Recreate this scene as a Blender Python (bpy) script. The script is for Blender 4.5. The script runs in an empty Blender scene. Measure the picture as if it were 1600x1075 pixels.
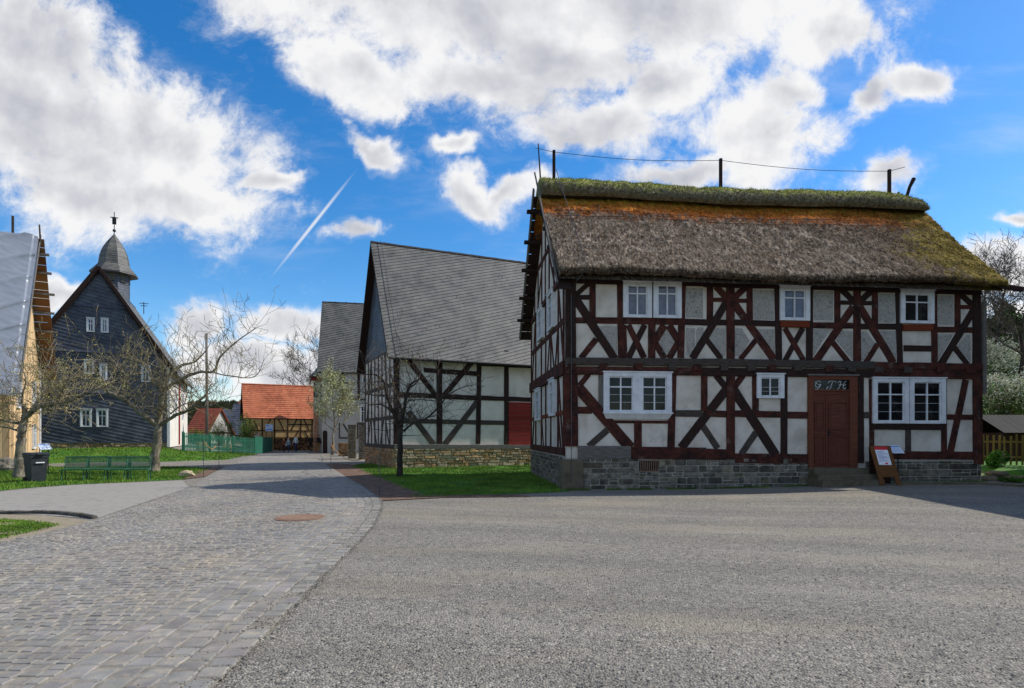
import bpy, bmesh, math, random
import numpy as np
from mathutils import Vector, noise
from mathutils.geometry import delaunay_2d_cdt
R = math.radians
rnd = random.Random(7)
SC = bpy.context.scene
COL = SC.collection

# ------------------------------------------------------------------ camera
CX, HY, FP, CH = 800.0, 680.0, 924.0, 1.65          # photo centre x, horizon y, focal length in px, eye height
cam = bpy.data.cameras.new('camera'); camo = bpy.data.objects.new('camera', cam); COL.objects.link(camo)
camo.location = (0, 0, CH); camo.rotation_euler = (R(90), 0, 0)
cam.sensor_width = 36; cam.lens = 36*FP/1600; cam.shift_y = (HY-537.5)/1600
cam.clip_start = .1; cam.clip_end = 2500
SC.camera = camo

# ------------------------------------------------------------------ world, sun, exposure
SUN_AZ, SUN_EL = 17.0, 44.6                         # degrees from +X towards +Y, elevation
SKY_STRENGTH, SUN_STRENGTH = 0.12, 4.0
SC.view_settings.view_transform = 'Standard'; SC.view_settings.look = 'None'
SC.view_settings.gamma = 1; SC.view_settings.exposure = 0.35
SC.render.engine = 'CYCLES'
sl = bpy.data.lights.new('sun', 'SUN'); sl.energy = SUN_STRENGTH; sl.angle = R(.5); sl.color = (1, .955, .88)
so = bpy.data.objects.new('sun', sl); COL.objects.link(so)
sd = Vector((math.cos(R(SUN_AZ))*math.cos(R(SUN_EL)), math.sin(R(SUN_AZ))*math.cos(R(SUN_EL)), math.sin(R(SUN_EL))))
so.rotation_euler = sd.to_track_quat('Z', 'Y').to_euler(); so.location = (60, 20, 60)

def lin(c):
    return tuple(((x/255)/12.92 if x/255 <= .04045 else (((x/255)+.055)/1.055)**2.4) for x in c[:3])
class NT:
    def __init__(s, nt): s.nt = nt; nt.nodes.clear()
    def n(s, t, _in=None, **kw):
        o = s.nt.nodes.new(t)
        for k, v in kw.items(): setattr(o, k, v)
        for k, v in (_in or {}).items():
            if hasattr(v, 'is_output') or isinstance(v, bpy.types.NodeSocket): s.nt.links.new(v, o.inputs[k])
            else: o.inputs[k].default_value = v
        return o
    def math(s, op, a, b=0.0, c=None, clamp=False):
        d = {0: a, 1: b}
        if c is not None: d[2] = c
        return s.n('ShaderNodeMath', d, operation=op, use_clamp=clamp).outputs[0]
    def mix(s, f, a, b, mode='MIX'):
        o = s.n('ShaderNodeMix', data_type='RGBA', blend_type=mode)
        for i, v in ((0, f), (6, a), (7, b)):
            if isinstance(v, bpy.types.NodeSocket): s.nt.links.new(v, o.inputs[i])
            else: o.inputs[i].default_value = v if i == 0 else (tuple(v)+(1,))[:4]
        return o.outputs[2]
    def ramp(s, f, stops, interp='LINEAR'):
        o = s.n('ShaderNodeValToRGB', {0: f}); cr = o.color_ramp; cr.interpolation = interp
        while len(cr.elements) < len(stops): cr.elements.new(.5)
        for e, (p, c) in zip(cr.elements, stops):
            e.position = p; e.color = (tuple(c)+(1,))[:4] if not isinstance(c, (int, float)) else (c, c, c, 1)
        return o.outputs[0]
    def sstep(s, x, lo, hi):
        return s.n('ShaderNodeMapRange', {0: x, 1: lo, 2: hi, 3: 0.0, 4: 1.0}, interpolation_type='SMOOTHSTEP').outputs[0]
    def noise(s, vec, scale, detail=4, rough=.55, dist=0.0):
        return s.n('ShaderNodeTexNoise', {'Vector': vec, 'Scale': scale, 'Detail': detail, 'Roughness': rough, 'Distortion': dist}).outputs[0]

def build_world():
    w = bpy.data.worlds.new('World'); SC.world = w; w.use_nodes = True
    T = NT(w.node_tree)
    sky = T.n('ShaderNodeTexSky', sky_type='NISHITA')
    sky.sun_disc = False; sky.sun_elevation = R(SUN_EL); sky.sun_rotation = R(90-SUN_AZ)
    sky.air_density = 1.0; sky.dust_density = .3; sky.ozone_density = 3.0
    hs = T.n('ShaderNodeHueSaturation', {'Hue': .502, 'Saturation': 1.38, 'Value': 1.12, 'Color': sky.outputs[0]})
    tc = T.n('ShaderNodeTexCoord').outputs['Generated']
    xyz = T.n('ShaderNodeSeparateXYZ', {0: tc})
    # clouds lie on a vault: directions are spread over x/y, z/y in front and folded behind
    ay = T.math('MAXIMUM', T.math('ABSOLUTE', xyz.outputs[1]), .06)
    u = T.math('DIVIDE', xyz.outputs[0], ay); v = T.math('DIVIDE', xyz.outputs[2], ay)
    p = T.n('ShaderNodeCombineXYZ', {0: u, 1: v, 2: 0.0}).outputs[0]
    wn = T.n('ShaderNodeTexNoise', {'Vector': p, 'Scale': 4.5, 'Detail': 4, 'Roughness': .6}).outputs['Color']
    wv = T.n('ShaderNodeVectorMath', {0: wn, 1: (.5, .5, .5)}, operation='SUBTRACT').outputs[0]
    wv = T.n('ShaderNodeVectorMath', {0: wv, 'Scale': .16}, operation='SCALE').outputs[0]
    pw = T.n('ShaderNodeVectorMath', {0: p, 1: wv}, operation='ADD').outputs[0]
    def ell(cx, cy, rx, ry, rot=0, vec=pw):
        m = T.n('ShaderNodeMapping', {'Vector': vec, 'Location': ((cx-CX)/FP, (HY-cy)/FP, 0), 'Rotation': (0, 0, R(-rot)), 'Scale': (rx/FP, ry/FP, 1)}, vector_type='TEXTURE').outputs[0]
        l = T.n('ShaderNodeVectorMath', {0: m}, operation='LENGTH').outputs['Value']
        return T.math('SUBTRACT', 1.0, l)
    E = [(60, 190, 350, 165, 22), (270, 205, 215, 100, 30), (40, 40, 130, 90, 10), (130, 300, 170, 60, 10), (300, 315, 185, 62, 5), (420, 280, 75, 26, -8), (60, 90, 150, 90, 20),
         (640, -30, 480, 150, 12), (1000, 0, 420, 130, -3), (560, 110, 150, 62, 25), (760, 130, 230, 85, 12), (900, 200, 130, 40, 0),
         (1290, 45, 110, 85, 0), (1190, 200, 110, 100, -25), (1060, 265, 140, 32, -8), (1230, 150, 70, 60, 0), (1040, 120, 130, 60, -30), (930, 190, 150, 60, 0), (880, 90, 260, 90, 0),
         (1435, 130, 70, 38, 5), (1360, 160, 60, 36, -30), (1385, 285, 75, 36, -8), (700, 237, 48, 18, 0), (735, 305, 70, 34, 20), (800, 300, 70, 30, -30),
         (545, 368, 62, 24, -15), (440, 505, 105, 30, 2), (370, 560, 130, 40, 8), (95, 448, 62, 32, 0), (300, 512, 60, 34, 0), (480, 590, 120, 60, 0),
         (1590, 338, 42, 12, -15), (1580, 425, 90, 48, 0), (592, 225, 60, 26, 50), (1640, 520, 160, 60, 0)]
    d = None
    for e in E:
        o = ell(*e); d = o if d is None else T.math('SMOOTH_MAX', d, o, .12)
    f1 = T.noise(p, 4.2, 10, .66, .35); f2 = T.noise(p, 13, 9, .72, .4)
    dens = T.math('ADD', d, T.math('MULTIPLY', T.math('SUBTRACT', f1, .5), 2.3))
    dens = T.math('ADD', dens, T.math('MULTIPLY', T.math('SUBTRACT', f2, .5), 1.25))
    # behind the camera and overhead: ordinary broken cloud
    back = T.math('ADD', T.math('MULTIPLY', T.math('SUBTRACT', T.noise(tc, 2.2, 8, .6), .5), 2.6), .05)
    isb = T.math('GREATER_THAN', 0.06, xyz.outputs[1])
    dens = T.math('ADD', T.math('MULTIPLY', dens, T.math('SUBTRACT', 1.0, isb)), T.math('MULTIPLY', back, isb))
    a = T.sstep(dens, -.12, .52)
    a = T.math('MAXIMUM', a, T.math('MULTIPLY', T.sstep(T.math('ADD', dens, T.math('MULTIPLY', T.math('SUBTRACT', T.noise(T.n('ShaderNodeMapping', {'Vector': pw, 'Rotation': (0, 0, R(35)), 'Scale': (1, 3, 1)}).outputs[0], 7, 9, .7), .5), 1.5)), -.32, .75), .45))
    trail = T.math('MULTIPLY', T.sstep(ell(489, 351, 118, 4.2, -51.5, p), 0.0, .9), .75)
    a = T.math('MAXIMUM', a, trail)
    thin = T.math('MULTIPLY', T.sstep(T.noise(T.n('ShaderNodeMapping', {'Vector': p, 'Rotation': (0, 0, R(-25)), 'Scale': (1, 4, 1)}).outputs[0], 2.2, 6, .6), .5, .8), .28)
    a = T.math('MAXIMUM', a, thin)
    # lit tops, greyer thick bellies
    sh = T.n('ShaderNodeVectorMath', {0: p, 1: (.035, .03, 0)}, operation='ADD').outputs[0]
    f3 = T.noise(sh, 4.2, 5, .6, .2); f4 = T.noise(p, 4.2, 5, .6, .2)
    lit = T.math('MULTIPLY', T.math('SUBTRACT', f4, f3), 1.2)
    belly = T.sstep(T.math('ADD', d, T.math('MULTIPLY', T.math('SUBTRACT', T.noise(p, 2.6, 5, .55), .5), 1.3)), .1, 1.0)
    k = T.math('ADD', T.math('SUBTRACT', 1.04, T.math('MULTIPLY', belly, .34)), lit, clamp=True)
    cc = T.ramp(k, [(0, lin((138, 143, 160))), (.45, lin((176, 180, 194))), (.72, lin((214, 215, 221))), (1, lin((248, 248, 249)))])
    cc = T.n('ShaderNodeVectorMath', {0: cc, 'Scale': .98/SKY_STRENGTH/1.27}, operation='SCALE').outputs[0]
    m = T.mix(a, hs.outputs[0], cc)
    bg = T.n('ShaderNodeBackground', {0: m, 1: SKY_STRENGTH})
    out = T.n('ShaderNodeOutputWorld', {0: bg.outputs[0]})
build_world()

# ------------------------------------------------------------------ terrain and pixel helpers
def ss(a, b, x):
    t = min(1, max(0, (x-a)/(b-a))); return t*t*(3-2*t)
def g(x, y):
    h = .7*ss(27, 44, y)*ss(0, 8, (-5.5-.31*y)-x)
    h += .15*ss(5, 14, x)*ss(10, 17, y)
    h += .38*ss(15.6, 16.8, x)*ss(19.4, 21.2, y)
    h += 5.2*ss(26, 40, y)*ss(17, 23, x)
    return h
def ray(px, py): return Vector(((px-CX)/FP, 1, (HY-py)/FP))
def G(px, py):
    d = ray(px, py); Z = 20.
    for _ in range(60):
        h = g(d.x*Z, Z)
        Z += .6*((h-CH)/d.z-Z) if d.z < 0 else 0
    return (d.x*Z, Z)
def W(px, py, Z):
    d = ray(px, py)*Z; return Vector((d.x, Z, CH+d.z))
def crop(ox, oy, s): return lambda x, y: (ox+x/s, oy+y/s)

# ------------------------------------------------------------------ mesh collector
class MB:
    def __init__(s): s.v = []; s.f = []; s.uv = []; s.c = []; s.m = []
    def face(s, pts, uv=None, c=(1, 1, 1), m=0):
        b = len(s.v); s.v.extend([tuple(p) for p in pts]); s.f.append(tuple(range(b, b+len(pts))))
        s.uv.append(uv if uv else [(0, 0)]*len(pts)); s.c.append(c); s.m.append(m)
    def mesh(s, vs, fs, c=(1, 1, 1), m=0):
        b = len(s.v); s.v.extend([tuple(p) for p in vs])
        for f in fs: s.f.append(tuple(i+b for i in f)); s.uv.append([(0, 0)]*len(f)); s.c.append(c); s.m.append(m)
    def abox(s, O, U, V, N, a, b, c, col=(1, 1, 1), m=0, uvo=None, bev=0.0):
        O = Vector(O); P = lambda i, j, k: O+U*a[i]+V*b[j]+N*c[k]
        if uvo is None: uvo = (rnd.random()*20, rnd.random()*20)
        q = [((0,0,1),(1,0,1),(1,1,1),(0,1,1), 'ab'), ((1,0,0),(0,0,0),(0,1,0),(1,1,0), 'ab'), ((0,0,0),(0,0,1),(0,1,1),(0,1,0), 'cb'),
             ((1,0,1),(1,0,0),(1,1,0),(1,1,1), 'cb'), ((0,1,1),(1,1,1),(1,1,0),(0,1,0), 'ac'), ((0,0,0),(1,0,0),(1,0,1),(0,0,1), 'ac')]
        for *cs, ax in q:
            pts = [P(*t) for t in cs]
            co = {'a': lambda t: a[t[0]], 'b': lambda t: b[t[1]], 'c': lambda t: c[t[2]]}
            s.face(pts, [(co[ax[0]](t)+uvo[0], co[ax[1]](t)+uvo[1]) for t in cs], col, m)
    def box(s, x0, x1, y0, y1, z0, z1, **k):
        s.abox((0, 0, 0), Vector((1, 0, 0)), Vector((0, 0, 1)), Vector((0, -1, 0)), (x0, x1), (z0, z1), (-y1, -y0), **k)
    def beam(s, p0, p1, w, N, proud, back=.03, wob=0.0, col=(1, 1, 1), w1=None):
        p0, p1 = Vector(p0), Vector(p1); d = p1-p0; L = d.length; d.normalize(); S = d.cross(N).normalized()
        n = max(1, int(L/.5)); uo = rnd.random()*30; vo = rnd.random()*30; w1 = w1 or w
        b = len(s.v); o1 = o2 = 0
        for i in range(n+1):
            t = i/n
            if wob: o1 = rnd.uniform(-wob, wob); o2 = rnd.uniform(-wob, wob)
            hw = (w+(w1-w)*t)/2; c = p0+d*L*t; ch = min(.012, proud*.4)
            for q in (c+S*(hw+o1)-N*back, c+S*(hw+o1)+N*(proud-ch), c+S*(hw+o1-ch)+N*proud, c-S*(hw+o2-ch)+N*proud, c-S*(hw+o2)+N*(proud-ch), c-S*(hw+o2)-N*back):
                s.v.append(tuple(q))
        vv = [0, .05, .06, .06+w, .07+w, .12+w]
        for i in range(n):
            for k in range(5):
                s.f.append((b+6*i+k, b+6*i+k+1, b+6*i+k+7, b+6*i+k+6))
                l0, l1 = L*i/n+uo, L*(i+1)/n+uo
                s.uv.append([(l0, vv[k]+vo), (l0, vv[k+1]+vo), (l1, vv[k+1]+vo), (l1, vv[k]+vo)]); s.c.append(col); s.m.append(0)
        for e in (0, n):
            s.f.append(tuple(b+6*e+k for k in (range(6) if e else range(5, -1, -1)))); s.uv.append([(uo, vo)]*6); s.c.append(col); s.m.append(0)
    def tube(s, pts, rad, n=6, col=(1, 1, 1), m=0, cap=True):
        pts = [Vector(p) for p in pts]
        if not isinstance(rad, (list, tuple)): rad = [rad]*len(pts)
        b = len(s.v); a = Vector((.31, .17, .93))
        for i, p in enumerate(pts):
            d = (pts[min(i+1, len(pts)-1)]-pts[max(i-1, 0)])
            if d.length < 1e-7: d = Vector((0, 0, 1))
            d.normalize(); x = d.cross(a)
            if x.length < .05: x = d.cross(Vector((1, 0, 0)))
            x.normalize(); y = d.cross(x)
            for k in range(n):
                t = 2*math.pi*k/n; s.v.append(tuple(p+(x*math.cos(t)+y*math.sin(t))*rad[i]))
        L = 0
        for i in range(len(pts)-1):
            dl = (pts[i+1]-pts[i]).length
            for k in range(n):
                k2 = (k+1) % n
                s.f.append((b+i*n+k, b+i*n+k2, b+(i+1)*n+k2, b+(i+1)*n+k)); s.uv.append([(L, k/n), (L, (k+1)/n), (L+dl, (k+1)/n), (L+dl, k/n)]); s.c.append(col); s.m.append(m)
            L += dl
        if cap and n > 2:
            s.f.append(tuple(b+k for k in range(n-1, -1, -1))); s.uv.append([(0, 0)]*n); s.c.append(col); s.m.append(m)
            e = b+(len(pts)-1)*n; s.f.append(tuple(e+k for k in range(n))); s.uv.append([(0, 0)]*n); s.c.append(col); s.m.append(m)
    def lathe(s, c, prof, n=16, col=(1, 1, 1), m=0, ph=0):
        b = len(s.v)
        for r, z in prof:
            for k in range(n): t = 2*math.pi*k/n+ph; s.v.append((c[0]+r*math.cos(t), c[1]+r*math.sin(t), c[2]+z))
        for i in range(len(prof)-1):
            for k in range(n):
                k2 = (k+1) % n; s.f.append((b+i*n+k, b+i*n+k2, b+(i+1)*n+k2, b+(i+1)*n+k)); s.uv.append([(0, 0)]*4); s.c.append(col); s.m.append(m)
        s.f.append(tuple(b+k for k in range(n-1, -1, -1))); s.uv.append([(0, 0)]*n); s.c.append(col); s.m.append(m)
        e = b+(len(prof)-1)*n; s.f.append(tuple(e+k for k in range(n))); s.uv.append([(0, 0)]*n); s.c.append(col); s.m.append(m)
    def build(s, name, mats, parent=None, smooth=False):
        me = bpy.data.meshes.new(name)
        me.from_pydata(s.v, [], s.f)
        mats = mats if isinstance(mats, (list, tuple)) else [mats]
        for m in mats: me.materials.append(m)
        nl = len(me.loops)
        uv = np.array([q for f in s.uv for q in f], dtype=np.float32)
        if len(uv) == nl:
            l = me.uv_layers.new(name='UVMap'); l.data.foreach_set('uv', uv.ravel())
        cnt = np.array([len(f) for f in s.f]); c = np.repeat(np.array([tuple(q)+(1,) for q in s.c], dtype=np.float32), cnt, axis=0)
        if len(c) == nl:
            ca = me.color_attributes.new('Col', 'FLOAT_COLOR', 'CORNER'); ca.data.foreach_set('color', c.ravel())
        if len(mats) > 1: me.polygons.foreach_set('material_index', np.array(s.m, dtype=np.int32))
        if smooth: me.polygons.foreach_set('use_smooth', np.ones(len(me.polygons), dtype=bool))
        me.update()
        o = bpy.data.objects.new(name, me); COL.objects.link(o)
        if parent: o.parent = parent
        return o
def tag(o, label=None, cat=None, group=None, kind=None):
    for k, v in (('label', label), ('category', cat), ('group', group), ('kind', kind)):
        if v: o[k] = v
    return o
def thing(name, label, cat, loc=(0, 0, 0), rz=0, group=None):
    o = bpy.data.objects.new(name, None); COL.objects.link(o); o.location = loc; o.rotation_euler = (0, 0, rz)
    o.empty_display_size = .3
    return tag(o, label, cat, group)
def copy_thing(o, parent=None, loc=None, rz=None, label=None):
    c = o.copy(); COL.objects.link(c)
    if parent: c.parent = parent
    if loc is not None: c.location = loc
    if rz is not None: c.rotation_euler = (0, 0, rz)
    if label: c['label'] = label
    for ch in list(o.children): copy_thing(ch, c)
    return c
X, Y, Zv = Vector((1, 0, 0)), Vector((0, 1, 0)), Vector((0, 0, 1))
class Frame:                                     # a building's own axes: u along the front, v into the house, z up
    def __init__(s, x, y, phi, z=None):
        s.o = Vector((x, y, g(x, y) if z is None else z)); s.phi = R(phi)
        s.U = Vector((math.cos(s.phi), math.sin(s.phi), 0)); s.V = Vector((-math.sin(s.phi), math.cos(s.phi), 0))
    def uz(s, px, py, v=0.0):                    # a point of the photo laid on the front plane
        d = ray(px, py); o = s.o+s.V*v-Vector((0, 0, CH)); t = o.dot(s.V)/d.dot(s.V); p = d*t-o
        return p.dot(s.U), p.z
    def vz(s, px, py, u=0.0):                    # ... on a plane across the house
        d = ray(px, py); o = s.o+s.U*u-Vector((0, 0, CH)); t = o.dot(s.U)/d.dot(s.U); p = d*t-o
        return p.dot(s.V), p.z
    def thing(s, name, label, cat, group=None): return thing(name, label, cat, s.o, s.phi, group)

# ------------------------------------------------------------------ materials
def noisy(name, stops, scale=4, stretch=(1, 1, 1), rough=.85, bump=.3, bdist=.02, coord='Object', detail=6, vc=False, spots=None, spec=.3, dist=0.0, metal=0.0, bscale=None):
    m = bpy.data.materials.new(name); m.use_nodes = True; T = NT(m.node_tree)
    tc = T.n('ShaderNodeTexCoord').outputs[coord]
    v = T.n('ShaderNodeMapping', {'Vector': tc, 'Scale': stretch}).outputs[0]
    f = T.noise(v, scale, detail, .62, dist)
    f = T.sstep(f, .25, .75)
    n = len(stops)
    c = T.ramp(f, [(i/(n-1), lin(q)) for i, q in enumerate(stops)])
    if spots:
        for (col, sc, lo, hi, amt) in spots:
            sp = T.noise(tc, sc, 5, .65); c = T.mix(T.math('MULTIPLY', T.sstep(sp, lo, hi), amt), c, lin(col))
    if vc:
        at = T.n('ShaderNodeAttribute', attribute_name='Col').outputs['Color']; c = T.mix(1.0, c, at, 'MULTIPLY')
    b = T.n('ShaderNodeBsdfPrincipled', {'Base Color': c, 'Roughness': rough, 'Specular IOR Level': spec, 'Metallic': metal})
    if bump:
        hn = T.noise(v, bscale or scale*2.5, 6, .65)
        bp = T.n('ShaderNodeBump', {'Height': hn, 'Strength': bump, 'Distance': bdist}); T.nt.links.new(bp.outputs[0], b.inputs['Normal'])
    T.n('ShaderNodeOutputMaterial', {0: b.outputs[0]})
    return m
def grain(name, stops, vc=False, **k):
    d = dict(scale=6, stretch=(.7, 9, 1), coord='UV', bump=.5, bdist=.015, rough=.85, spec=.2); d.update(k)
    return noisy(name, stops, vc=vc, **d)
M = {}
M['plaster'] = noisy('plaster', [(184, 173, 158), (206, 196, 182), (217, 209, 197)], 1.6, bump=.25, bdist=.01, bscale=30, spots=[((150, 138, 122), 1.1, .5, .72, .55), ((126, 116, 102), 3.7, .6, .72, .35)])
M['scratch'] = noisy('scratched_plaster', [(122, 117, 110), (176, 170, 160), (130, 125, 117)], 5.5, bump=1.0, bdist=.03, detail=2, dist=2.5, bscale=9)
M['plaster_edge'] = noisy('plaster_edge', [(200, 192, 180), (214, 207, 197)], 3, bump=.2)
M['white'] = noisy('white_paint', [(200, 200, 202), (226, 226, 226)], 5, bump=.15, rough=.55, spots=[((160, 158, 154), 6, .58, .72, .5)])
M['red_timber'] = grain('red_timber', [(36, 20, 17), (68, 34, 27), (92, 48, 38), (60, 36, 30)], spots=[((26, 20, 18), 2.2, .42, .65, .8), ((104, 92, 84), 3.1, .56, .72, .6)])
M['grey_timber'] = grain('weathered_timber', [(30, 25, 22), (60, 52, 47), (84, 75, 68), (48, 38, 34)])
M['dark_timber'] = grain('dark_timber', [(28, 18, 16), (48, 33, 29), (68, 50, 44)], spots=[((66, 32, 26), 2.5, .5, .7, .5)])
M['orange_timber'] = grain('orange_timber', [(92, 42, 24), (128, 60, 34)])
M['grey_beam'] = grain('grey_beam', [(70, 66, 62), (104, 99, 93), (126, 120, 112)])
M['pine'] = grain('pine_boards', [(168, 128, 84), (206, 170, 122), (220, 190, 148), (150, 110, 70)], vc=True)
M['red_boards'] = grain('red_boards', [(112, 36, 32), (142, 50, 44), (112, 38, 34)], vc=True)
M['door'] = grain('door_paint', [(80, 44, 34), (102, 58, 46), (112, 68, 54)], scale=3)
M['door_frame'] = grain('door_frame', [(90, 50, 36), (120, 72, 52)], scale=3)
M['stone'] = noisy('grey_stone', [(66, 61, 54), (108, 102, 92), (136, 128, 114)], 5, bump=.8, bdist=.03, vc=True, spots=[((92, 88, 54), 2.0, .55, .7, .5)])
M['warm_stone'] = noisy('warm_stone', [(150, 128, 92), (186, 168, 136), (206, 190, 160)], 5, bump=.8, bdist=.03, vc=True)
M['mortar'] = noisy('mortar', [(138, 132, 122), (168, 162, 150)], 9, bump=.6)
M['warm_mortar'] = noisy('warm_mortar', [(122, 96, 66), (160, 132, 96)], 9, bump=.6)
M['sandstone'] = noisy('sandstone', [(76, 68, 54), (104, 94, 76), (86, 80, 68)], 3, bump=.5, spots=[((70, 72, 44), 1.6, .5, .7, .6)])
M['slate'] = noisy('slate', [(78, 77, 74), (98, 96, 91), (110, 107, 100)], 1.2, bump=.2, vc=True, rough=.6, spec=.4)
M['slate_dark'] = noisy('dark_slate', [(52, 56, 64), (72, 76, 85), (86, 90, 98)], 1.2, bump=.2, vc=True, rough=.55, spec=.4)
M['tile'] = noisy('clay_tile', [(146, 82, 56), (170, 98, 68), (182, 112, 80)], .8, bump=.2, vc=True)
M['tile_old'] = noisy('old_clay_tile', [(112, 56, 42), (146, 76, 54), (110, 66, 50)], 1.2, bump=.3, vc=True)
M['glass'] = noisy('window_glass', [(8, 9, 10), (16, 16, 18)], 2, bump=.12, rough=.05, spec=.28, spots=[((52, 50, 48), 2.3, .52, .66, .8)])
M['glass_pale'] = noisy('curtained_glass', [(62, 70, 88), (96, 102, 118)], 4, bump=.03, rough=.12, spec=.6)  # panes coloured a mottled pale blue-grey all over
M['metal'] = noisy('grey_metal', [(70, 72, 74), (96, 98, 100)], 6, bump=.1, rough=.4, metal=.8)
M['black_metal'] = noisy('black_metal', [(18, 18, 20), (30, 30, 33)], 6, bump=.1, rough=.5)
M['tarp'] = noisy('tarpaulin', [(124, 129, 138), (134, 139, 148)], 1.0, bump=0, rough=.22, spec=.6)
M['bark'] = noisy('bark', [(66, 57, 48), (122, 112, 98), (156, 147, 128)], 7, stretch=(1, 1, .4), bump=1.0, bdist=.04, spots=[((128, 128, 72), 5, .5, .7, .6)])
M['bark_dark'] = noisy('dark_bark', [(32, 27, 24), (56, 48, 42), (72, 62, 52)], 7, stretch=(1, 1, .4), bump=1.0, bdist=.04)
M['twig'] = noisy('twig', [(92, 80, 62), (132, 120, 92), (150, 140, 106)], 6, bump=0, vc=True)
M['twig_dark'] = noisy('dark_twig', [(72, 62, 54), (108, 94, 82)], 6, bump=0, vc=True)
M['leafbud'] = noisy('buds', [(150, 148, 72), (180, 176, 104)], 6, bump=0, vc=True)
M['blossom'] = noisy('blossom', [(206, 204, 186), (232, 230, 216)], 6, bump=0, vc=True)
M['leaf'] = noisy('leaf', [(34, 56, 18), (66, 96, 30), (86, 112, 40)], 3, bump=0, vc=True)
M['grassblade'] = noisy('grass_blade', [(60, 92, 24), (84, 122, 32), (108, 142, 46)], .9, bump=0, vc=True, rough=.7)
M['lawn'] = noisy('lawn', [(40, 84, 14), (62, 110, 20), (80, 118, 30)], 1.4, bump=.8, bdist=.05, bscale=14, spots=[((110, 100, 60), 1.3, .60, .75, .5)])
M['soil'] = noisy('soil', [(74, 56, 46), (108, 84, 68), (126, 102, 84)], 3, bump=1.0, bdist=.05, bscale=16)
M['path'] = noisy('path_gravel', [(122, 118, 110), (146, 141, 132), (132, 128, 120)], 3, stretch=(1, 1, 1), bump=.5, bdist=.01, bscale=60)
M['grout'] = noisy('sandy_joint', [(98, 94, 87), (142, 134, 120), (110, 105, 96)], 2.5, bump=.8, bdist=.015, bscale=50)
M['sett'] = noisy('basalt_sett', [(112, 110, 107), (130, 128, 124), (142, 139, 133)], 4, bump=.5, bdist=.012, bscale=40, vc=True, rough=.7, spots=[((166, 154, 132), 9.0, .5, .7, .55), ((158, 148, 128), 1.1, .5, .7, .4)])
M['pebble'] = noisy('pebble', [(120, 118, 112), (150, 147, 140)], 20, bump=0, vc=True)
M['earth'] = noisy('field', [(74, 92, 38), (98, 108, 54), (92, 88, 56)], .05, bump=.6, bdist=.1, bscale=2)
M['green_paint'] = grain('green_paint', [(36, 88, 70), (48, 108, 86), (56, 116, 94)], vc=True, scale=2)
M['ochre'] = noisy('ochre_infill', [(176, 140, 88), (204, 170, 116)], 2, bump=.2)
M['fence_wood'] = grain('mossy_fence_wood', [(72, 62, 28), (112, 98, 48), (128, 114, 60)], vc=True)
M['old_board'] = grain('old_boards', [(26, 25, 24), (42, 40, 38), (54, 51, 48)], vc=True)
M['barrel'] = grain('barrel_wood', [(118, 98, 74), (160, 138, 108)], vc=True)
M['rope'] = noisy('rope', [(170, 112, 58), (200, 140, 80)], 20, bump=.3)
M['log'] = noisy('cut_log', [(92, 68, 48), (140, 110, 78)], 5, bump=.3, vc=True)
M['bin'] = noisy('bin_plastic', [(42, 45, 50), (54, 57, 62)], 4, bump=.1, rough=.45)
M['wire_green'] = noisy('green_wire', [(44, 84, 62), (60, 104, 78)], 6, bump=0, rough=.45)
M['signwood'] = grain('sign_wood', [(88, 56, 30), (118, 78, 44)])
M['forest'] = noisy('forest', [(44, 50, 30), (74, 72, 46), (92, 86, 60)], .5, bump=1.0, bdist=1.5, vc=True)
M['rust'] = noisy('rusty_iron', [(112, 88, 72), (142, 112, 92)], 12, bump=.6, bdist=.01)
def flat(name, c, rough=.7): return noisy(name, [c, tuple(min(255, int(x*1.08)+2) for x in c)], 8, bump=.05, rough=rough)

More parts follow.
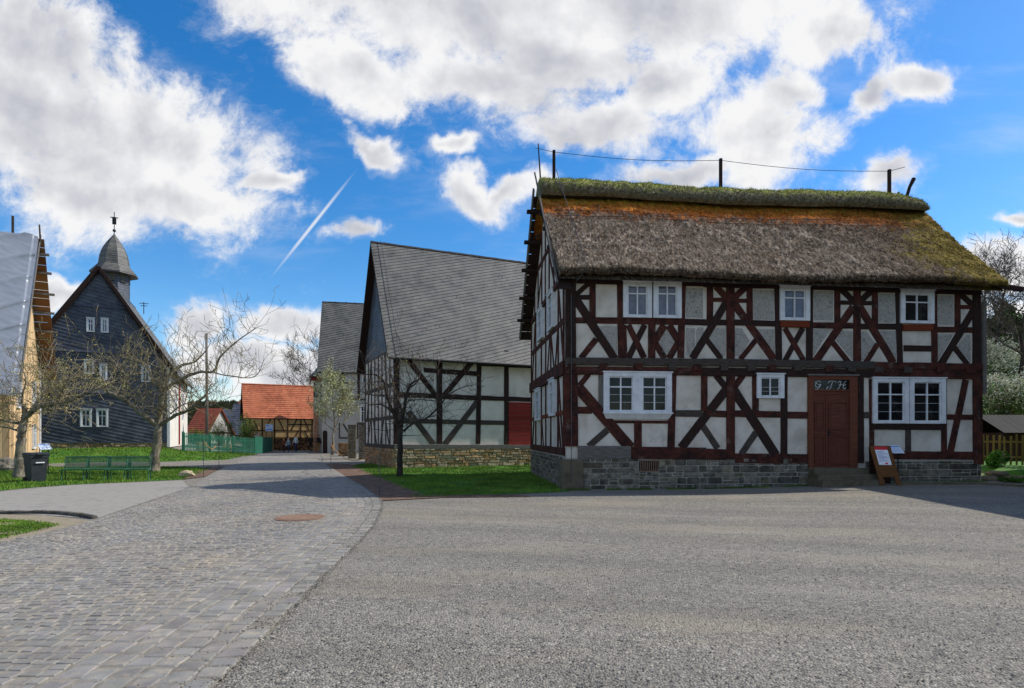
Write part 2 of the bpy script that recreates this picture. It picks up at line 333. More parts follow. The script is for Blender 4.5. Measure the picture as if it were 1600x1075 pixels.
def thatch_mat(cap=False):
    m = bpy.data.materials.new('thatch'); m.use_nodes = True; T = NT(m.node_tree)
    tc = T.n('ShaderNodeTexCoord').outputs['Object']; p = T.n('ShaderNodeSeparateXYZ', {0: tc})
    v = T.n('ShaderNodeMapping', {'Vector': tc, 'Scale': (3.4, 1, 1)}).outputs[0]
    f = T.sstep(T.noise(v, 5, 9, .72), .3, .7)
    c = T.ramp(f, [(0, lin((56, 49, 44))), (.35, lin((110, 95, 82))), (.7, lin((160, 142, 124))), (1, lin((214, 198, 176)))])
    c = T.mix(T.math('MULTIPLY', T.sstep(T.noise(tc, .9, 5, .6), .45, .7), .45), c, lin((100, 84, 54)))
    lt = T.noise(T.n('ShaderNodeMapping', {'Vector': tc, 'Scale': (1.6, 1, 1)}).outputs[0], 3.2, 8, .75); c = T.mix(T.math('MULTIPLY', T.sstep(lt, .5, .66), .5), c, lin((190, 180, 164))); c = T.mix(T.math('MULTIPLY', T.sstep(lt, .5, .36), .5), c, lin((50, 42, 36)))
    n1 = T.noise(tc, 2.6, 7, .7); n2 = T.noise(tc, .8, 4, .6)
    # moss: rust-orange under the ridge cap, yellow-green low on the right
    z = p.outputs[2]; u = p.outputs[0]
    t = T.math('ADD', T.math('MULTIPLY', T.math('SUBTRACT', z, 9.22), 1.1), T.math('MULTIPLY', T.math('SUBTRACT', n1, .5), 3.0))
    t = T.math('ADD', t, T.math('MULTIPLY', T.math('SUBTRACT', T.noise(tc, 11, 6, .7), .5), 3.2))
    t = T.math('ADD', t, T.math('MULTIPLY', T.sstep(u, 8.5, 13.5), .35))
    oc = T.ramp(T.math('ADD', T.noise(tc, 8, 6, .7), T.math('MULTIPLY', T.math('SUBTRACT', z, 9.75), .28)), [(.28, lin((84, 48, 22))), (.42, lin((190, 104, 34))), (.56, lin((220, 138, 46))), (.66, lin((166, 154, 54)))])
    c = T.mix(T.math('MULTIPLY', T.sstep(t, -.1, .35), .92), c, oc)
    t2 = T.math('ADD', T.math('MULTIPLY', T.math('SUBTRACT', u, 11.0), .45), T.math('MULTIPLY', T.math('SUBTRACT', n1, .5), 3.0))
    t2 = T.math('ADD', t2, T.math('MULTIPLY', T.math('SUBTRACT', T.noise(tc, 9, 6, .7), .5), 2.6))
    t2 = T.math('SUBTRACT', t2, T.math('MULTIPLY', T.math('ABSOLUTE', T.math('SUBTRACT', z, 7.6)), .42))
    gc = T.ramp(T.noise(tc, 7, 5, .6), [(.3, lin((92, 80, 30))), (.5, lin((164, 146, 50))), (.7, lin((204, 186, 80)))])
    c = T.mix(T.math('MULTIPLY', T.sstep(t2, .0, .6), .9), c, gc)
    t3 = T.math('ADD', T.math('SUBTRACT', u, 9.0), T.math('MULTIPLY', T.math('SUBTRACT', n2, .5), 6))
    c = T.mix(T.math('MULTIPLY', T.sstep(t3, 0, 3.5), .4), c, lin((84, 58, 34)))
    at = T.n('ShaderNodeAttribute', attribute_name='Col').outputs['Color']; c = T.mix(1.0, c, at, 'MULTIPLY')
    b = T.n('ShaderNodeBsdfPrincipled', {'Base Color': c, 'Roughness': .95, 'Specular IOR Level': .1})
    bp = T.n('ShaderNodeBump', {'Height': T.noise(v, 14, 8, .75), 'Strength': .9, 'Distance': .06}); T.nt.links.new(bp.outputs[0], b.inputs['Normal'])
    T.n('ShaderNodeOutputMaterial', {0: b.outputs[0]}); return m
M['thatch'] = thatch_mat()
def cap_mat():
    m = bpy.data.materials.new('turf_ridge'); m.use_nodes = True; T = NT(m.node_tree)
    tc = T.n('ShaderNodeTexCoord').outputs['Object']; p = T.n('ShaderNodeSeparateXYZ', {0: tc})
    t = T.math('ADD', T.math('MULTIPLY', T.math('SUBTRACT', p.outputs[2], 10.70), 2.2), T.math('MULTIPLY', T.math('SUBTRACT', T.noise(tc, 3, 6, .7), .5), 3.2))
    gr = T.ramp(T.noise(tc, 9, 6, .7), [(.3, lin((104, 114, 52))), (.5, lin((160, 164, 88))), (.7, lin((204, 198, 136)))])
    br = T.ramp(T.noise(tc, 9, 6, .7), [(.3, lin((80, 74, 56))), (.7, lin((158, 148, 122)))])
    c = T.mix(T.sstep(t, -.6, .5), br, gr)
    at = T.n('ShaderNodeAttribute', attribute_name='Col').outputs['Color']; c = T.mix(1.0, c, at, 'MULTIPLY')
    b = T.n('ShaderNodeBsdfPrincipled', {'Base Color': c, 'Roughness': .95, 'Specular IOR Level': .1})
    bp = T.n('ShaderNodeBump', {'Height': T.noise(tc, 16, 8, .75), 'Strength': .9, 'Distance': .06}); T.nt.links.new(bp.outputs[0], b.inputs['Normal'])
    T.n('ShaderNodeOutputMaterial', {0: b.outputs[0]}); return m
M['cap'] = cap_mat()
def gravel_mat():
    m = bpy.data.materials.new('gravel'); m.use_nodes = True; T = NT(m.node_tree)
    tc = T.n('ShaderNodeTexCoord').outputs['Object']
    st = T.n('ShaderNodeMapping', {'Vector': tc, 'Scale': (.35, 1, 1)}).outputs[0]
    vo = T.n('ShaderNodeTexVoronoi', {'Vector': tc, 'Scale': 55.0}); vo2 = T.n('ShaderNodeTexVoronoi', {'Vector': tc, 'Scale': 24.0})
    sx = T.n('ShaderNodeSeparateXYZ', {0: vo.outputs['Color']}).outputs[0]; sy = T.n('ShaderNodeSeparateXYZ', {0: vo2.outputs['Color']}).outputs[0]
    c = T.ramp(sx, [(0, lin((46, 46, 46))), (.14, lin((88, 87, 84))), (.5, lin((129, 124, 115))), (.85, lin((151, 145, 133))), (1, lin((190, 184, 170)))])
    c2 = T.ramp(sy, [(0, lin((48, 46, 44))), (.1, lin((117, 112, 104))), (.9, lin((140, 133, 121))), (1, lin((170, 162, 146)))])
    c = T.mix(.45, c, c2)
    pat = T.noise(st, .55, 6, .65); pat2 = T.noise(st, .23, 4, .6)
    c = T.mix(T.math('MULTIPLY', T.sstep(pat, .48, .62), .5), c, lin((150, 139, 121)))
    c = T.mix(T.math('MULTIPLY', T.sstep(pat2, .5, .7), .35), c, lin((112, 110, 106)))
    big = T.n('ShaderNodeTexVoronoi', {'Vector': tc, 'Scale': 11.0, 'Randomness': 1.0}); bd = T.n('ShaderNodeSeparateXYZ', {0: big.outputs['Color']})
    dk = T.math('MULTIPLY', T.math('LESS_THAN', big.outputs['Distance'], .16), T.math('LESS_THAN', bd.outputs[0], .22))
    c = T.mix(T.math('MULTIPLY', dk, T.sstep(T.noise(tc, 1.1, 4, .6), .42, .6)), c, lin((58, 57, 56)))
    wv = T.n('ShaderNodeTexWave', {'Vector': T.n('ShaderNodeMapping', {'Vector': tc, 'Rotation': (0, 0, R(12)), 'Location': (0, 2, 0)}).outputs[0], 'Scale': .16, 'Distortion': 3.5, 'Detail': 3, 'Detail Scale': .6}, bands_direction='Y').outputs['Fac']
    c = T.mix(T.math('MULTIPLY', T.sstep(wv, .80, .98), T.math('MULTIPLY', T.sstep(T.noise(tc, .35, 3, .6), .4, .6), .25)), c, lin((160, 153, 140)))
    c = T.mix(T.math('MULTIPLY', T.sstep(wv, .22, .02), .2), c, lin((92, 89, 84)))
    fine = T.noise(tc, 4.5, 7, .75); c = T.mix(T.math('MULTIPLY', T.sstep(fine, .5, .72), .35), c, lin((86, 85, 82)))
    b = T.n('ShaderNodeBsdfPrincipled', {'Base Color': c, 'Roughness': .9, 'Specular IOR Level': .2})
    h = T.math('ADD', T.math('MULTIPLY', vo.outputs['Distance'], -1.0), T.math('MULTIPLY', T.noise(tc, 7, 5, .6), .8))
    bp = T.n('ShaderNodeBump', {'Height': h, 'Strength': .8, 'Distance': .02}); T.nt.links.new(bp.outputs[0], b.inputs['Normal'])
    T.n('ShaderNodeOutputMaterial', {0: b.outputs[0]}); return m
M['gravel'] = gravel_mat()

# ------------------------------------------------------------------ ground
def sheet(name, poly, mat, lift, cell=.9, kind='structure'):
    poly = [tuple(p) for p in poly]; n = len(poly)
    vs = [Vector(p) for p in poly]; ed = [(i, (i+1) % n) for i in range(n)]
    x0, x1 = min(p[0] for p in poly), max(p[0] for p in poly); y0, y1 = min(p[1] for p in poly), max(p[1] for p in poly)
    x = x0+cell*.37
    while x < x1:
        y = y0+cell*.41
        while y < y1:
            if inpoly(x, y, poly): vs.append(Vector((x, y)))
            y += cell
        x += cell
    r = delaunay_2d_cdt(vs, ed, [], 1, 1e-4)
    mb = MB(); mb.mesh([(p.x, p.y, g(p.x, p.y)+lift) for p in r[0]], [tuple(f) for f in r[2]])
    return tag(mb.build(name, mat, smooth=True), kind=kind)
def inpoly(x, y, P):
    c = False; j = len(P)-1
    for i in range(len(P)):
        if (P[i][1] > y) != (P[j][1] > y) and x < (P[j][0]-P[i][0])*(y-P[i][1])/(P[j][1]-P[i][1])+P[i][0]: c = not c
        j = i
    return c
def base_ground():
    xs = sorted(set([-1500, -700, -300, -150, -90]+[i*1.5 for i in range(-40, 36)]+[80, 150, 300, 700, 1500]))
    ys = sorted(set([-1500, -400, -100, -30]+[i*1.5-6 for i in range(0, 70)]+[130, 180, 260, 500, 900, 1800]))
    mb = MB(); nx = len(xs)
    vs = [(x, y, g(x, y)-.07) for y in ys for x in xs]
    mb.mesh(vs, [(j*nx+i, j*nx+i+1, (j+1)*nx+i+1, (j+1)*nx+i) for j in range(len(ys)-1) for i in range(nx-1)])
    tag(mb.build('ground', M['earth'], smooth=True), kind='structure')
base_ground()
def catmull(P, n=8):
    out = []
    for i in range(len(P)-1):
        a, b, c, d = P[max(i-1, 0)], P[i], P[i+1], P[min(i+2, len(P)-1)]
        for k in range(n):
            t = k/n
            out.append(tuple(.5*((2*b[q])+(-a[q]+c[q])*t+(2*a[q]-5*b[q]+4*c[q]-d[q])*t*t+(-a[q]+3*b[q]-3*c[q]+d[q])*t**3) for q in (0, 1)))
    out.append(tuple(P[-1])); return out
# right and left edges of the cobbled road, traced on the ground
RE = catmull([(-1.2, -3), (-1.75, 1.5), (-1.98, 4.4), (-2.2, 7), (-2.4, 9.6), (-2.72, 12), (-3.2, 14.4), (-4.15, 17.2), (-6.5, 23.2), (-9.2, 30), (-12.6, 38.5), (-16.4, 48), (-20.2, 58), (-22.5, 64)])
LE = catmull([(-7.2, -3), (-7.6, 3), (-7.78, 8.9), (-8.1, 11.5), (-9.9, 17.9), (-11.9, 23), (-14, 28.5), (-18.3, 41), (-22.2, 52), (-26, 64)])
sheet('gravel_yard', [(-60, -12), (60, -12), (60, 14), (15.8, 19.2), (15.3, 27), (14, 72), (-60, 72)], M['gravel'], 0, 2.0)
sheet('cobbled_road', RE+LE[::-1], M['grout'], .0215, 1.2)
def cobbles():
    mb = MB()
    L = [0]
    for a, b in zip(RE, RE[1:]): L.append(L[-1]+math.dist(a, b))
    def at(s):
        import bisect
        i = min(max(bisect.bisect(L, s)-1, 0), len(L)-2); t = (s-L[i])/(L[i+1]-L[i]); a, b = RE[i], RE[i+1]
        dx, dy = b[0]-a[0], b[1]-a[1]; l = math.hypot(dx, dy)
        # smooth tangent
        a0, b0 = RE[max(i-1, 0)], RE[min(i+2, len(RE)-1)]; t1 = (b[0]-a0[0], b[1]-a0[1]); t2 = (b0[0]-a[0], b0[1]-a[1])
        tx = t1[0]/math.hypot(*t1)*(1-t)+t2[0]/math.hypot(*t2)*t; ty = t1[1]/math.hypot(*t1)*(1-t)+t2[1]/math.hypot(*t2)*t; l = math.hypot(tx, ty)
        return a[0]+dx*t, a[1]+dy*t, tx/l, ty/l
    def pos(s, t): x, y, tx, ty = at(s); return x-ty*t, y+tx*t
    def stone(s0, s1, t0, t1, far):
        gp = .009; j = lambda: rnd.uniform(-.014, .014)
        q = [(s0+gp+j(), t0+gp+j()), (s1-gp+j(), t0+gp+j()), (s1-gp+j(), t1-gp+j()), (s0+gp+j(), t1-gp+j())]
        cs, ct = (s0+s1)/2, (t0+t1)/2; hh = .0205+rnd.uniform(-.0035, .0035); vs = []
        for lv, sh in ((0, 1), (1, .98), (2, .84)):
            for a, b in q:
                a2, b2 = cs+(a-cs)*sh, ct+(b-ct)*sh; x, y = pos(a2, b2)
                vs.append((x, y, g(x, y)+.008+(0, hh*.62, hh+rnd.uniform(-.002, .002))[lv]))
        wn_ = noise.noise(Vector((cs*.25, ct*.8, 2))); k = rnd.uniform(.78, 1.06)*(1+.13*wn_); wm = .03+.05*noise.noise(Vector((cs*.5, ct*.9, 7))); col = (k*(1+wm)*rnd.uniform(.98, 1.03), k, k*(1-wm)*rnd.uniform(.96, 1.02))
        fs = [(8, 11, 10, 9)]+[(l*4+i, (l+1)*4+i, (l+1)*4+(i+1) % 4, l*4+(i+1) % 4) for l in (0, 1) for i in range(4)]
        mb.mesh(vs, fs, col)
    band = [0, .2, .38, .57, .76, .94, 1.13]
    for r in range(6):
        s = rnd.random()*.2
        while s < 62:
            l = rnd.uniform(.15, .25); x, y, _, _ = at(s)
            if y > .5 and not (r == 0 and rnd.random() < .10): stone(s, s+l, band[r]+rnd.uniform(-.012, .012), band[r+1]+rnd.uniform(-.012, .012), y > 30)
            s += l
    s = 3
    from bisect import bisect
    ly = [p[1] for p in LE]
    while s < 62:
        h = rnd.uniform(.09, .135)*(1.0 if s < 30 else 1.6); x, y, tx, ty = at(s); i = min(max(bisect(ly, y), 1), len(LE)-1)
        t = 1.14; 
        while True:
            w = rnd.uniform(.09, .17)*(1.0 if s < 30 else 1.6); px, py = pos(s, t+w)
            i = min(max(bisect(ly, py), 1), len(LE)-1); a, b = LE[i-1], LE[i]; q = (py-a[1])/max(b[1]-a[1], 1e-6); xl = a[0]+(b[0]-a[0])*q
            if px < xl-.05 or t > 9: break
            wob = .05*math.sin(t*1.7+s*.6)+.02*math.sin(t*5+s*2.3)
            stone(s+wob, s+h+wob, t, t+w, y > 30); t += w
        s += h
    tag(mb.build('cobblestones', M['sett']), kind='stuff', label='grey cobblestones laid in rows along the curving road', cat='cobblestones')
cobbles()
def gp(*pts): return [G(*p) for p in pts]
re_px = lambda y0, y1: [p for p in RE if y0 <= p[1] <= y1]
LAWN_R = [(-3.9, 15.4)]+[(p[0]+.95, p[1]) for p in RE if 16.5 < p[1] < 30]+gp((533, 727), (560, 722), (575, 719))+[(-5.6, 29.6), (9, 34.5), (.9, 26.5), (1.5, 17.6)]+gp((868, 769.5), (700, 777.5))
LAWN_R = [(-2.6, 15.5)]+[(p[0]+1.2, p[1]) for p in RE if 17 < p[1] < 31]+[(-8.6, 33.5), (-7.5, 34.8), (-5, 30.5), (8, 35), (2, 27), (1.7, 17.4)]+gp((868, 769.5))
sheet('lawn_by_barn', LAWN_R, M['lawn'], .012)
SOIL_R = re_px(15, 34)+[(-10.4, 34.6)]+[(p[0]+1.35, p[1]) for p in RE if 17 < p[1] < 34][::-1]+[(-2.4, 16.2), (.2, 16.2), (.6, 15.75)]+gp((700, 778), (598, 783))
sheet('soil_strip', SOIL_R, M['soil'], .022, .6)
LAWN_L = gp((-140, 775), (0, 767), (60, 761), (110, 757.5), (200, 753.5), (285, 749.5), (318, 738), (326, 731), (200, 729), (75, 730), (-160, 736))
sheet('lawn_by_seats', LAWN_L, M['lawn'], .012)
sheet('soil_by_road', gp((285, 750), (322, 745), (350, 729), (322, 730.5), (308, 737)), M['soil'], .024, .6)
LAWN_B = gp((-160, 727), (75, 724.5), (250, 722), (350, 719), (398, 710.5), (395, 706.5), (290, 704.5), (262, 700.5), (40, 700), (-160, 706))
sheet('back_lawn', LAWN_B, M['lawn'], .012)
sheet('bare_earth_patch', gp((-160, 806), (0, 804.5), (70, 806), (143, 814.5), (60, 836), (0, 852), (-160, 884)), noisy('sandy_earth', [(112, 102, 84), (146, 134, 112), (126, 116, 96)], 4, bump=.6, bscale=40), .012, .5)
LAWN_I = gp((-160, 822), (0, 813), (40, 815), (86, 822), (40, 833), (0, 842), (-160, 868))

sheet('side_path', gp((-200, 780), (0, 769), (110, 758.5), (285, 751), (296, 762), (150, 811), (60, 805), (0, 803), (-200, 806)), M['path'], .009)
sheet('bank_grass', [(15.6, 20.2), (30, 19.6), (60, 19), (75, 90), (16, 90)], M['lawn'], .02, 1.0)
mb = MB()                                            # the dark edging stones of the patch
ep = [G(0+k*12.4, 803+max(0, (k*12.4-60))**2/148**2*22) for k in range(13)]
for a, b in zip(ep, ep[1:]):
    n = 3
    for i in range(n):
        p = Vector((a[0]+(b[0]-a[0])*i/n, a[1]+(b[1]-a[1])*i/n, 0)); q = Vector((a[0]+(b[0]-a[0])*(i+.9)/n, a[1]+(b[1]-a[1])*(i+.9)/n, 0))
        mb.beam(p, q, .1, Zv, .06+rnd.uniform(0, .02), 0, wob=.008, col=(.6, .6, .62))
tag(mb.build('edging_stones', M['stone']), 'row of low dark edging stones curving round the grass patch at the lower left', 'kerb')

def blades(name, poly, n, h, mat, lift=.012, col=None, label='', far=1.0):
    mb = MB(); x0, x1 = min(p[0] for p in poly), max(p[0] for p in poly); y0, y1 = min(p[1] for p in poly), max(p[1] for p in poly)
    x0 = max(x0, -.95*y1)
    k = 0; V = []; F = []; Cc = []
    while k < n:
        x = rnd.uniform(x0, x1); y = rnd.uniform(y0, y1)
        if not inpoly(x, y, poly): continue
        k += 1; x += rnd.gauss(0, .07*far); y += rnd.gauss(0, .07*far)
        pn = noise.noise(Vector((x*.9, y*.9, 3)))
        if pn < -.28 and rnd.random() < .7: continue
        hh = h*rnd.uniform(.5, 1.3)*(1+.8*pn); a = rnd.uniform(0, 6.28); w = rnd.uniform(.005, .010)*far*1.6; z = g(x, y)+lift
        dx, dy = math.cos(a)*w, math.sin(a)*w; lx, ly = rnd.gauss(0, .35)*hh, rnd.gauss(0, .35)*hh
        c = rnd.uniform(.65, 1.2)*(1+.25*noise.noise(Vector((x*.5, y*.5, 9)))); cc = (c*rnd.uniform(.85, 1.3), c, c*.9) if rnd.random() > .12 else (c*2.0, c*1.15, c*1.6)
        b = len(V); V += [(x-dx, y-dy, z-.01), (x+dx, y+dy, z-.01), (x+lx, y+ly, z+hh)]; F.append((b, b+1, b+2)); Cc.append(cc)
    mb.v = V; mb.f = F; mb.uv = [[(0, 0)]*3]*len(F); mb.c = Cc; mb.m = [0]*len(F)
    return tag(mb.build(name, mat), label, 'grass', kind='stuff')
blades('grass', LAWN_R, 60000, .055, M['grassblade'], label='short green grass between the cobbled road and the grey barn')
blades('grass', LAWN_L, 42000, .075, M['grassblade'], label='tufty green grass around the wire seats and apple trees', far=1.2)
blades('grass', LAWN_B, 30000, .07, M['grassblade'], label='green grass in front of the slate-clad church', far=2.2)
blades('grass', LAWN_I, 24000, .028, M['grassblade'], label='sparse grass on the patch at the lower left')
def pebbles():
    mb = MB(); V = []; F = []; C = []
    road = RE+LE[::-1]
    for k in range(22000):
        z = 3.0*math.exp(rnd.random()*1.75); x = rnd.uniform(-.9, .95)*z
        onroad = inpoly(x, z, road)
        if onroad and rnd.random() < .985: continue
        if x < -6: continue
        r = rnd.uniform(.004, .0095)*(1+z/25); h = g(x, z)+(.03 if onroad else .002)
        if not onroad and rnd.random() < .5 and noise.noise(Vector((x*.8, z*.8, 0))) < -.05: continue
        c = rnd.choice([.2, .28, .4, .55, .7, .85, .95, 1.15]); cc = (c, c*.99, c*.96); b = len(V); a = rnd.random()*3
        e = rnd.uniform(.6, 1)
        for i in range(4):
            t = a+i*math.pi/2; V.append((x+math.cos(t)*r*(1 if i % 2 else e), z+math.sin(t)*r*(1 if i % 2 else e), h+r*.25))
        V.append((x+rnd.uniform(-.3, .3)*r, z+rnd.uniform(-.3, .3)*r, h+r*.8))
        F += [(b+i, b+(i+1) % 4, b+4) for i in range(4)]; C += [cc]*4
    for k in range(9000):                                 # stones spilled over the edge of the setts
        i = rnd.randrange(6, 60); a_, b_ = RE[i], RE[i+1]; t = rnd.random(); d_ = abs(rnd.gauss(0, .22))*(1+.8*noise.noise(Vector((i*.21, 0, 0))))
        x, z = a_[0]+(b_[0]-a_[0])*t-d_+.06, a_[1]+(b_[1]-a_[1])*t; r = rnd.uniform(.004, .009)*(1+z/25); h = g(x, z)+.024; c = rnd.choice([.3, .5, .7, .85, 1.0, 1.1]); cc = (c, c*.97, c*.92); b = len(V)
        for q in range(4): V.append((x+math.cos(q*1.57+i)*r, z+math.sin(q*1.57+i)*r, h))
        V.append((x, z, h+r*.8)); F += [(b+q, b+(q+1) % 4, b+4) for q in range(4)]; C += [cc]*4
    mb.v = V; mb.f = F; mb.uv = [[(0, 0)]*3]*len(F); mb.c = C; mb.m = [0]*len(F)
    tag(mb.build('loose_gravel', M['pebble']), 'loose grey pebbles strewn over the gravel yard', 'gravel', kind='stuff')
pebbles()
# rusty round manhole cover in the cobbles
cxm, cym = G(469, 811)
th = thing('manhole_cover', 'round rusty manhole cover set in the cobbled road', 'manhole cover', (cxm, cym, g(cxm, cym)+.03))
mb = MB(); mb.lathe((0, 0, 0), [(.40, -.01), (.40, .012), (.33, .012), (.32, .006), (.0, .008)], 28); mb.build('cover', M['rust'], th)
mb = MB(); mb.lathe((0, 0, 0), [(.48, -.012), (.48, .008), (.41, .008), (.405, -.01)], 28); mb.build('rim', M['rust'], th)

# ------------------------------------------------------------------ stone courses, slates, windows
def courses(mb, O, U, N, L, z0, z1, hs, ws, colf, depth=.035, m=0, rub=1):
    """random rubble brought roughly to courses"""
    def stone(u, w, z, h):
        gp_ = rnd.uniform(.009, .02); jj = min(.022, .12*min(w, h))*rub; j = lambda: rnd.uniform(-jj, jj); d = depth*rnd.uniform(.4, 1.15); c = colf()
        ch = min(.03, h*.2, w*.2)*rub+.004
        q = [(u+gp_+ch*rnd.random(), z+gp_), (u+w-gp_-ch*rnd.random(), z+gp_), (u+w-gp_, z+gp_+ch*rnd.random()), (u+w-gp_+j()*.3, z+h-gp_-ch*rnd.random()*1.5), (u+w-gp_-ch*2*rnd.random(), z+h-gp_), (u+gp_+ch*2*rnd.random(), z+h-gp_), (u+gp_+j()*.3, z+h-gp_-ch*rnd.random()*1.5), (u+gp_, z+gp_+ch*rnd.random())]
        cu, cz = u+w/2, z+h/2; vs = []
        for sh, dd in ((1, 0), (.97, d*.7), (.84, d)):
            for a_, b_ in q: vs.append(O+U*(cu+(a_-cu)*sh)+Zv*(cz+(b_-cz)*sh)+N*(dd+(rnd.uniform(-.006, .006) if sh < .9 else 0)))
        n = 8; mb.mesh(vs, [tuple(range(16, 24))]+[(l*n+i, l*n+(i+1) % n, (l+1)*n+(i+1) % n, (l+1)*n+i) for l in (0, 1) for i in range(n)], c, m)
    z = z0
    while z < z1-.03:
        h = min(rnd.uniform(*hs), z1-z); h = z1-z if z1-z-h < .05 else h
        u = 0
        while u < L-.01:
            w = min(rnd.uniform(*ws)*rnd.choice([.6, 1, 1, 1.3]), L-u); w = L-u if L-u-w < .06 else w
            if h > .11 and rnd.random() < .2*rub:
                k = rnd.uniform(.35, .65); stone(u, w, z, h*k)
                if w > .3: q = rnd.uniform(.35, .65); stone(u, w*q, z+h*k, h*(1-k)); stone(u+w*q, w*(1-q), z+h*k, h*(1-k))
                else: stone(u, w, z+h*k, h*(1-k))
            else: stone(u, w, z, h)
            u += w
        z += h
def grey_stone_col():
    k = rnd.uniform(.45, 1.4); w = rnd.random()
    return (k*1.0, k*.98, k*.8) if w < .15 else ((k*.94, k*.95, k*.98) if w < .5 else (k, k*.98, k*.95))
def warm_stone_col():
    k = rnd.uniform(.5, 1.15); w = rnd.random()
    return (k*1.0, k*.80, k*.60) if w < .3 else (k*.9, k*.9, k*.9)
def shingles(mb, A, B, C, D, rh, rw, ang=0.0, lift=.018, var=.12, m=0, clamp=None, stag=.5, shear=0.0):
    """rows of lapped slates on the slope A->B (eave) and A->D (verge)"""
    A, B, C, D = map(Vector, (A, B, C, D)); U = (B-A); L = U.length; U.normalize(); Vv = D-A; Vv = Vv-U*Vv.dot(U); H = Vv.length; Vv.normalize(); N = U.cross(Vv)
    sk = (D-A).dot(U); L2 = (C-D).length
    ca, sa = math.cos(R(ang)), math.sin(R(ang))
    def cl(u, v):
        v = min(max(v, 0), H); lo = sk*v/H; hi = lo+L+(L2-L)*v/H
        if clamp: return clamp(u, v)
        return min(max(u, lo), hi), v
    ext = abs(sa)*L+abs(ca)*H+1
    r = -int((abs(sa)*L+1)/rh)
    rows = int(ext/rh)+2; row = r
    while row < rows:
        off = (row % 2)*rw*stag+rnd.uniform(-.02, .02); a = -1-abs(sa)*H+off
        while a < L*ca+H*abs(sa)+1:
            w = rw*rnd.uniform(.93, 1.07); b = row*rh
            hs_ = rh*1.25*shear; qs = [(a, b), (a+w, b), (a+w+hs_, b+rh*1.25), (a+hs_, b+rh*1.25)]
            uu = [(x*ca-y*sa, x*sa+y*ca) for x, y in qs]
            cu = sum(q[0] for q in uu)/4; cv = sum(q[1] for q in uu)/4
            c2 = cl(cu, cv)
            if abs(c2[0]-cu) < rw*.5 and abs(c2[1]-cv) < rh*.6:
                P = [cl(*q) for q in uu]; z = [lift, lift, .002, .002]; z = [q+rnd.uniform(0, .004) for q in z]
                p3 = [A+U*q[0]+Vv*q[1]+N*zz for q, zz in zip(P, z)]
                k = 1+rnd.uniform(-var, var); cc = (k, k*rnd.uniform(.98, 1.02), k*rnd.uniform(.97, 1.03))
                b0 = [p3[0]-N*(z[0]), p3[1]-N*(z[1])]
                s0 = len(mb.v); mb.v += [tuple(p) for p in p3+b0]
                for f in ((0, 1, 2, 3), (4, 5, 1, 0)):
                    mb.f.append(tuple(i+s0 for i in f)); mb.uv.append([(0, 0)]*4); mb.c.append(cc); mb.m.append(m)
            a += w
        row += 1
def slab(mb, A, B, C, D, t, m=0, col=(.8, .8, .8)):
    A, B, C, D = map(Vector, (A, B, C, D)); N = (B-A).cross(D-A).normalized()
    lo = [p-N*t for p in (A, B, C, D)]; s = [A, B, C, D]+lo
    mb.mesh(s, [(0, 1, 2, 3), (7, 6, 5, 4), (0, 4, 5, 1), (1, 5, 6, 2), (2, 6, 7, 3), (3, 7, 4, 0)], col, m)
def prism(mb, L, D, ze, zr, z0=0, vr=None, axis='u', ze2=None):
    """closed house body; the ridge runs along u (or along v)"""
    vr = vr if vr is not None else (D/2 if axis == 'u' else L/2); ze2 = ze if ze2 is None else ze2
    if axis == 'u': prof = [(0, z0), (0, ze), (vr, zr), (D, ze2), (D, z0)]; P = lambda u, q: (u, q[0], q[1]); E = (0, L)
    else: prof = [(0, z0), (0, ze), (vr, zr), (L, ze2), (L, z0)]; P = lambda u, q: (q[0], u, q[1]); E = (0, D)
    vs = [P(E[0], q) for q in prof]+[P(E[1], q) for q in prof]
    mb.mesh(vs, [(0, 1, 2, 3, 4), (9, 8, 7, 6, 5)]+[(i, 5+i, 5+(i+1) % 5, (i+1) % 5) for i in range(5)])
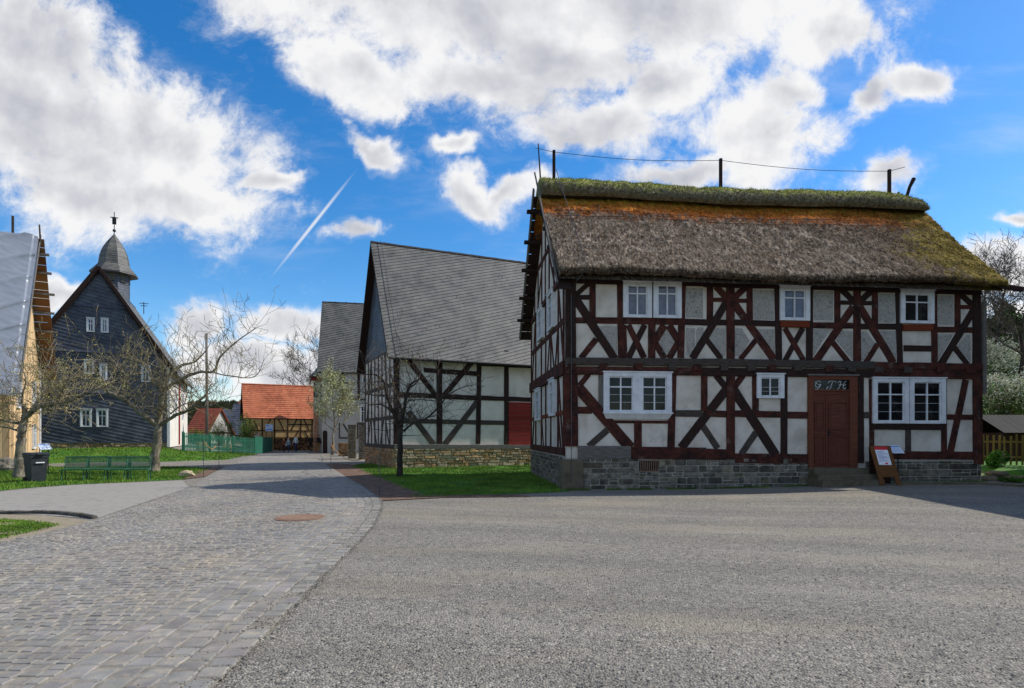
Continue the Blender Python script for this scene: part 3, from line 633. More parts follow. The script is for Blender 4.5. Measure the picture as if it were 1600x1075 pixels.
def window(parent, O, U, N, w, h, rim=.13, proud=.1, panes=(2, 2), split=.3, glass='glass', apron=0, mid=0, label=None, matn='white', glaze=0, bar=.034):
    """surround > sash, pane, glazing bars; O is the lower left corner on the wall"""
    O = Vector(O); V = Zv
    s = MB(); a = lambda mb, x0, x1, y0, y1, c0, c1: mb.abox(O, U, V, N, (x0, x1), (y0, y1), (c0, c1))
    a(s, 0, rim, 0, h, -.02, proud); a(s, w-rim, w, 0, h, -.02, proud)
    a(s, rim, w-rim, h-rim*.8, h, -.02, proud-.002); a(s, rim, w-rim, 0, rim*.45, -.02, proud-.002)
    bays = [(rim, w-rim)]
    if mid: a(s, w/2-mid/2, w/2+mid/2, rim*.45, h-rim*.8, -.02, proud-.004); bays = [(rim, w/2-mid/2), (w/2+mid/2, w-rim)]
    a(s, -.03, w+.03, h, h+.035, -.02, proud+.03)
    if apron:
        s.face([O+V*0+N*(proud+.05), O+U*w+N*(proud+.05), O+U*(w-.08)-V*apron+N*.04, O+U*.08-V*apron+N*.04][::-1])
        s.face([O+N*(proud+.05), O+U*.08-V*apron+N*.04, O+N*-.01]); s.face([O+U*w+N*(proud+.05), O+U*w-N*.01, O+U*(w-.08)-V*apron+N*.04])
        a(s, -.02, w+.02, -.012, .03, -.02, proud+.07)
    wo = s.build('window', M[matn], parent)
    if label: wo['label'] = label
    sash = MB(); pane = MB(); y0, y1 = rim*.45, h-rim*.8; ft = bar
    for b0, b1 in bays:
        yt = y1-(y1-y0)*split; c0, c1 = .0, proud*.6
        a(sash, b0, b0+ft, y0, y1, c0, c1); a(sash, b1-ft, b1, y0, y1, c0, c1); a(sash, b0+ft, b1-ft, y0, y0+ft, c0, c1-.002); a(sash, b0+ft, b1-ft, y1-ft, y1, c0, c1-.002)
        a(sash, (b0+b1)/2-ft*.6, (b0+b1)/2+ft*.6, y0+ft, y1-ft, c0, c1+.004)
        if panes[1] > 1: a(sash, b0+ft, b1-ft, yt-ft*.6, yt+ft*.6, c0, c1+.001)
        for k in range(glaze):
            yy = y0+ft+(yt-y0-ft)*(k+1)/(glaze+1); a(sash, b0+ft, b1-ft, yy-.004, yy+.004, c0, c1-.02)
        a(pane, b0+.01, b1-.01, y0+.01, y1-.01, -.015, .022)
    sash.build('sash', M[matn], wo); pane.build('pane', M[glass], wo)
    return wo
BC = [0]
def timber(parent, name, p0, p1, w, N, mat='red_timber', proud=.035, wob=.006, w1=None, back=.03):
    BC[0] = (BC[0]+1) % 11
    mb = MB(); mb.beam(p0, p1, w, N, proud+BC[0]*.0013, back, wob, w1=w1); return mb.build(name, M[mat], parent)

# ------------------------------------------------------------------ thatched timber-framed house
def thatched_house():
    F = Frame(1.65, 17.9, 5.5, 0.0); H = F.thing('thatched_house', 'two-storey red-brown timber-framed house with mossy thatched roof and grassy ridge on the right', 'house')
    L = F.uz(1531, 600)[0]; D = 8.2; ze, zr = 6.35, 10.55; N = -Y; K = 2.6214
    c4, c5, c6 = crop(820, 380, K), crop(1080, 380, K), crop(1320, 380, K)
    mb = MB(); prism(mb, L, D, ze, zr, .15); mb.build('wall', M['plaster'], H)
    P = lambda c, x, y: Vector((lambda q: (q[0], 0, q[1]))(F.uz(*c(x, y))))
    px2m = lambda w: w/K/FP*18.4
    def T(c, name, x0, y0, x1, y1, w, mat='red_timber', proud=.035, w1=None):
        return timber(H, name, P(c, x0, y0), P(c, x1, y1), px2m(w), N, mat, proud, w1=px2m(w1) if w1 else None)
    g_, r_, d_ = 'grey_timber', 'red_timber', 'dark_timber'
    # upper floor, left third
    T(c4, 'corner_post', 187, 150, 187, 470, 42, d_, .06); T(c4, 'corner_post', 187, 540, 189, 832, 56, r_, .065)
    T(c4, 'wall_plate', 165, 147, 734, 160, 34, d_, .06); T(c5, 'wall_plate', 50, 160, 734, 178, 40, d_, .061); T(c6, 'wall_plate', 104, 180, 555, 192, 44, d_, .062)
    for c, nm, *a in [
        (c4, 'post', 277, 165, 277, 305, 24, r_), (c4, 'post', 391, 165, 395, 470, 27, r_), (c4, 'post', 520, 160, 519, 470, 30, r_), (c4, 'post', 646, 165, 638, 470, 27, r_),
        (c4, 'brace', 208, 228, 368, 474, 32, d_, .03), (c4, 'brace', 292, 392, 230, 472, 24, r_, .026), (c4, 'rail', 205, 222, 268, 222, 18, d_, .028),
        (c4, 'rail', 205, 316, 400, 318, 24, r_, .028), (c4, 'brace', 262, 165, 208, 212, 20, d_, .026),
        (c4, 'rail', 405, 318, 640, 322, 26, r_, .028), (c4, 'rail', 650, 322, 760, 326, 24, d_, .028),
        (c4, 'brace', 424, 335, 488, 470, 24, r_, .029), (c4, 'brace', 490, 335, 424, 470, 24, d_, .024), (c4, 'plank', 406, 335, 410, 470, 18, r_, .02),
        (c4, 'brace', 570, 336, 528, 408, 30, r_, .027), (c4, 'brace', 590, 336, 634, 408, 30, r_, .025), (c4, 'brace', 528, 400, 572, 472, 26, r_, .024), (c4, 'brace', 632, 400, 590, 472, 26, r_, .026),
        (c5, 'post', 76, 170, 76, 318, 27, r_), (c5, 'main_post', 159, 165, 160, 476, 34, r_, .05), (c5, 'rail', -35, 322, 145, 325, 24, d_, .028), (c5, 'rail', 172, 325, 350, 330, 24, d_, .028),
        (c5, 'brace', 146, 238, 4, 472, 30, d_, .032), (c5, 'brace', 60, 392, 122, 474, 22, d_, .026), (c5, 'knee', 100, 178, 148, 228, 26, r_, .03), (c5, 'knee', 224, 178, 170, 230, 26, r_, .03),
        (c5, 'rail', 90, 232, 146, 232, 17, r_, .026), (c5, 'rail', 172, 235, 226, 236, 17, r_, .026), (c5, 'brace', 172, 242, 338, 476, 32, r_, .032), (c5, 'brace', 264, 398, 200, 476, 22, r_, .026),
        (c5, 'post', 238, 175, 239, 320, 26, r_), (c5, 'post', 352, 172, 358, 478, 27, d_), (c5, 'sill_board', 360, 332, 478, 334, 26, 'orange_timber', .09),
        (c5, 'brace', 382, 348, 460, 480, 22, r_, .029), (c5, 'brace', 456, 348, 384, 480, 22, d_, .025), (c5, 'post', 484, 175, 483, 484, 28, d_),
        (c5, 'rail', 495, 336, 664, 338, 24, r_, .028), (c5, 'post', 596, 180, 597, 326, 25, r_), (c5, 'main_post', 677, 175, 678, 490, 32, r_, .05),
        (c5, 'knee', 616, 190, 666, 240, 26, d_, .03), (c5, 'knee', 738, 195, 690, 240, 26, d_, .03), (c5, 'rail', 608, 243, 664, 244, 17, d_, .026),
        (c5, 'brace', 662, 262, 508, 486, 32, r_, .032), (c5, 'brace', 580, 408, 644, 488, 22, r_, .026),
        (c6, 'rail', 62, 246, 112, 246, 17, d_, .026), (c6, 'brace', 60, 262, 198, 490, 32, r_, .032), (c6, 'brace', 132, 414, 84, 490, 22, r_, .026), (c6, 'post', 122, 195, 122, 332, 25, r_),
        (c6, 'rail', 60, 341, 226, 342, 24, d_, .028), (c6, 'post', 216, 192, 225, 492, 26, d_), (c6, 'sill_board', 234, 346, 354, 347, 26, 'orange_timber', .09), (c6, 'rail', 240, 431, 354, 432, 26, d_, .027),
        (c6, 'post', 364, 200, 366, 496, 27, r_), (c6, 'rail', 374, 354, 530, 356, 24, r_, .028), (c6, 'post', 460, 205, 460, 345, 26, r_), (c6, 'rail', 470, 262, 524, 262, 17, r_, .026),
        (c6, 'brace', 530, 268, 392, 496, 30, d_, .032), (c6, 'brace', 448, 428, 502, 498, 22, d_, .026), (c6, 'knee', 466, 205, 528, 258, 24, d_, .03),
        # ground floor
        (c4, 'brace', 216, 588, 432, 838, 44, r_, .034), (c4, 'brace', 262, 536, 224, 584, 22, r_, .026), (c4, 'rail', 216, 684, 275, 684, 28, r_, .028), (c4, 'brace', 338, 766, 262, 832, 26, g_, .026),
        (c4, 'plank', 310, 540, 310, 682, 18, 'grey_beam', .028), (c4, 'post', 463, 726, 463, 834, 31, r_, .033), (c4, 'rail', 345, 731, 602, 733, 12, r_, .024), (c4, 'post', 606, 528, 598, 838, 29, r_),
        (c4, 'rail', 612, 697, 726, 698, 27, g_, .028), (c5, 'rail', 64, 698, 146, 700, 26, r_, .028),
        (c5, 'post', 52, 545, 52, 688, 27, r_), (c5, 'main_post', 160, 545, 160, 885, 35, r_, .05), (c5, 'knee', 100, 540, 150, 600, 26, d_, .03), (c5, 'knee', 212, 540, 168, 602, 26, r_, .03),
        (c5, 'brace', 146, 596, -42, 838, 36, d_, .032), (c5, 'brace', 44, 744, 108, 840, 26, g_, .026), (c5, 'brace', 172, 600, 346, 868, 38, d_, .032), (c5, 'brace', 264, 776, 204, 864, 26, g_, .026),
        (c5, 'rail', 176, 698, 366, 702, 27, r_, .028), (c5, 'post', 261, 545, 262, 688, 27, r_), (c5, 'post', 379, 548, 379, 868, 29, d_), (c5, 'rail', 392, 704, 476, 705, 28, r_, .028),
        (c5, 'post', 690, 552, 690, 900, 30, d_, .045), (c6, 'post', 106, 556, 110, 860, 20, r_), (c6, 'rail', 70, 704, 100, 704, 26, g_, .028),
        (c6, 'rail', 104, 752, 408, 753, 24, d_, .06), (c6, 'post', 258, 760, 258, 858, 25, g_, .033), (c6, 'post', 404, 556, 405, 862, 25, r_), (c6, 'rail', 414, 712, 524, 713, 22, r_, .028),
        (c6, 'brace', 494, 560, 430, 862, 28, r_, .032), (c6, 'corner_post', 537, 185, 537, 496, 34, d_, .06), (c6, 'corner_post', 540, 545, 541, 905, 40, r_, .062)]:
        T(c, nm, *a)
    # storey beams and sills
    T(c4, 'storey_beam', 165, 484, 740, 490, 30, g_, .09); T(c5, 'storey_beam', 40, 488, 740, 500, 30, g_, .092); T(c6, 'storey_beam', 90, 500, 556, 508, 28, r_, .088)
    T(c4, 'storey_beam', 165, 522, 740, 526, 32, r_, .07); T(c5, 'storey_beam', 40, 527, 740, 534, 34, d_, .072); T(c6, 'storey_beam', 90, 534, 556, 540, 36, r_, .068)
    for c, x, y in [(c4, 190, 507), (c4, 320, 507), (c4, 462, 507), (c4, 600, 508), (c5, 20, 510), (c5, 130, 511), (c5, 240, 512), (c5, 325, 512), (c5, 430, 513), (c5, 560, 515), (c5, 650, 515), (c6, 130, 519), (c6, 250, 520), (c6, 380, 521), (c6, 500, 522)]:
        T(c, 'joist_end', x-15, y, x+15, y, 26, rnd.choice([r_, r_, g_]), .12)
    T(c4, 'sill_beam', 217, 856, 432, 857, 50, 'grey_beam', .06); T(c4, 'sill_beam', 432, 858, 740, 862, 50, r_, .058); T(c5, 'sill_beam', 55, 864, 143, 866, 44, r_, .06)
    T(c5, 'sill_beam', 176, 880, 476, 884, 40, r_, .059); T(c6, 'sill_beam', 178, 868, 556, 870, 34, r_, .06)
    # scratched ornament panels with pale borders
    for c, x0, y0, x1, y1 in [(c4, 292, 172, 377, 302), (c4, 657, 182, 732, 308), (c5, 251, 190, 341, 316), (c5, 497, 194, 584, 318), (c6, 134, 204, 207, 328), (c6, 371, 212, 447, 336), (c4, 657, 345, 700, 466)]:
        a, b = P(c, x0, y1), P(c, x1, y0); mb = MB()
        for q in ((a.x, a.x+.02, a.z, b.z), (b.x-.02, b.x, a.z, b.z), (a.x+.02, b.x-.02, a.z, a.z+.02), (a.x+.02, b.x-.02, b.z-.02, b.z)): mb.box(q[0], q[1], -.012, 0, q[2], q[3], m=1)
        mb.box(a.x+.02, b.x-.02, -.007, 0, a.z+.02, b.z-.02); mb.build('ornament_panel', [M['scratch'] if x0 != 292 else M['plaster'], M['plaster_edge']], H)
    for c, tri in [(c4, [(290, 340), (378, 340), (378, 455)]), (c4, [(708, 345), (732, 345), (732, 375), (665, 462), (657, 462), (657, 430)]), (c5, [(252, 352), (342, 352), (342, 462), (338, 462), (262, 360)]), (c5, [(178, 348), (205, 348), (240, 400), (200, 462), (178, 462)]),
                   (c5, [(96, 348), (140, 348), (140, 462), (130, 462), (72, 392)]), (c5, [(500, 352), (570, 352), (500, 460)]), (c5, [(612, 360), (660, 360), (660, 478), (595, 400)]), (c6, [(64, 362), (90, 362), (122, 410), (88, 480), (66, 480)]),
                   (c6, [(132, 360), (212, 360), (214, 478)]), (c6, [(380, 372), (445, 372), (382, 480)]), (c6, [(500, 375), (514, 375), (516, 490), (460, 420)]), (c4, [(580, 350), (620, 405), (580, 458), (540, 405)])]:
        pts = [P(c, *q)-Y*.006 for q in tri]; mb = MB(); lo = [p+Y*.012 for p in pts]; n = len(pts)
        mb.mesh(pts+lo, [tuple(range(n))[::-1], tuple(range(n, 2*n))]+[(i, (i+1) % n, n+(i+1) % n, n+i) for i in range(n)]); mb.build('ornament_panel', M['scratch'], H)
    # windows of the front
    def win(c, x0, y0, x1, y1, **k):
        a, b = P(c, x0, y1), P(c, x1, y0); return window(H, a, X, N, b.x-a.x, b.z-a.z, **k)
    win(c4, 400, 160, 517, 305, glass='glass_pale', rim=.145, split=.28); win(c4, 523, 160, 638, 307, glass='glass_pale', rim=.145, split=.28)
    win(c5, 358, 180, 480, 317, glass='glass_pale', rim=.145, split=.28); win(c6, 222, 197, 358, 329, rim=.145, split=.3)
    win(c4, 320, 532, 598, 697, rim=.16, mid=.30, apron=.17, glaze=2, split=.3)
    win(c5, 264, 538, 375, 635, rim=.13, panes=(2, 1), glaze=2)
    win(c6, 108, 554, 255, 738, rim=.15, split=.32, glaze=2); win(c6, 258, 555, 405, 739, rim=.15, split=.32, glaze=2)
    # door: frame > none, leaf > handle, transom light with script letters
    a, b = P(c5, 475, 920), P(c5, 675, 545); mb = MB(); fw = px2m(22); z0 = a.z
    mb.box(a.x, a.x+fw, -.08, .0, z0, b.z); mb.box(b.x-px2m(34), b.x, -.08, 0, z0, b.z); mb.box(a.x+fw, b.x-px2m(34), -.078, 0, b.z-px2m(16), b.z); mb.box(a.x-.04, b.x+.04, -.12, 0, b.z, b.z+.05, m=1)
    tz0, tz1 = P(c5, 500, 602).z, P(c5, 500, 560).z; lx0, lx1 = a.x+fw, b.x-px2m(34); mb.box(lx0, lx1, -.072, 0, tz0-.03, tz0+.02)
    mb.build('door_frame', [M['door_frame'], M['grey_beam']], H)
    mb = MB(); mb.box(lx0, lx1, -.02, .02, tz0+.02, b.z-px2m(16)); tr = mb.build('transom_light', M['glass'], H)
    mb = MB(); mb.box(lx0, lx1, -.03, .02, z0, tz0-.03)
    xm = lx0+(lx1-lx0)*.37; h = tz0-.03-z0
    for xa, xb in ((lx0, xm-.02), (xm+.02, lx1)):
        for za, zb in ((.02, .42), (.47, .86)):
            q0, q1 = z0+h*za+.07, z0+h*zb; fr = .05
            for s in ((xa+fr, xa+fr+.03, q0, q1), (xb-fr-.03, xb-fr, q0, q1), (xa+fr+.03, xb-fr-.03, q0, q0+.03), (xa+fr+.03, xb-fr-.03, q1-.03, q1)): mb.box(s[0], s[1], -.062, -.03, s[2], s[3])
            if za < .1:
                k = xa+fr+.05
                while k < xb-fr-.06: mb.box(k, k+.025, -.037, -.03, q0+.03, q1-.03); k += .045
            else: mb.box(xa+fr+.07, xb-fr-.07, -.04, -.03, q0+.08, q1-.08)
    mb.box(xm-.02, xm+.02, -.052, -.03, z0, z0+h); mb.box(lx0, lx1, -.055, -.03, z0+h*.445-.02, z0+h*.445+.02); mb.box(lx0+.01, lx1-.01, -.05, -.03, z0+h-.1, z0+h-.02)
    leaf = mb.build('door', M['door'], H)
    mb = MB(); zz = z0+h*.45; mb.box(xm+.04, xm+.09, -.062, -.05, zz-.1, zz+.1); mb.tube([(xm+.065, -.06, zz+.04), (xm+.065, -.1, zz+.04), (xm+.19, -.1, zz+.035)], .011); mb.build('door_handle', M['black_metal'], leaf)
    # G J H in white script
    mb = MB(); hh = (tz1-tz0)*.92; bz = tz0+.035; w = lx1-lx0
    S = {'G': [[(.62, .82), (.5, .98), (.3, .98), (.12, .75), (.12, .4), (.3, .2), (.5, .3), (.62, .55)], [(.35, .52), (.7, .58), (.62, .3), (.45, .02), (.2, -.02), (.08, .12)], [(.0, .95), (.1, .75), (.3, .65)]],
         'J': [[(.1, .72), (.2, .92), (.5, 1.0), (.9, .95)], [(.62, .97), (.52, .5), (.42, .08), (.2, -.08), (.0, .04), (.06, .22), (.25, .26)], [(.98, .98), (1.02, .8)]],
         'H': [[(.0, .75), (.12, .97), (.3, .95), (.28, .5), (.12, .05), (.0, .1)], [(.95, .98), (.75, .85), (.66, .4), (.68, .08), (.85, .05), (.95, .2)], [(.1, .5), (.4, .58), (.7, .48), (.95, .55)]]}
    for ch, x0 in (('G', .04), ('J', .38), ('H', .68)):
        for st in S[ch]:
            q = catmull(st, 5); mb.tube([(lx0+w*x0+p[0]*hh*.95+p[1]*.03, -.03, bz+p[1]*hh*.86) for p in q], .0095, 5)
    mb.build('script_letters', flat('letter_white', (196, 196, 192)), tr)
    # steps
    mb = MB(); sx0, sx1 = P(c5, 478, 940).x, P(c5, 712, 940).x
    for k in range(3): mb.box(sx0-.03*k, sx1+.02*k, -.34-.24*k, -.06, .05 if k == 2 else z0-.01-.165*(k+1), z0-.01-.165*k)
    mb.build('door_steps', M['sandstone'], H)
    # plinth
    pt = P(c4, 400, 882).z; mb = MB()
    mb.box(-.03, sx0, -.03, 0.0, 0, pt+.02, m=1); mb.box(sx1, L+.02, -.03, 0, 0, pt-.1, m=1); mb.box(-.03, 0, 0, D, 0, pt+.05, m=1)
    v0, v1 = P(c4, 467, 935), P(c4, 548, 888); bl = P(c4, 236, 900).x
    O = Vector((0, -.03, 0))
    courses(mb, O+X*bl, X, N, v0.x-bl, 0, pt, (.13, .25), (.2, .5), grey_stone_col)
    courses(mb, O+X*v0.x, X, N, v1.x-v0.x, 0, v0.z, (.1, .2), (.16, .42), grey_stone_col)
    courses(mb, O+X*v1.x, X, N, sx0-v1.x, 0, pt, (.13, .25), (.2, .55), grey_stone_col)
    courses(mb, O+X*sx1, X, N, L-sx1, 0, pt-.12, (.14, .26), (.3, .8), lambda: tuple(.8*q for q in grey_stone_col()))
    courses(mb, Vector((-.03, D, 0)), -Y, -X, D-.5, 0, pt+.05, (.12, .22), (.18, .45), grey_stone_col, depth=.05)
    mb.build('plinth', [M['stone'], M['mortar']], H)
    mb = MB(); mb.box(-.16, bl, -.13, .5, -.05, pt-.02); mb.build('corner_stone', M['sandstone'], H)
    mb = MB(); mb.box(v0.x, v1.x, -.035, -.02, v0.z, v1.z, m=1)
    for k in range(9): xx = v0.x+.03+k*(v1.x-v0.x-.08)/8; mb.box(xx, xx+.022, -.06, -.035, v0.z+.02, v1.z-.02)
    for q in ((v0.x, v1.x, v0.z, v0.z+.022), (v0.x, v1.x, v1.z-.022, v1.z)): mb.box(q[0], q[1], -.065, -.03, q[2], q[3])
    mb.build('cellar_grate', [M['rust'], M['glass']], H)
    # gable facing the road
    Ng = -X
    def Gt(nm, v0_, z0_, v1_, z1_, w, mat=r_, proud=.032): timber(H, nm, (0, v0_, z0_), (0, v1_, z1_), w, Ng, mat, proud)
    roofz = lambda v: ze+(zr-ze)*(1-abs(v-D/2)/(D/2))-.12
    Gt('sill_beam', .2, 1.14, D, 1.14, .24, r_, .06); Gt('storey_beam', .1, 3.72, D, 3.72, .42, r_, .1); Gt('tie_beam', .3, 6.58, D-.3, 6.58, .2, r_, .08)
    Gt('rail', .3, 5.2, D, 5.2, .18); Gt('rail', .3, 2.35, D, 2.35, .14, 'orange_timber')
    Gt('collar_beam', 1.9, 8.35, D-1.9, 8.35, .16)
    for v in (.35, 1.35, 2.85, 4.0, 5.1, 6.7, D-.12):
        Gt('post', v, 1.26, v, 3.5, .13, r_, .036); Gt('post', v, 3.93, v, 6.5, .13, r_, .036)
    for v in (1.2, 2.2, 3.2, 4.1, 5.0, 6.0, 7.0): Gt('post', v, 6.68, v, min(roofz(v), 9.9), .11, r_, .036)
    for a_ in ((.5, 1.26, 1.3, 3.5), (.4, 3.9, 1.25, 6.3), (7.7, 1.26, 6.8, 3.5), (7.8, 3.9, 6.9, 6.3), (2.2, 3.95, 2.8, 5.1), (3.6, 3.95, 3.1, 5.1), (4.6, 1.26, 5.05, 2.3), (2.0, 6.7, 3.4, 8.3), (6.2, 6.7, 4.8, 8.3), (.9, 1.26, 1.3, 2.3), (1.9, 3.95, 1.4, 5.1)): Gt('brace', *a_, .12, r_, .03)
    for (x0, y0, x1, y1) in ((839.3, 608.5, 846.6, 657), (861.7, 593, 869.8, 650), (843, 483, 850.5, 531), (859, 456, 868, 515)):
        va, za = F.vz(x1, y1); vb, zb = F.vz(x0, y0); va, vb = sorted((F.vz(x1, y1)[0], F.vz(x0, y1)[0])); zt = F.vz((x0+x1)/2, y0)[1]; zb = F.vz((x0+x1)/2, y1)[1]
        window(H, (0, vb, zb), -Y, Ng, vb-va, zt-zb, rim=.13, proud=.12)
    # boarded gable top edge, purlin ends and verge boards
    mb = MB()
    ov = .36
    for s in (-1, 1):                                   # underside boards of the overhang, both slopes
        for k in range(14):
            t0, t1 = k/14, (k+.93)/14
            q = lambda t: ((D/2)+s*(D/2+.55)*(1-t), ze-.42+(zr-.02-(ze-.42))*t)
            (va, za), (vb, zb) = q(t0), q(t1)
            slab(mb, (-ov-(.09 if s > 0 else -.03), va, za), (.06, va, za), (.06, vb, zb), (-ov-(.09 if s > 0 else -.03), vb, zb), .02*s)
    mb.build('soffit_boards', M['dark_timber'], H)
    for k, (x_, y_) in enumerate(((831, 323), (826.5, 371), (822, 416), (818, 460), (814.5, 495.5))):
        v_, z_ = F.vz(x_+8, y_, -.35); t = (z_-(ze-.42))/(zr-.02-(ze-.42)); vv = D/2+(D/2+.55)*(1-t)
        mb = MB(); mb.box(-.66, .3, vv-.16, vv+.02, z_-.06, z_+.05); mb.build('purlin_end', M['dark_timber'], H)
    for t in (.2, .42, .62, .8):
        mb = MB(); vv = D/2-(D/2+.55)*(1-t); z_ = ze-.42+(zr-.02-(ze-.42))*t; mb.box(-.36, .3, vv, vv+.16, z_-.1, z_); mb.build('purlin_end', M['dark_timber'], H)
    mb = MB()
    mb.beam((-ov-.02, -.60, 6.12), (-ov-.02, D/2+.25, 11.5), .06, -X, .03, .02, wob=.006)
    mb.beam((-ov-.10, D+.58, 5.98), (-ov-.10, D/2-.05, 10.75), .22, -X, .03, .03, wob=.01)
    mb.build('verge_board', M['grey_beam'], H)
    # thatch
    mb = MB(); n1, n2 = 230, 100; vs = []; th = .34
    e0, e1 = -.30, L+.42; r0, r1 = -.30, L+1.35; ve, zee = -.62, 6.56; vr_, zrr = D/2, 10.78
    def roofp(a, t, side=1, dz=0.0):
        u0 = e0+(r0-e0)*t; u1 = e1+(r1-e1)*(t**1.15); u = u0+(u1-u0)*a
        v = ve+(vr_-ve)*t; z = zee+(zrr-zee)*t-.10*math.sin(math.pi*t)+.05*math.sin(u*.7)-.06*(1-t)*ss(L-1.5, L+1, u)
        if side < 0: v = D-v
        return Vector((u, v, z+dz))
    for j in range(n2+1):
        for i in range(n1+1):
            p = roofp(i/n1, j/n2); q = p*1.0
            d = .055*noise.fractal(Vector((q.x*1.7, q.y*1.7, q.z*1.7)), .8, 2.1, 5)+.035*noise.noise(Vector((q.x*9, q.z*3.5, q.y*3)))
            if j == 0: d -= .03
            vs.append(p+Vector((0, -.69, .72))*d)
    fs = [(j*(n1+1)+i, j*(n1+1)+i+1, (j+1)*(n1+1)+i+1, (j+1)*(n1+1)+i) for j in range(n2) for i in range(n1)]
    mb.mesh(vs, fs)
    # thick eave and verges, back slope
    nv = Vector((0, .45, -.30)); low = [vs[i]+Vector((0, .22, -.13+.03*noise.noise(Vector((i*.3, 0, 0))))) for i in range(n1+1)]
    top = [vs[i] for i in range(n1+1)]
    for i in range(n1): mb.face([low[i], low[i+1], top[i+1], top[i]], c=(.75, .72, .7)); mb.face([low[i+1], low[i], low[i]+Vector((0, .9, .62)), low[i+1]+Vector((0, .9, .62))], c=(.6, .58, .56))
    for i in (0, n1):
        for j in range(n2):
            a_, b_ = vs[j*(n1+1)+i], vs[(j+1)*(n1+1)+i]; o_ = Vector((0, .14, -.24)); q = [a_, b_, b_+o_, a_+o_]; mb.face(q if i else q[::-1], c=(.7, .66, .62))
    bk = [[roofp(i/20, j/10, -1) for i in range(21)] for j in range(11)]
    for j in range(10):
        for i in range(20): mb.face([bk[j][i], bk[j+1][i], bk[j+1][i+1], bk[j][i+1]])
    for i in (0, 20):
        for j in range(10):
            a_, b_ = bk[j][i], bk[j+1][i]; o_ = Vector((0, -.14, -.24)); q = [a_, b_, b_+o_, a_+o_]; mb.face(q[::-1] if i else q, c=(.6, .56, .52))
    for sgn, rows in ((1, [[vs[j*(n1+1)+i] for i in (0, n1)] for j in (0, n2)]), (-1, [[bk[j][i] for i in (0, 20)] for j in (0, 10)])):
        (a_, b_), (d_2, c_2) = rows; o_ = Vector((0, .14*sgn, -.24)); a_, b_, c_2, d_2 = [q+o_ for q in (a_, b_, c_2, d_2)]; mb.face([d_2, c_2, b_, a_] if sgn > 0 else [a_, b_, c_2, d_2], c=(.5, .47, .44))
    # straw ends
    V = []; Fc = []; Cc = []
    dn = (roofp(.5, .4)-roofp(.5, .5)).normalized()
    for k in range(76000):
        a_, t = rnd.random(), rnd.random()**.95; p = roofp(a_, t)
        l = rnd.uniform(.07, .2); side = rnd.gauss(0, .22); d = (dn+Vector((side, 0, 0))+Vector((0, -.69, .72))*rnd.uniform(.0, .42)).normalized()
        q = p+Vector((0, -.69, .72))*rnd.uniform(-.01, .05); w_ = rnd.uniform(.004, .010); c = rnd.choice([.45, .6, .8, 1., 1.1, 1.35, 1.6])*rnd.uniform(.85, 1.1)
        b_ = len(V); V += [q-X*w_, q+X*w_, q+d*l]; Fc.append((b_, b_+1, b_+2)); Cc.append((c, c*.98, c*.95))
    for k in range(9000):                                # ragged fringe along the eave
        i = rnd.random(); p = roofp(i, 0)+Vector((0, rnd.uniform(-.01, .16), -rnd.uniform(.0, .11))); l = rnd.uniform(.03, .08)
        q = p+Vector((rnd.gauss(0, .02), -rnd.uniform(.02, .07), -l)); w_ = rnd.uniform(.004, .010); c = rnd.choice([.4, .55, .7, 1., 1.3])
        b_ = len(V); V += [p-X*w_, p+X*w_, q]; Fc.append((b_, b_+1, b_+2)); Cc.append((c, c*.97, c*.93))
    b0 = len(mb.v); mb.v += [tuple(p) for p in V]; mb.f += [tuple(i+b0 for i in f) for f in Fc]; mb.uv += [[(0, 0)]*3]*len(Fc); mb.c += Cc; mb.m += [0]*len(Fc)
    V = []; Fc = []; Cc = []                               # clumps of moss standing on the straw under the ridge and low on the right
    for k in range(9000):
        if rnd.random() < .62: a_, t = rnd.random(), rnd.gauss(.76, .055)
        else: a_, t = rnd.betavariate(4, 1.1), rnd.uniform(.03, .6)
        if not 0 < t < .9: continue
        p = roofp(a_, t)
        if noise.noise(p*1.4)+noise.noise(p*4)*.6 < .02: continue
        s_ = rnd.uniform(.02, .06); nn = Vector((0, -.69, .72)); base = [p+X*s_*math.cos(q*1.2566)+Vector((0, .72, .69))*s_*.6*math.sin(q*1.2566) for q in range(5)]; tp_ = p+nn*s_*.8+Vector((rnd.gauss(0, .01), 0, 0)); c = rnd.uniform(.6, 1.35)
        b_ = len(V); V += base+[tp_]; Fc += [(b_+q, b_+(q+1) % 5, b_+5) for q in range(5)]; Cc += [(c, c, c)]*5
    b0 = len(mb.v); mb.v += [tuple(p) for p in V]; mb.f += [tuple(i+b0 for i in f) for f in Fc]; mb.uv += [[(0, 0)]*3]*len(Fc); mb.c += Cc; mb.m += [0]*len(Fc)
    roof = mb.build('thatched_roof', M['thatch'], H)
    mb = MB()                                             # thin rods binding the straw
    for t in (.62, .69):
        mb.tube([roofp(i/40, t+.004*math.sin(i))+Vector((0, -.04, .05)) for i in range(1, 39)], .009, 4)
    mb.build('binding_rods', M['dark_timber'], roof)
    # turf ridge cap
    mb = MB(); nu, nk = 260, 22; cv = []; cu0, cu1 = -.28, L+1.25
    def capp(i, k):
        a_ = i/nu; u = cu0+(cu1-cu0)*a_; t = k/nk; ang = math.pi*(-.16+1.32*t); endf = min(1, (1-a_)*14)**.5 if a_ > .93 else 1
        z = zrr-.20+.05*math.sin(u*.55+1)-.02*a_
        rz = .46*endf**.6*(1+.05*math.sin(u*2.1)); rv = 1.02
        v = D/2-rv*math.cos(ang)*(.62+.38*endf); zz = z+rz*math.sin(ang)-.22*abs(math.cos(ang))**2
        d = .05*noise.fractal(Vector((u*2, v*2, zz*2)), .8, 2.1, 4)+.03*noise.noise(Vector((u*8, v*8, zz*8)))
        return Vector((u, v-d*math.cos(ang), zz+d*math.sin(ang)))
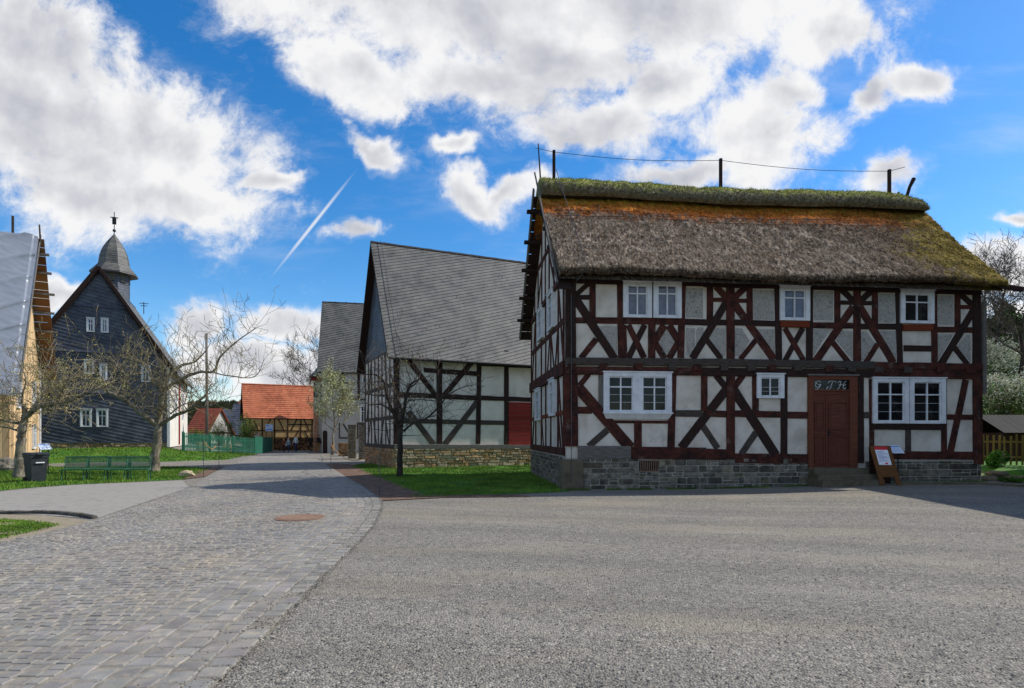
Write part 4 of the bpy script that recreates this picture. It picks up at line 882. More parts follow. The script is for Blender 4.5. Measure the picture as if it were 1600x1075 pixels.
    cv = [capp(i, k) for i in range(nu+1) for k in range(nk+1)]
    mb.mesh(cv, [(i*(nk+1)+k, (i+1)*(nk+1)+k, (i+1)*(nk+1)+k+1, i*(nk+1)+k+1) for i in range(nu) for k in range(nk)])
    mb.mesh([cv[k] for k in range(nk+1)], [tuple(range(nk, -1, -1))][:1], (.7, .7, .65)); mb.mesh([cv[nu*(nk+1)+k] for k in range(nk+1)], [tuple(range(nk+1))], (.8, .8, .7))
    mb.mesh([cv[0], cv[nk], cv[nu*(nk+1)+nk], cv[nu*(nk+1)]], [(0, 1, 2, 3)], (.4, .4, .4))
    V = []; Fc = []; Cc = []
    for k in range(34000):
        i = rnd.randrange(nu); kk = rnd.randrange(1, nk-6); p = cv[i*(nk+1)+kk].lerp(cv[(i+1)*(nk+1)+kk+1], rnd.random())+X*rnd.uniform(-.03, .03); t = kk/nk; ang = math.pi*(-.16+1.32*t)
        nn = Vector((rnd.gauss(0, .4), -math.cos(ang), math.sin(ang)+.2)); l = rnd.uniform(.03, .11)*(2.2 if rnd.random() < .07 else 1)
        w_ = rnd.uniform(.004, .008); c = rnd.choice([.5, .7, .9, 1, 1.2, 1.5]); b_ = len(V)
        V += [p-X*w_, p+X*w_, p+nn.normalized()*l-Zv*.3*l]; Fc.append((b_, b_+1, b_+2)); Cc.append((c, c, c*.9))
    b0 = len(mb.v); mb.v += [tuple(p) for p in V]; mb.f += [tuple(i+b0 for i in f) for f in Fc]; mb.uv += [[(0, 0)]*3]*len(Fc); mb.c += Cc; mb.m += [0]*len(Fc)
    mb.build('turf_ridge', M['cap'], H)
    # ridge posts with wire, horn sticks
    zt = []
    for px_, py_ in ((865.5, 235), (1126, 248), (1389.5, 265)):
        u_, z_ = F.uz(px_, py_, D/2); zt.append(Vector((u_, D/2, z_))); mb = MB(); mb.box(u_-.05, u_+.05, D/2-.05, D/2+.05, zrr, z_, bev=.01); mb.build('ridge_post', M['dark_timber'], H)
    mb = MB()
    a0 = zt[0]+Vector((-.7, 0, .12)); pts = []
    for a_, b_ in ((a0, zt[0]), (zt[0], zt[1]), (zt[1], zt[2]), (zt[2], zt[2]+Vector((.75, 0, .22)))):
        for k in range(8): t = k/8; pts.append(a_.lerp(b_, t)-Zv*(.14*math.sin(math.pi*t) if (b_-a_).length > 3 else 0)-Zv*.06)
    mb.tube([p for p in pts], .012, 4)
    mb.tube([(.25, 3.3, 11.2), (.3, 2.6, 10.3), (.55, -.5, 6.6), (.2, -.55, 6.2), (.12, -.12, 5.9), (.12, -.15, .25)], .012, 5)
    mb.build('lightning_wire', M['metal'], H)
    mb = MB(); q0 = F.uz(845, 272, D/2); q1 = F.uz(841, 233, D/2); mb.tube([(q0[0], D/2, q0[1]-.4), (q1[0], D/2, q1[1]+.2)], [.035, .02], 5); q1 = F.uz(1428, 279, D/2); q0 = F.uz(1416, 306, D/2)
    mb.tube([(q0[0], D/2, q0[1]-.1), ((q0[0]+q1[0])/2-.02, D/2, (q0[1]+q1[1])/2), (q1[0], D/2, q1[1])], [.07, .06, .08], 6); q0 = F.uz(1403, 303, D/2); mb.tube([(q0[0], D/2, q0[1]-.2), (q0[0]+.03, D/2, q0[1]+.08)], [.13, .03], 5)
    mb.build('crossed_sticks', M['dark_timber'], H)
    mb = MB(); q = roofp(1, 0); mb.beam((L-.1, -.38, 6.47), (L+.85, -.66, 6.24), .16, -Y, .04, .04); mb.build('eave_board', M['dark_timber'], H)
    mb = MB(); mb.box(L+.03, L+.15, -.1, .02, 3.0, 6.0); mb.build('downpipe_board', M['grey_beam'], H)
    return F
FH = thatched_house()

def weeds():
    mb = MB()
    for k in range(5200):
        u = rnd.uniform(-.3, 8.0) if rnd.random() < .8 else rnd.uniform(10, 13.6); v = -.13-abs(rnd.gauss(0, .08)); 
        if noise.noise(Vector((u*1.6, 0, 0))) < -.12: continue
        p = FH.o+FH.U*u+FH.V*v; z = g(p.x, p.y); h = rnd.uniform(.02, .07); c = rnd.uniform(.5, 1.1); w = rnd.uniform(.004, .008)
        mb.face([(p.x-w, p.y, z), (p.x+w, p.y, z), (p.x+rnd.gauss(0, .02), p.y-rnd.uniform(0, .03), z+h)], c=(c*1.1, c*.9, c*.8))
    tag(mb.build('weeds', M['grassblade']), 'thin line of weeds and moss along the foot of the thatched house', 'weeds', kind='stuff')
weeds()

# ------------------------------------------------------------------ slate-roofed barn
def slate_barn():
    F = Frame(-5.8, 29.3, 25.0, 0.0); H = F.thing('slate_barn', 'grey-timbered white barn with huge slate roof and low stone base behind the apple tree', 'barn')
    L, D, ze, zr = 18.0, 7.4, 6.0, 12.1; K2 = 4.135; cb, c3 = crop(560, 500, K2), crop(560, 360, 2.5); N = -Y
    mb = MB(); prism(mb, L, D, ze, zr-.1, 0); mb.build('wall', noisy('barn_plaster', [(192, 182, 170), (212, 202, 190), (222, 212, 201)], 1.2, bump=.3, bdist=.01, bscale=25), H)
    def T(c, nm, x0, y0, x1, y1, w, mat='dark_timber', proud=.035):
        a, b = F.uz(*c(x0, y0)), F.uz(*c(x1, y1)); s = 4.135 if c is cb else 2.5
        timber(H, nm, (a[0], 0, a[1]), (b[0], 0, b[1]), w/s/FP*30.5, N, mat, proud, .01)
    for q in [(cb, 'corner_post', 246, 165, 246, 800, 38, 'dark_timber', .05), (cb, 'post', 523, 180, 523, 800, 38), (cb, 'post', 781, 195, 772, 800, 32), (c3, 'post', 578, 470, 577, 850, 20), (c3, 'post', 690, 470, 690, 850, 20),
              (c3, 'rail', 255, 546, 470, 560, 18, 'dark_timber', .028), (c3, 'rail', 480, 521, 900, 540, 18, 'dark_timber', .028),
              (c3, 'rail', 160, 641, 470, 655, 19, 'dark_timber', .03), (c3, 'rail', 480, 655, 900, 668, 18, 'dark_timber', .03), (c3, 'rail', 160, 744, 572, 752, 18, 'grey_timber', .028), (c3, 'sill_beam', 140, 845, 900, 846, 17, 'grey_beam', .06),
              (cb, 'brace', 272, 190, 512, 505, 32, 'dark_timber', .032), (cb, 'brace', 785, 212, 548, 492, 34, 'dark_timber', .032), (cb, 'brace', 322, 590, 486, 805, 36, 'grey_timber', .032), (cb, 'brace', 766, 530, 556, 805, 36, 'grey_timber', .032)]: T(*q)
    timber(H, 'wall_plate', (0, 0, ze-.2), (L, 0, ze-.2), .24, N, 'dark_timber', .06)
    a, b = F.uz(*c3(586, 840)), F.uz(*c3(680, 672)); mb = MB(); k = 0; z = a[1]
    while z < b[1]-.02: h = min(.27, b[1]-z); c = rnd.uniform(.8, 1.1); mb.box(a[0], b[0]+.6, -.05-.004*(k % 3), 0, z, z+h-.015, col=(c, c, c)); z += h; k += 1
    mb.build('red_hatch', M['red_boards'], H)
    mb = MB(); pt = F.uz(*c3(300, 852))[1]; mb.box(-.02, L, -.02, 0, 0, pt, m=1); mb.box(-.02, 0, 0, D, 0, pt+.1, m=1)
    courses(mb, Vector((-.02, -.02, 0)), X, N, 12, 0, pt, (.1, .2), (.18, .6), warm_stone_col, .06); courses(mb, Vector((-.02, D, 0)), -Y, -X, D, 0, pt, (.1, .2), (.18, .5), lambda: tuple(q*r for q, r in zip(warm_stone_col(), (.85, .72, .66))), .05)
    mb.build('plinth', [M['warm_stone'], M['warm_mortar']], H)
    Ng = -X
    for k in range(9): v = .1+k*(D-.2)/8; timber(H, 'gable_post', (0, v, pt+.15), (0, v, ze+.1), .16, Ng, 'grey_timber', .035)
    for z in (pt+.1, 2.55, 4.2, ze+.05): timber(H, 'gable_rail', (0, .1, z), (0, D, z), .2, Ng, 'grey_timber', .03)
    for q in ((1.2, pt+.2, 2.0, 2.5), (3.2, pt+.2, 2.4, 2.5), (4.2, pt+.2, 5.0, 2.5), (6.6, pt+.2, 5.8, 2.5), (1.0, 2.6, 2.2, 5.9), (6.8, 2.6, 5.6, 5.9)): timber(H, 'gable_brace', (0, q[0], q[1]), (0, q[2], q[3]), .16, Ng, 'grey_timber', .028)
    mb = MB(); A, B = (-.03, D, ze), (-.03, 0, ze)
    hf = lambda u, v: (min(max(u, v/(zr-.1-ze)*D/2), D-v/(zr-.1-ze)*D/2), min(max(v, 0), zr-.1-ze))
    mb.mesh([(-.015, D, ze), (-.015, 0, ze), (-.015, D/2, zr-.1)], [(0, 1, 2)], (.8, .8, .8)); shingles(mb, A, B, (-.03, 0, zr), (-.03, D, zr), .17, .25, 0, .02, .12, clamp=hf)
    mb.build('gable_slates', M['slate_dark'], H)
    # roof
    ov, oe = .45, .45; sl_ = (zr-ze)/(D/2); eL = (-ov, -oe, ze-oe*sl_+.18); eR = (L, -oe, ze-oe*sl_+.18); rL = (-ov, D/2, zr+.18); rR = (L, D/2, zr+.18)
    mb = MB(); slab(mb, eL, eR, rR, rL, .12, m=1); shingles(mb, eL, eR, rR, rL, .21, .27, 19, .034, .10, shear=.5)
    bL = (-ov, D+oe, ze-oe*sl_+.18); bR = (L, D+oe, ze-oe*sl_+.18); slab(mb, bR, bL, rL, rR, .12, m=1); shingles(mb, bR, bL, rL, rR, .3, .4, 0, .02, .1)
    # ridge course of slates standing slightly proud
    k = -ov
    while k < L: c = rnd.uniform(.8, 1.1); mb.abox((k, D/2, zr+.19), X, Vector((0, -.53, .85)).normalized()*-1, Vector((0, .85, .53)).normalized()*-1, (0, .23), (0, .3), (0, .02), col=(c, c, c)); mb.box(k, k+.22, D/2-.02, D/2+.02, zr+.12, zr+.22+rnd.uniform(0, .02), col=(c*.8,)*3); k += .235
    mb.build('slate_roof', [M['slate'], M['dark_timber']], H)
    mb = MB()
    for y0_ in (0,): mb.beam(Vector(eL)+X*.55+Vector((0, -.1, .08)), Vector(rL)+X*.55+Vector((0, -.1, .1)), .02, Vector((0, -.85, .53)), .03, .0)
    mb.build('lightning_wire', M['metal'], H)
    mb = MB(); mb.tube([Vector(eL)+Vector((0, -.05, -.04)), Vector(eR)+Vector((0, -.05, -.04))], .07, 8); mb.build('gutter', M['black_metal'], H)
    mb = MB()
    for k in range(9):
        a = rnd.uniform(2, 10); t = rnd.uniform(.2, .8); p = Vector(eL).lerp(Vector(rL), t)+X*a+Vector((0, -.1, .09)); mb.tube([p-X*.12, p-X*.12+Vector((0, -.08, .1)), p+X*.12+Vector((0, -.08, .1)), p+X*.12], .012, 4)
    mb.build('roof_hooks', M['black_metal'], H)
slate_barn()

# ------------------------------------------------------------------ tall plastered house behind the barn
def plaster_house():
    F = Frame(-17.35, 54.0, 12, 0.0); H = F.thing('plaster_house', 'tall white plastered house with grey slate roof standing behind the barn', 'house')
    L, D, ze, zr = 16.0, 8.0, 7.9, 14.6; N = -Y; K = 5.97; c = crop(480, 560, K)
    mb = MB(); prism(mb, L, D, ze, zr, 0); mb.build('wall', noisy('grey_plaster', [(168, 164, 156), (186, 183, 176)], 1, bump=.2), H)
    def T(nm, x0, y0, x1, y1, w, mat='dark_timber', proud=.05):
        a, b = F.uz(*c(x0, y0)), F.uz(*c(x1, y1)); timber(H, nm, (a[0], 0, a[1]), (b[0], 0, b[1]), w/K/FP*54.5, N, mat, proud, .01)
    for q in (('post', 253, 75, 253, 290, 16), ('post', 480, 90, 480, 380, 22), ('rail', 255, 225, 470, 230, 14, 'grey_timber', .03), ('brace', 345, 95, 290, 220, 12, 'grey_timber', .03), ('rail', 255, 375, 560, 385, 14, 'grey_timber', .03), ('brace', 335, 610, 390, 700, 14, 'grey_timber', .03), ('post', 300, 600, 300, 745, 10, 'grey_timber', .03), ('post', 470, 600, 470, 745, 12, 'grey_timber', .03), ('rail', 300, 740, 470, 745, 14, 'grey_timber', .03)): T(*q)
    def win(x0, y0, x1, y1, **k): a, b = F.uz(*c(x0, y1)), F.uz(*c(x1, y0)); return window(H, (a[0], 0, a[1]), X, N, b[0]-a[0], b[1]-a[1], **k)
    win(325, 85, 352, 215, rim=.04, panes=(2, 1), matn='dark_timber'); win(512, 130, 570, 230, rim=.08); win(490, 440, 565, 600, rim=.14)
    a, b = F.uz(*c(146, 880)), F.uz(*c(187, 672)); mb = MB(); w = b[0]-a[0]; pts = [(a[0], 0), (b[0], 0)]+[(a[0]+w/2+w/2*math.cos(t*math.pi/8), b[1]-w/2+w/2*math.sin(t*math.pi/8)) for t in range(9)]
    n = len(pts); mb.mesh([(p[0], -.05, p[1]) for p in pts]+[(p[0], .02, p[1]) for p in pts], [tuple(range(n))]+[(i, n+i, n+(i+1) % n, (i+1) % n) for i in range(n)]); mb.build('arched_door', M['dark_timber'], H)
    mb = MB(); ov = .4; s = (zr-ze)/(D/2); e0, e1, r0, r1 = (-ov, -.4, ze-.4*s+.15), (L, -.4, ze-.4*s+.15), (-ov, D/2, zr+.15), (L, D/2, zr+.15)
    slab(mb, e0, e1, r1, r0, .14, m=1); shingles(mb, e0, e1, r1, r0, .27, .34, 17, .045, .1, shear=.5); b0, b1 = (-ov, D+.4, ze-.4*s+.15), (L, D+.4, ze-.4*s+.15); slab(mb, b1, b0, r0, r1, .14, m=1); shingles(mb, b1, b0, r0, r1, .5, .5, 0, .02, .1)
    mb.build('slate_roof', [M['slate'], M['dark_timber']], H)
    # narrow wing on the left, with a red eaves board
    wv = 5.6; wl = F.uz(489.5, 600, wv)[0]; wz = F.uz(495, 588, wv)[1]; wr = F.uz(497, 570, wv+3)[1]
    mb = MB(); mb.box(wl, -.02, wv, wv+5, 0, wz); mb.build('wing_wall', noisy('wing_wall_plaster', [(158, 152, 144), (182, 176, 168)], 1.2, bump=.1), H)
    mb = MB(); mb.box(wl-.2, -.02, wv-.22, wv, wz-.45, wz); mb.build('eaves_board', flat('dark_red_paint', (112, 30, 26)), H)
    mb = MB(); A, B, C, Dd = (wl-.3, wv-.4, wz), (-.02, wv-.4, wz), (-.02, wv+3, wr), (wl+.4, wv+3, wr); slab(mb, A, B, C, Dd, .1); shingles(mb, A, B, C, Dd, .27, .3, 0, .02, .1); slab(mb, (-.02, wv+5.2, wz), (wl-.3, wv+5.2, wz), Dd, C, .1); mb.build('wing_roof', M['slate'], H)
    mb = MB(); courses(mb, Vector((wl, wv-.01, 0)), X, N, .5, 0, 4.0, (.26, .3), (.25, .5), lambda: (.95, .6, .55), .05); mb.build('quoins', M['warm_stone'], H)
    for q in ((wl+.1, wz-2, -.1, wz-2, .14), (wl+.1, wz-2, wl+.1, wz-.45, .14), (wl+.4, wz-2, wl+.95, wz-.45, .12)): timber(H, 'wing_timber', (q[0], wv, q[1]), (q[2], wv, q[3]), q[4], N, 'grey_timber', .04)
plaster_house()

# ------------------------------------------------------------------ orange-roofed shed at the end of the road
def orange_barn():
    Z0 = 61.5; x0 = (386-CX)/FP*Z0; F = Frame(x0, Z0, 28.0, 0.0); H = F.thing('tiled_barn', 'low timber-framed barn with bright orange tiled roof at the end of the road', 'barn')
    K = 7.68; c = crop(370, 580, K); N = -Y; L = F.uz(497, 690)[0]; D = 6.0; ze = F.uz(*c(150, 560))[1]; zr = ze+3.6
    mb = MB(); prism(mb, L, D, ze, zr, 0); mb.build('wall', M['ochre'], H)
    def T(nm, x0, y0, x1, y1, w, proud=.035):
        a, b = F.uz(*c(x0, y0)), F.uz(*c(x1, y1)); timber(H, nm, (a[0], 0, a[1]), (b[0], 0, b[1]), w/K/FP*63, N, 'dark_timber', proud, .006)
    for q in (('post', 155, 570, 155, 800, 14), ('post', 305, 570, 305, 800, 14), ('post', 452, 570, 452, 800, 14), ('post', 612, 570, 612, 800, 14), ('post', 768, 570, 768, 800, 14), ('post', 905, 570, 905, 800, 16), ('wall_plate', 140, 562, 925, 566, 14, .05),
              ('rail', 155, 712, 905, 716, 12, .028), ('rail', 612, 638, 905, 642, 12, .028), ('brace', 205, 590, 255, 705, 12), ('brace', 408, 572, 372, 630, 12), ('brace', 495, 572, 568, 708, 13), ('brace', 722, 575, 652, 708, 13), ('brace', 800, 572, 868, 705, 13), ('brace', 740, 718, 700, 790, 11), ('brace', 810, 718, 860, 790, 11)): T(*q)
    mb = MB(); s = (zr-ze)/(D/2); o = .14; e0, e1, r0, r1 = (-.35, -o, ze-o*s+.12), (L+.1, -o, ze-o*s+.12), (-.35, D/2, zr+.12), (L+.1, D/2, zr+.12)
    slab(mb, e0, e1, r1, r0, .1, m=1); shingles(mb, e0, e1, r1, r0, .29, .22, 0, .05, .14, stag=0); slab(mb, (L+.1, D+o, ze-o*s+.12), (-.35, D+o, ze-o*s+.12), r0, r1, .1, m=1)
    k = -.35
    while k < L+.1: mb.tube([(k, D/2, zr+.13), (k+.33, D/2, zr+.13)], [.12, .105], 8, col=(rnd.uniform(.85, 1.05),)*3); k += .31
    mb.build('tiled_roof', [M['tile'], M['dark_timber']], H)
    mb = MB()
    for v in range(15): mb.box(-.04-.01*(v % 2), 0, v*D/15, (v+.94)*D/15, .2, ze+(zr-ze)*(1-abs((v+.5)*D/15-D/2)/(D/2))-.1)
    mb.build('gable_boards', M['dark_timber'], H)
    # firewood against the wall
    a = F.uz(*c(440, 925)); b = F.uz(*c(930, 800)); W0 = thing('firewood_stack', 'long stack of split firewood against the front wall of the orange-roofed barn', 'firewood', F.o+F.U*a[0]+F.V*-.5, F.phi)
    mb = MB(); w = b[0]-a[0]; hgt = b[1]
    mb.box(0, w, .05, .42, 0, hgt-.1, col=(.25, .2, .17)); z = .08; r = 0
    while z < hgt:
        x = .08+(r % 2)*.08
        while x < w:
            if rnd.random() < .93: rr = rnd.uniform(.05, .085); k = rnd.choice([.3, .5, .8, 1.1, 1.3]); mb.tube([(x, .4, z), (x, -.02+rnd.uniform(-.05, .05), z)], rr, 6, col=(k, k*.95, k*.9))
            x += .155
        z += .135; r += 1
    mb.build('logs', M['log'], W0)
    mb = MB(); mb.box(-.1, w+.1, -.15, .45, hgt+.03, hgt+.08); mb.build('cover_board', M['old_board'], W0)
    # notice board and poster
    q0, q1 = F.uz(*c(325, 720)), F.uz(*c(413, 640)); nb = thing('notice_board', 'pale blue and white notice board on posts before the orange-roofed barn', 'notice board', F.o+F.U*q0[0]+F.V*-1.6, F.phi)
    mb = MB(); w = q1[0]-q0[0]; mb.box(0, w, -.03, .03, q0[1], q1[1]); p = mb.build('panel', flat('sign_pale', (176, 196, 220)), nb)
    mb = MB(); mb.box(.06, w-.06, -.036, -.03, q0[1]+.1, q0[1]+.2); mb.box(.06, w*.5, -.036, -.03, q1[1]-.18, q1[1]-.1); mb.build('printed_stripe', flat('sign_blue', (70, 120, 190)), p)
    for xx in (.05, w-.12):
        mb = MB(); mb.box(xx, xx+.07, .03, .1, 0, q1[1]); mb.build('leg', M['grey_timber'], nb)
    q0, q1 = F.uz(*c(210, 800)), F.uz(*c(268, 742)); nb = thing('wall_poster', 'small pinkish-white poster left of the notice board on the ochre wall', 'poster', F.o+F.U*q0[0]+F.V*-.08, F.phi)
    mb = MB(); mb.box(0, q1[0]-q0[0], -.02, .02, q0[1], q1[1]); p = mb.build('sheet', flat('poster_white', (214, 190, 186)), nb)
    mb = MB(); mb.box(.05, q1[0]-q0[0]-.05, -.026, -.02, q1[1]-.14, q1[1]-.06); mb.build('printed_stripe', flat('poster_text', (150, 90, 90)), p)
    return F
FO = orange_barn()

# ------------------------------------------------------------------ church
def church():
    C0 = Vector((-26.05, 45, 0)); ph = 23.9; U = Vector((math.cos(R(ph)), math.sin(R(ph)), 0)); w = 8.94; o = C0-U*w
    F = Frame(o.x, o.y, ph, .74); H = F.thing('slate_church', 'village church clad in dark slates with a small domed bell turret on the left', 'church'); N = -Y
    ze, zr, D = 6.1, 13.0, 14.0
    mb = MB(); prism(mb, w, D, ze, zr-.15, 0, axis='v'); mb.build('wall', noisy('white_render', [(206, 202, 190), (222, 218, 208)], 1.2, bump=.2), H)
    mb = MB(); hgt = zr-.15-ze
    def hf(u, v): m = (v-ze+.35)/hgt*w/2 if v > ze-.35 else 0; v = min(max(v, 0), zr-.6); m = max(0, (v+.35-ze)/hgt*w/2); return min(max(u, m), w-m), v
    A = Vector((0, -.04, .35)); mb.mesh([(0, -.02, .35), (w, -.02, .35), (w, -.02, ze), (w/2, -.02, zr-.15), (0, -.02, ze)], [(0, 1, 2, 3, 4)], (.8, .8, .8))
    shingles(mb, A, A+X*w, A+X*w+Zv*(zr-.6), A+Zv*(zr-.6), .25, .30, -14, .05, .2, clamp=hf, shear=.5)
    for z in (4.05, 7.0, 10.3):
        m_ = max(0, (z-ze)/hgt*w/2); mb.abox((m_, -.02, z), X, (Zv*.8+Y*.25).normalized(), (-Y*.8+Zv*.3).normalized(), (0, w-2*m_), (-.12, .2), (.03, .09), col=(.8, .8, .85))
    mb.build('slate_cladding', M['slate_dark'], H)
    c = crop(50, 480, 3.84)
    for x0, y0, x1, y1 in ((329, 68, 379, 148), (415, 70, 462, 153), (315, 318, 375, 400), (408, 345, 452, 436), (656, 352, 712, 448), (291, 612, 360, 718), (388, 613, 458, 718)):
        a, b = F.uz(*c(x0, y1)), F.uz(*c(x1, y0)); window(H, (a[0], -.04, a[1]), X, N, b[0]-a[0], b[1]-a[1], rim=.10, proud=.12, split=.35, bar=.05)
    mb = MB(); mb.box(0, w, -.02, 0, -.4, .36, m=1); courses(mb, Vector((0, -.02, -.3)), X, N, w, 0, .64, (.14, .22), (.2, .55), warm_stone_col, .06); mb.build('plinth', [M['warm_stone'], M['warm_mortar']], H)
    mb = MB(); mb.box(w-.16, w+.03, -.13, -.02, 0, ze); mb.build('corner_board', M['white'], H)
    mb = MB(); mb.tube([(w+.08, 6, .1), (w+.08, 6, ze-.2)], .06, 6); mb.build('downpipe', flat('red_pipe', (140, 40, 34)), H)
    for vv in (3.6, 9.4):
        window(H, (w, vv-.5, 2.4), Y, X, 1.0, 2.2, rim=.1, proud=.08)
    # roof
    s = hgt/(w/2); oe = .5; ov = .35; z_e = ze-oe*s+.2; mb = MB()
    r0, r1 = (w/2, -ov, zr+.1), (w/2, D+.3, zr+.1); R0, R1 = (w+oe, -ov, z_e), (w+oe, D+.3, z_e); L0, L1 = (-oe, -ov, z_e), (-oe, D+.3, z_e)
    slab(mb, R0, R1, r1, r0, .16, m=1); shingles(mb, R0, R1, r1, r0, .28, .3, 8, .025, .12); slab(mb, L1, L0, r0, r1, .16, m=1); shingles(mb, L1, L0, r0, r1, .28, .3, 8, .025, .12)
    mb.build('slate_roof', [M['slate'], M['dark_timber']], H)
    mb = MB()
    mb.beam((w/2, -ov-.02, zr+.14), (w+oe, -ov-.02, z_e+.02), .22, -Y, .03, .02); mb.beam((w/2, -ov-.02, zr+.145), (-oe, -ov-.02, z_e+.02), .22, -Y, .032, .02); mb.build('verge_board', M['dark_timber'], H)
    # bell turret, octagonal
    tv = 5.2; zb = zr-1.6; e = math.pi/8; mb = MB(); mb.lathe((w/2, tv, 0), [(1.08, zb), (1.08, 14.35)], 8, ph=e)
    for k in range(8):
        a0 = e+k*math.pi/4; a1 = a0+math.pi/4; pa, pb = Vector((w/2+1.09*math.cos(a0), tv+1.09*math.sin(a0), zb)), Vector((w/2+1.09*math.cos(a1), tv+1.09*math.sin(a1), zb))
        shingles(mb, pa, pb, pb+Zv*(14.35-zb), pa+Zv*(14.35-zb), .2, .24, 0, .015, .12)
    tur = mb.build('bell_turret', M['slate_dark'], H)
    for k in (5, 6, 7):
        am = e+(k+.5)*math.pi/4; nn = Vector((math.cos(am), math.sin(am), 0)); uu = Vector((-nn.y, nn.x, 0)); o_ = Vector((w/2, tv, 13.25))+nn*1.02; mb = MB(); mb.abox(o_, uu, Zv, nn, (-.22, .22), (0, .85), (0, .03), col=(.25, .25, .25))
        for q in range(5): mb.abox(o_+Zv*(.03+q*.17), uu, (Zv*.7-nn*.6).normalized()*-1, nn, (-.22, .22), (-.05, .08), (.03, .05), col=(.7, .7, .7))
        mb.build('louvre', M['grey_beam'], tur)
    mb = MB(); prof = [(1.72, 14.2), (1.70, 14.28), (1.36, 14.68), (1.10, 15.0), (1.07, 15.25), (1.02, 15.6), (.92, 16.0), (.76, 16.4), (.54, 16.8), (.30, 17.15), (.10, 17.45), (.04, 17.6)]
    mb.lathe((w/2, tv, -.35), [(r*.99, z) for r, z in prof], 8, ph=e)
    for i in range(1, len(prof)-2):
        for k in range(8):
            a0 = e+k*math.pi/4; a1 = a0+math.pi/4; (ra, za), (rb, zb_) = prof[i], prof[i+1]; q = lambda r_, a_, z_: Vector((w/2+r_*math.cos(a_), tv+r_*math.sin(a_), z_-.35))
            shingles(mb, q(ra, a0, za), q(ra, a1, za), q(rb, a1, zb_), q(rb, a0, zb_), .17, .2, 0, .018, .14)
    mb.build('turret_dome', M['slate'], tur)
    mb = MB(); mb.tube([(w/2, tv, 17.1), (w/2, tv, 19.0)], .03, 6); mb.lathe((w/2, tv, 17.5), [(.02, -.13), (.1, -.08), (.13, 0), (.1, .08), (.02, .13)], 10); mb.abox((w/2, tv, 18.35), X, Zv, Y, (-.14, .14), (-.35, .25), (-.015, .015)); mb.abox((w/2, tv, 18.55), X, Zv, Y, (-.28, .28), (-.03, .03), (-.02, .02)); mb.build('weather_vane', M['black_metal'], tur)
    mb = MB(); q = (w*.5+2.7, .6, zr-2.9); mb.tube([q, (q[0], q[1], q[2]+.9)], .03, 5); mb.box(q[0]-.3, q[0]+.3, q[1]-.02, q[1]+.02, q[2]+.78, q[2]+.82); mb.box(q[0]-.22, q[0]+.22, q[1]-.02, q[1]+.02, q[2]+.6, q[2]+.64); mb.build('aerial', M['black_metal'], H)
church()

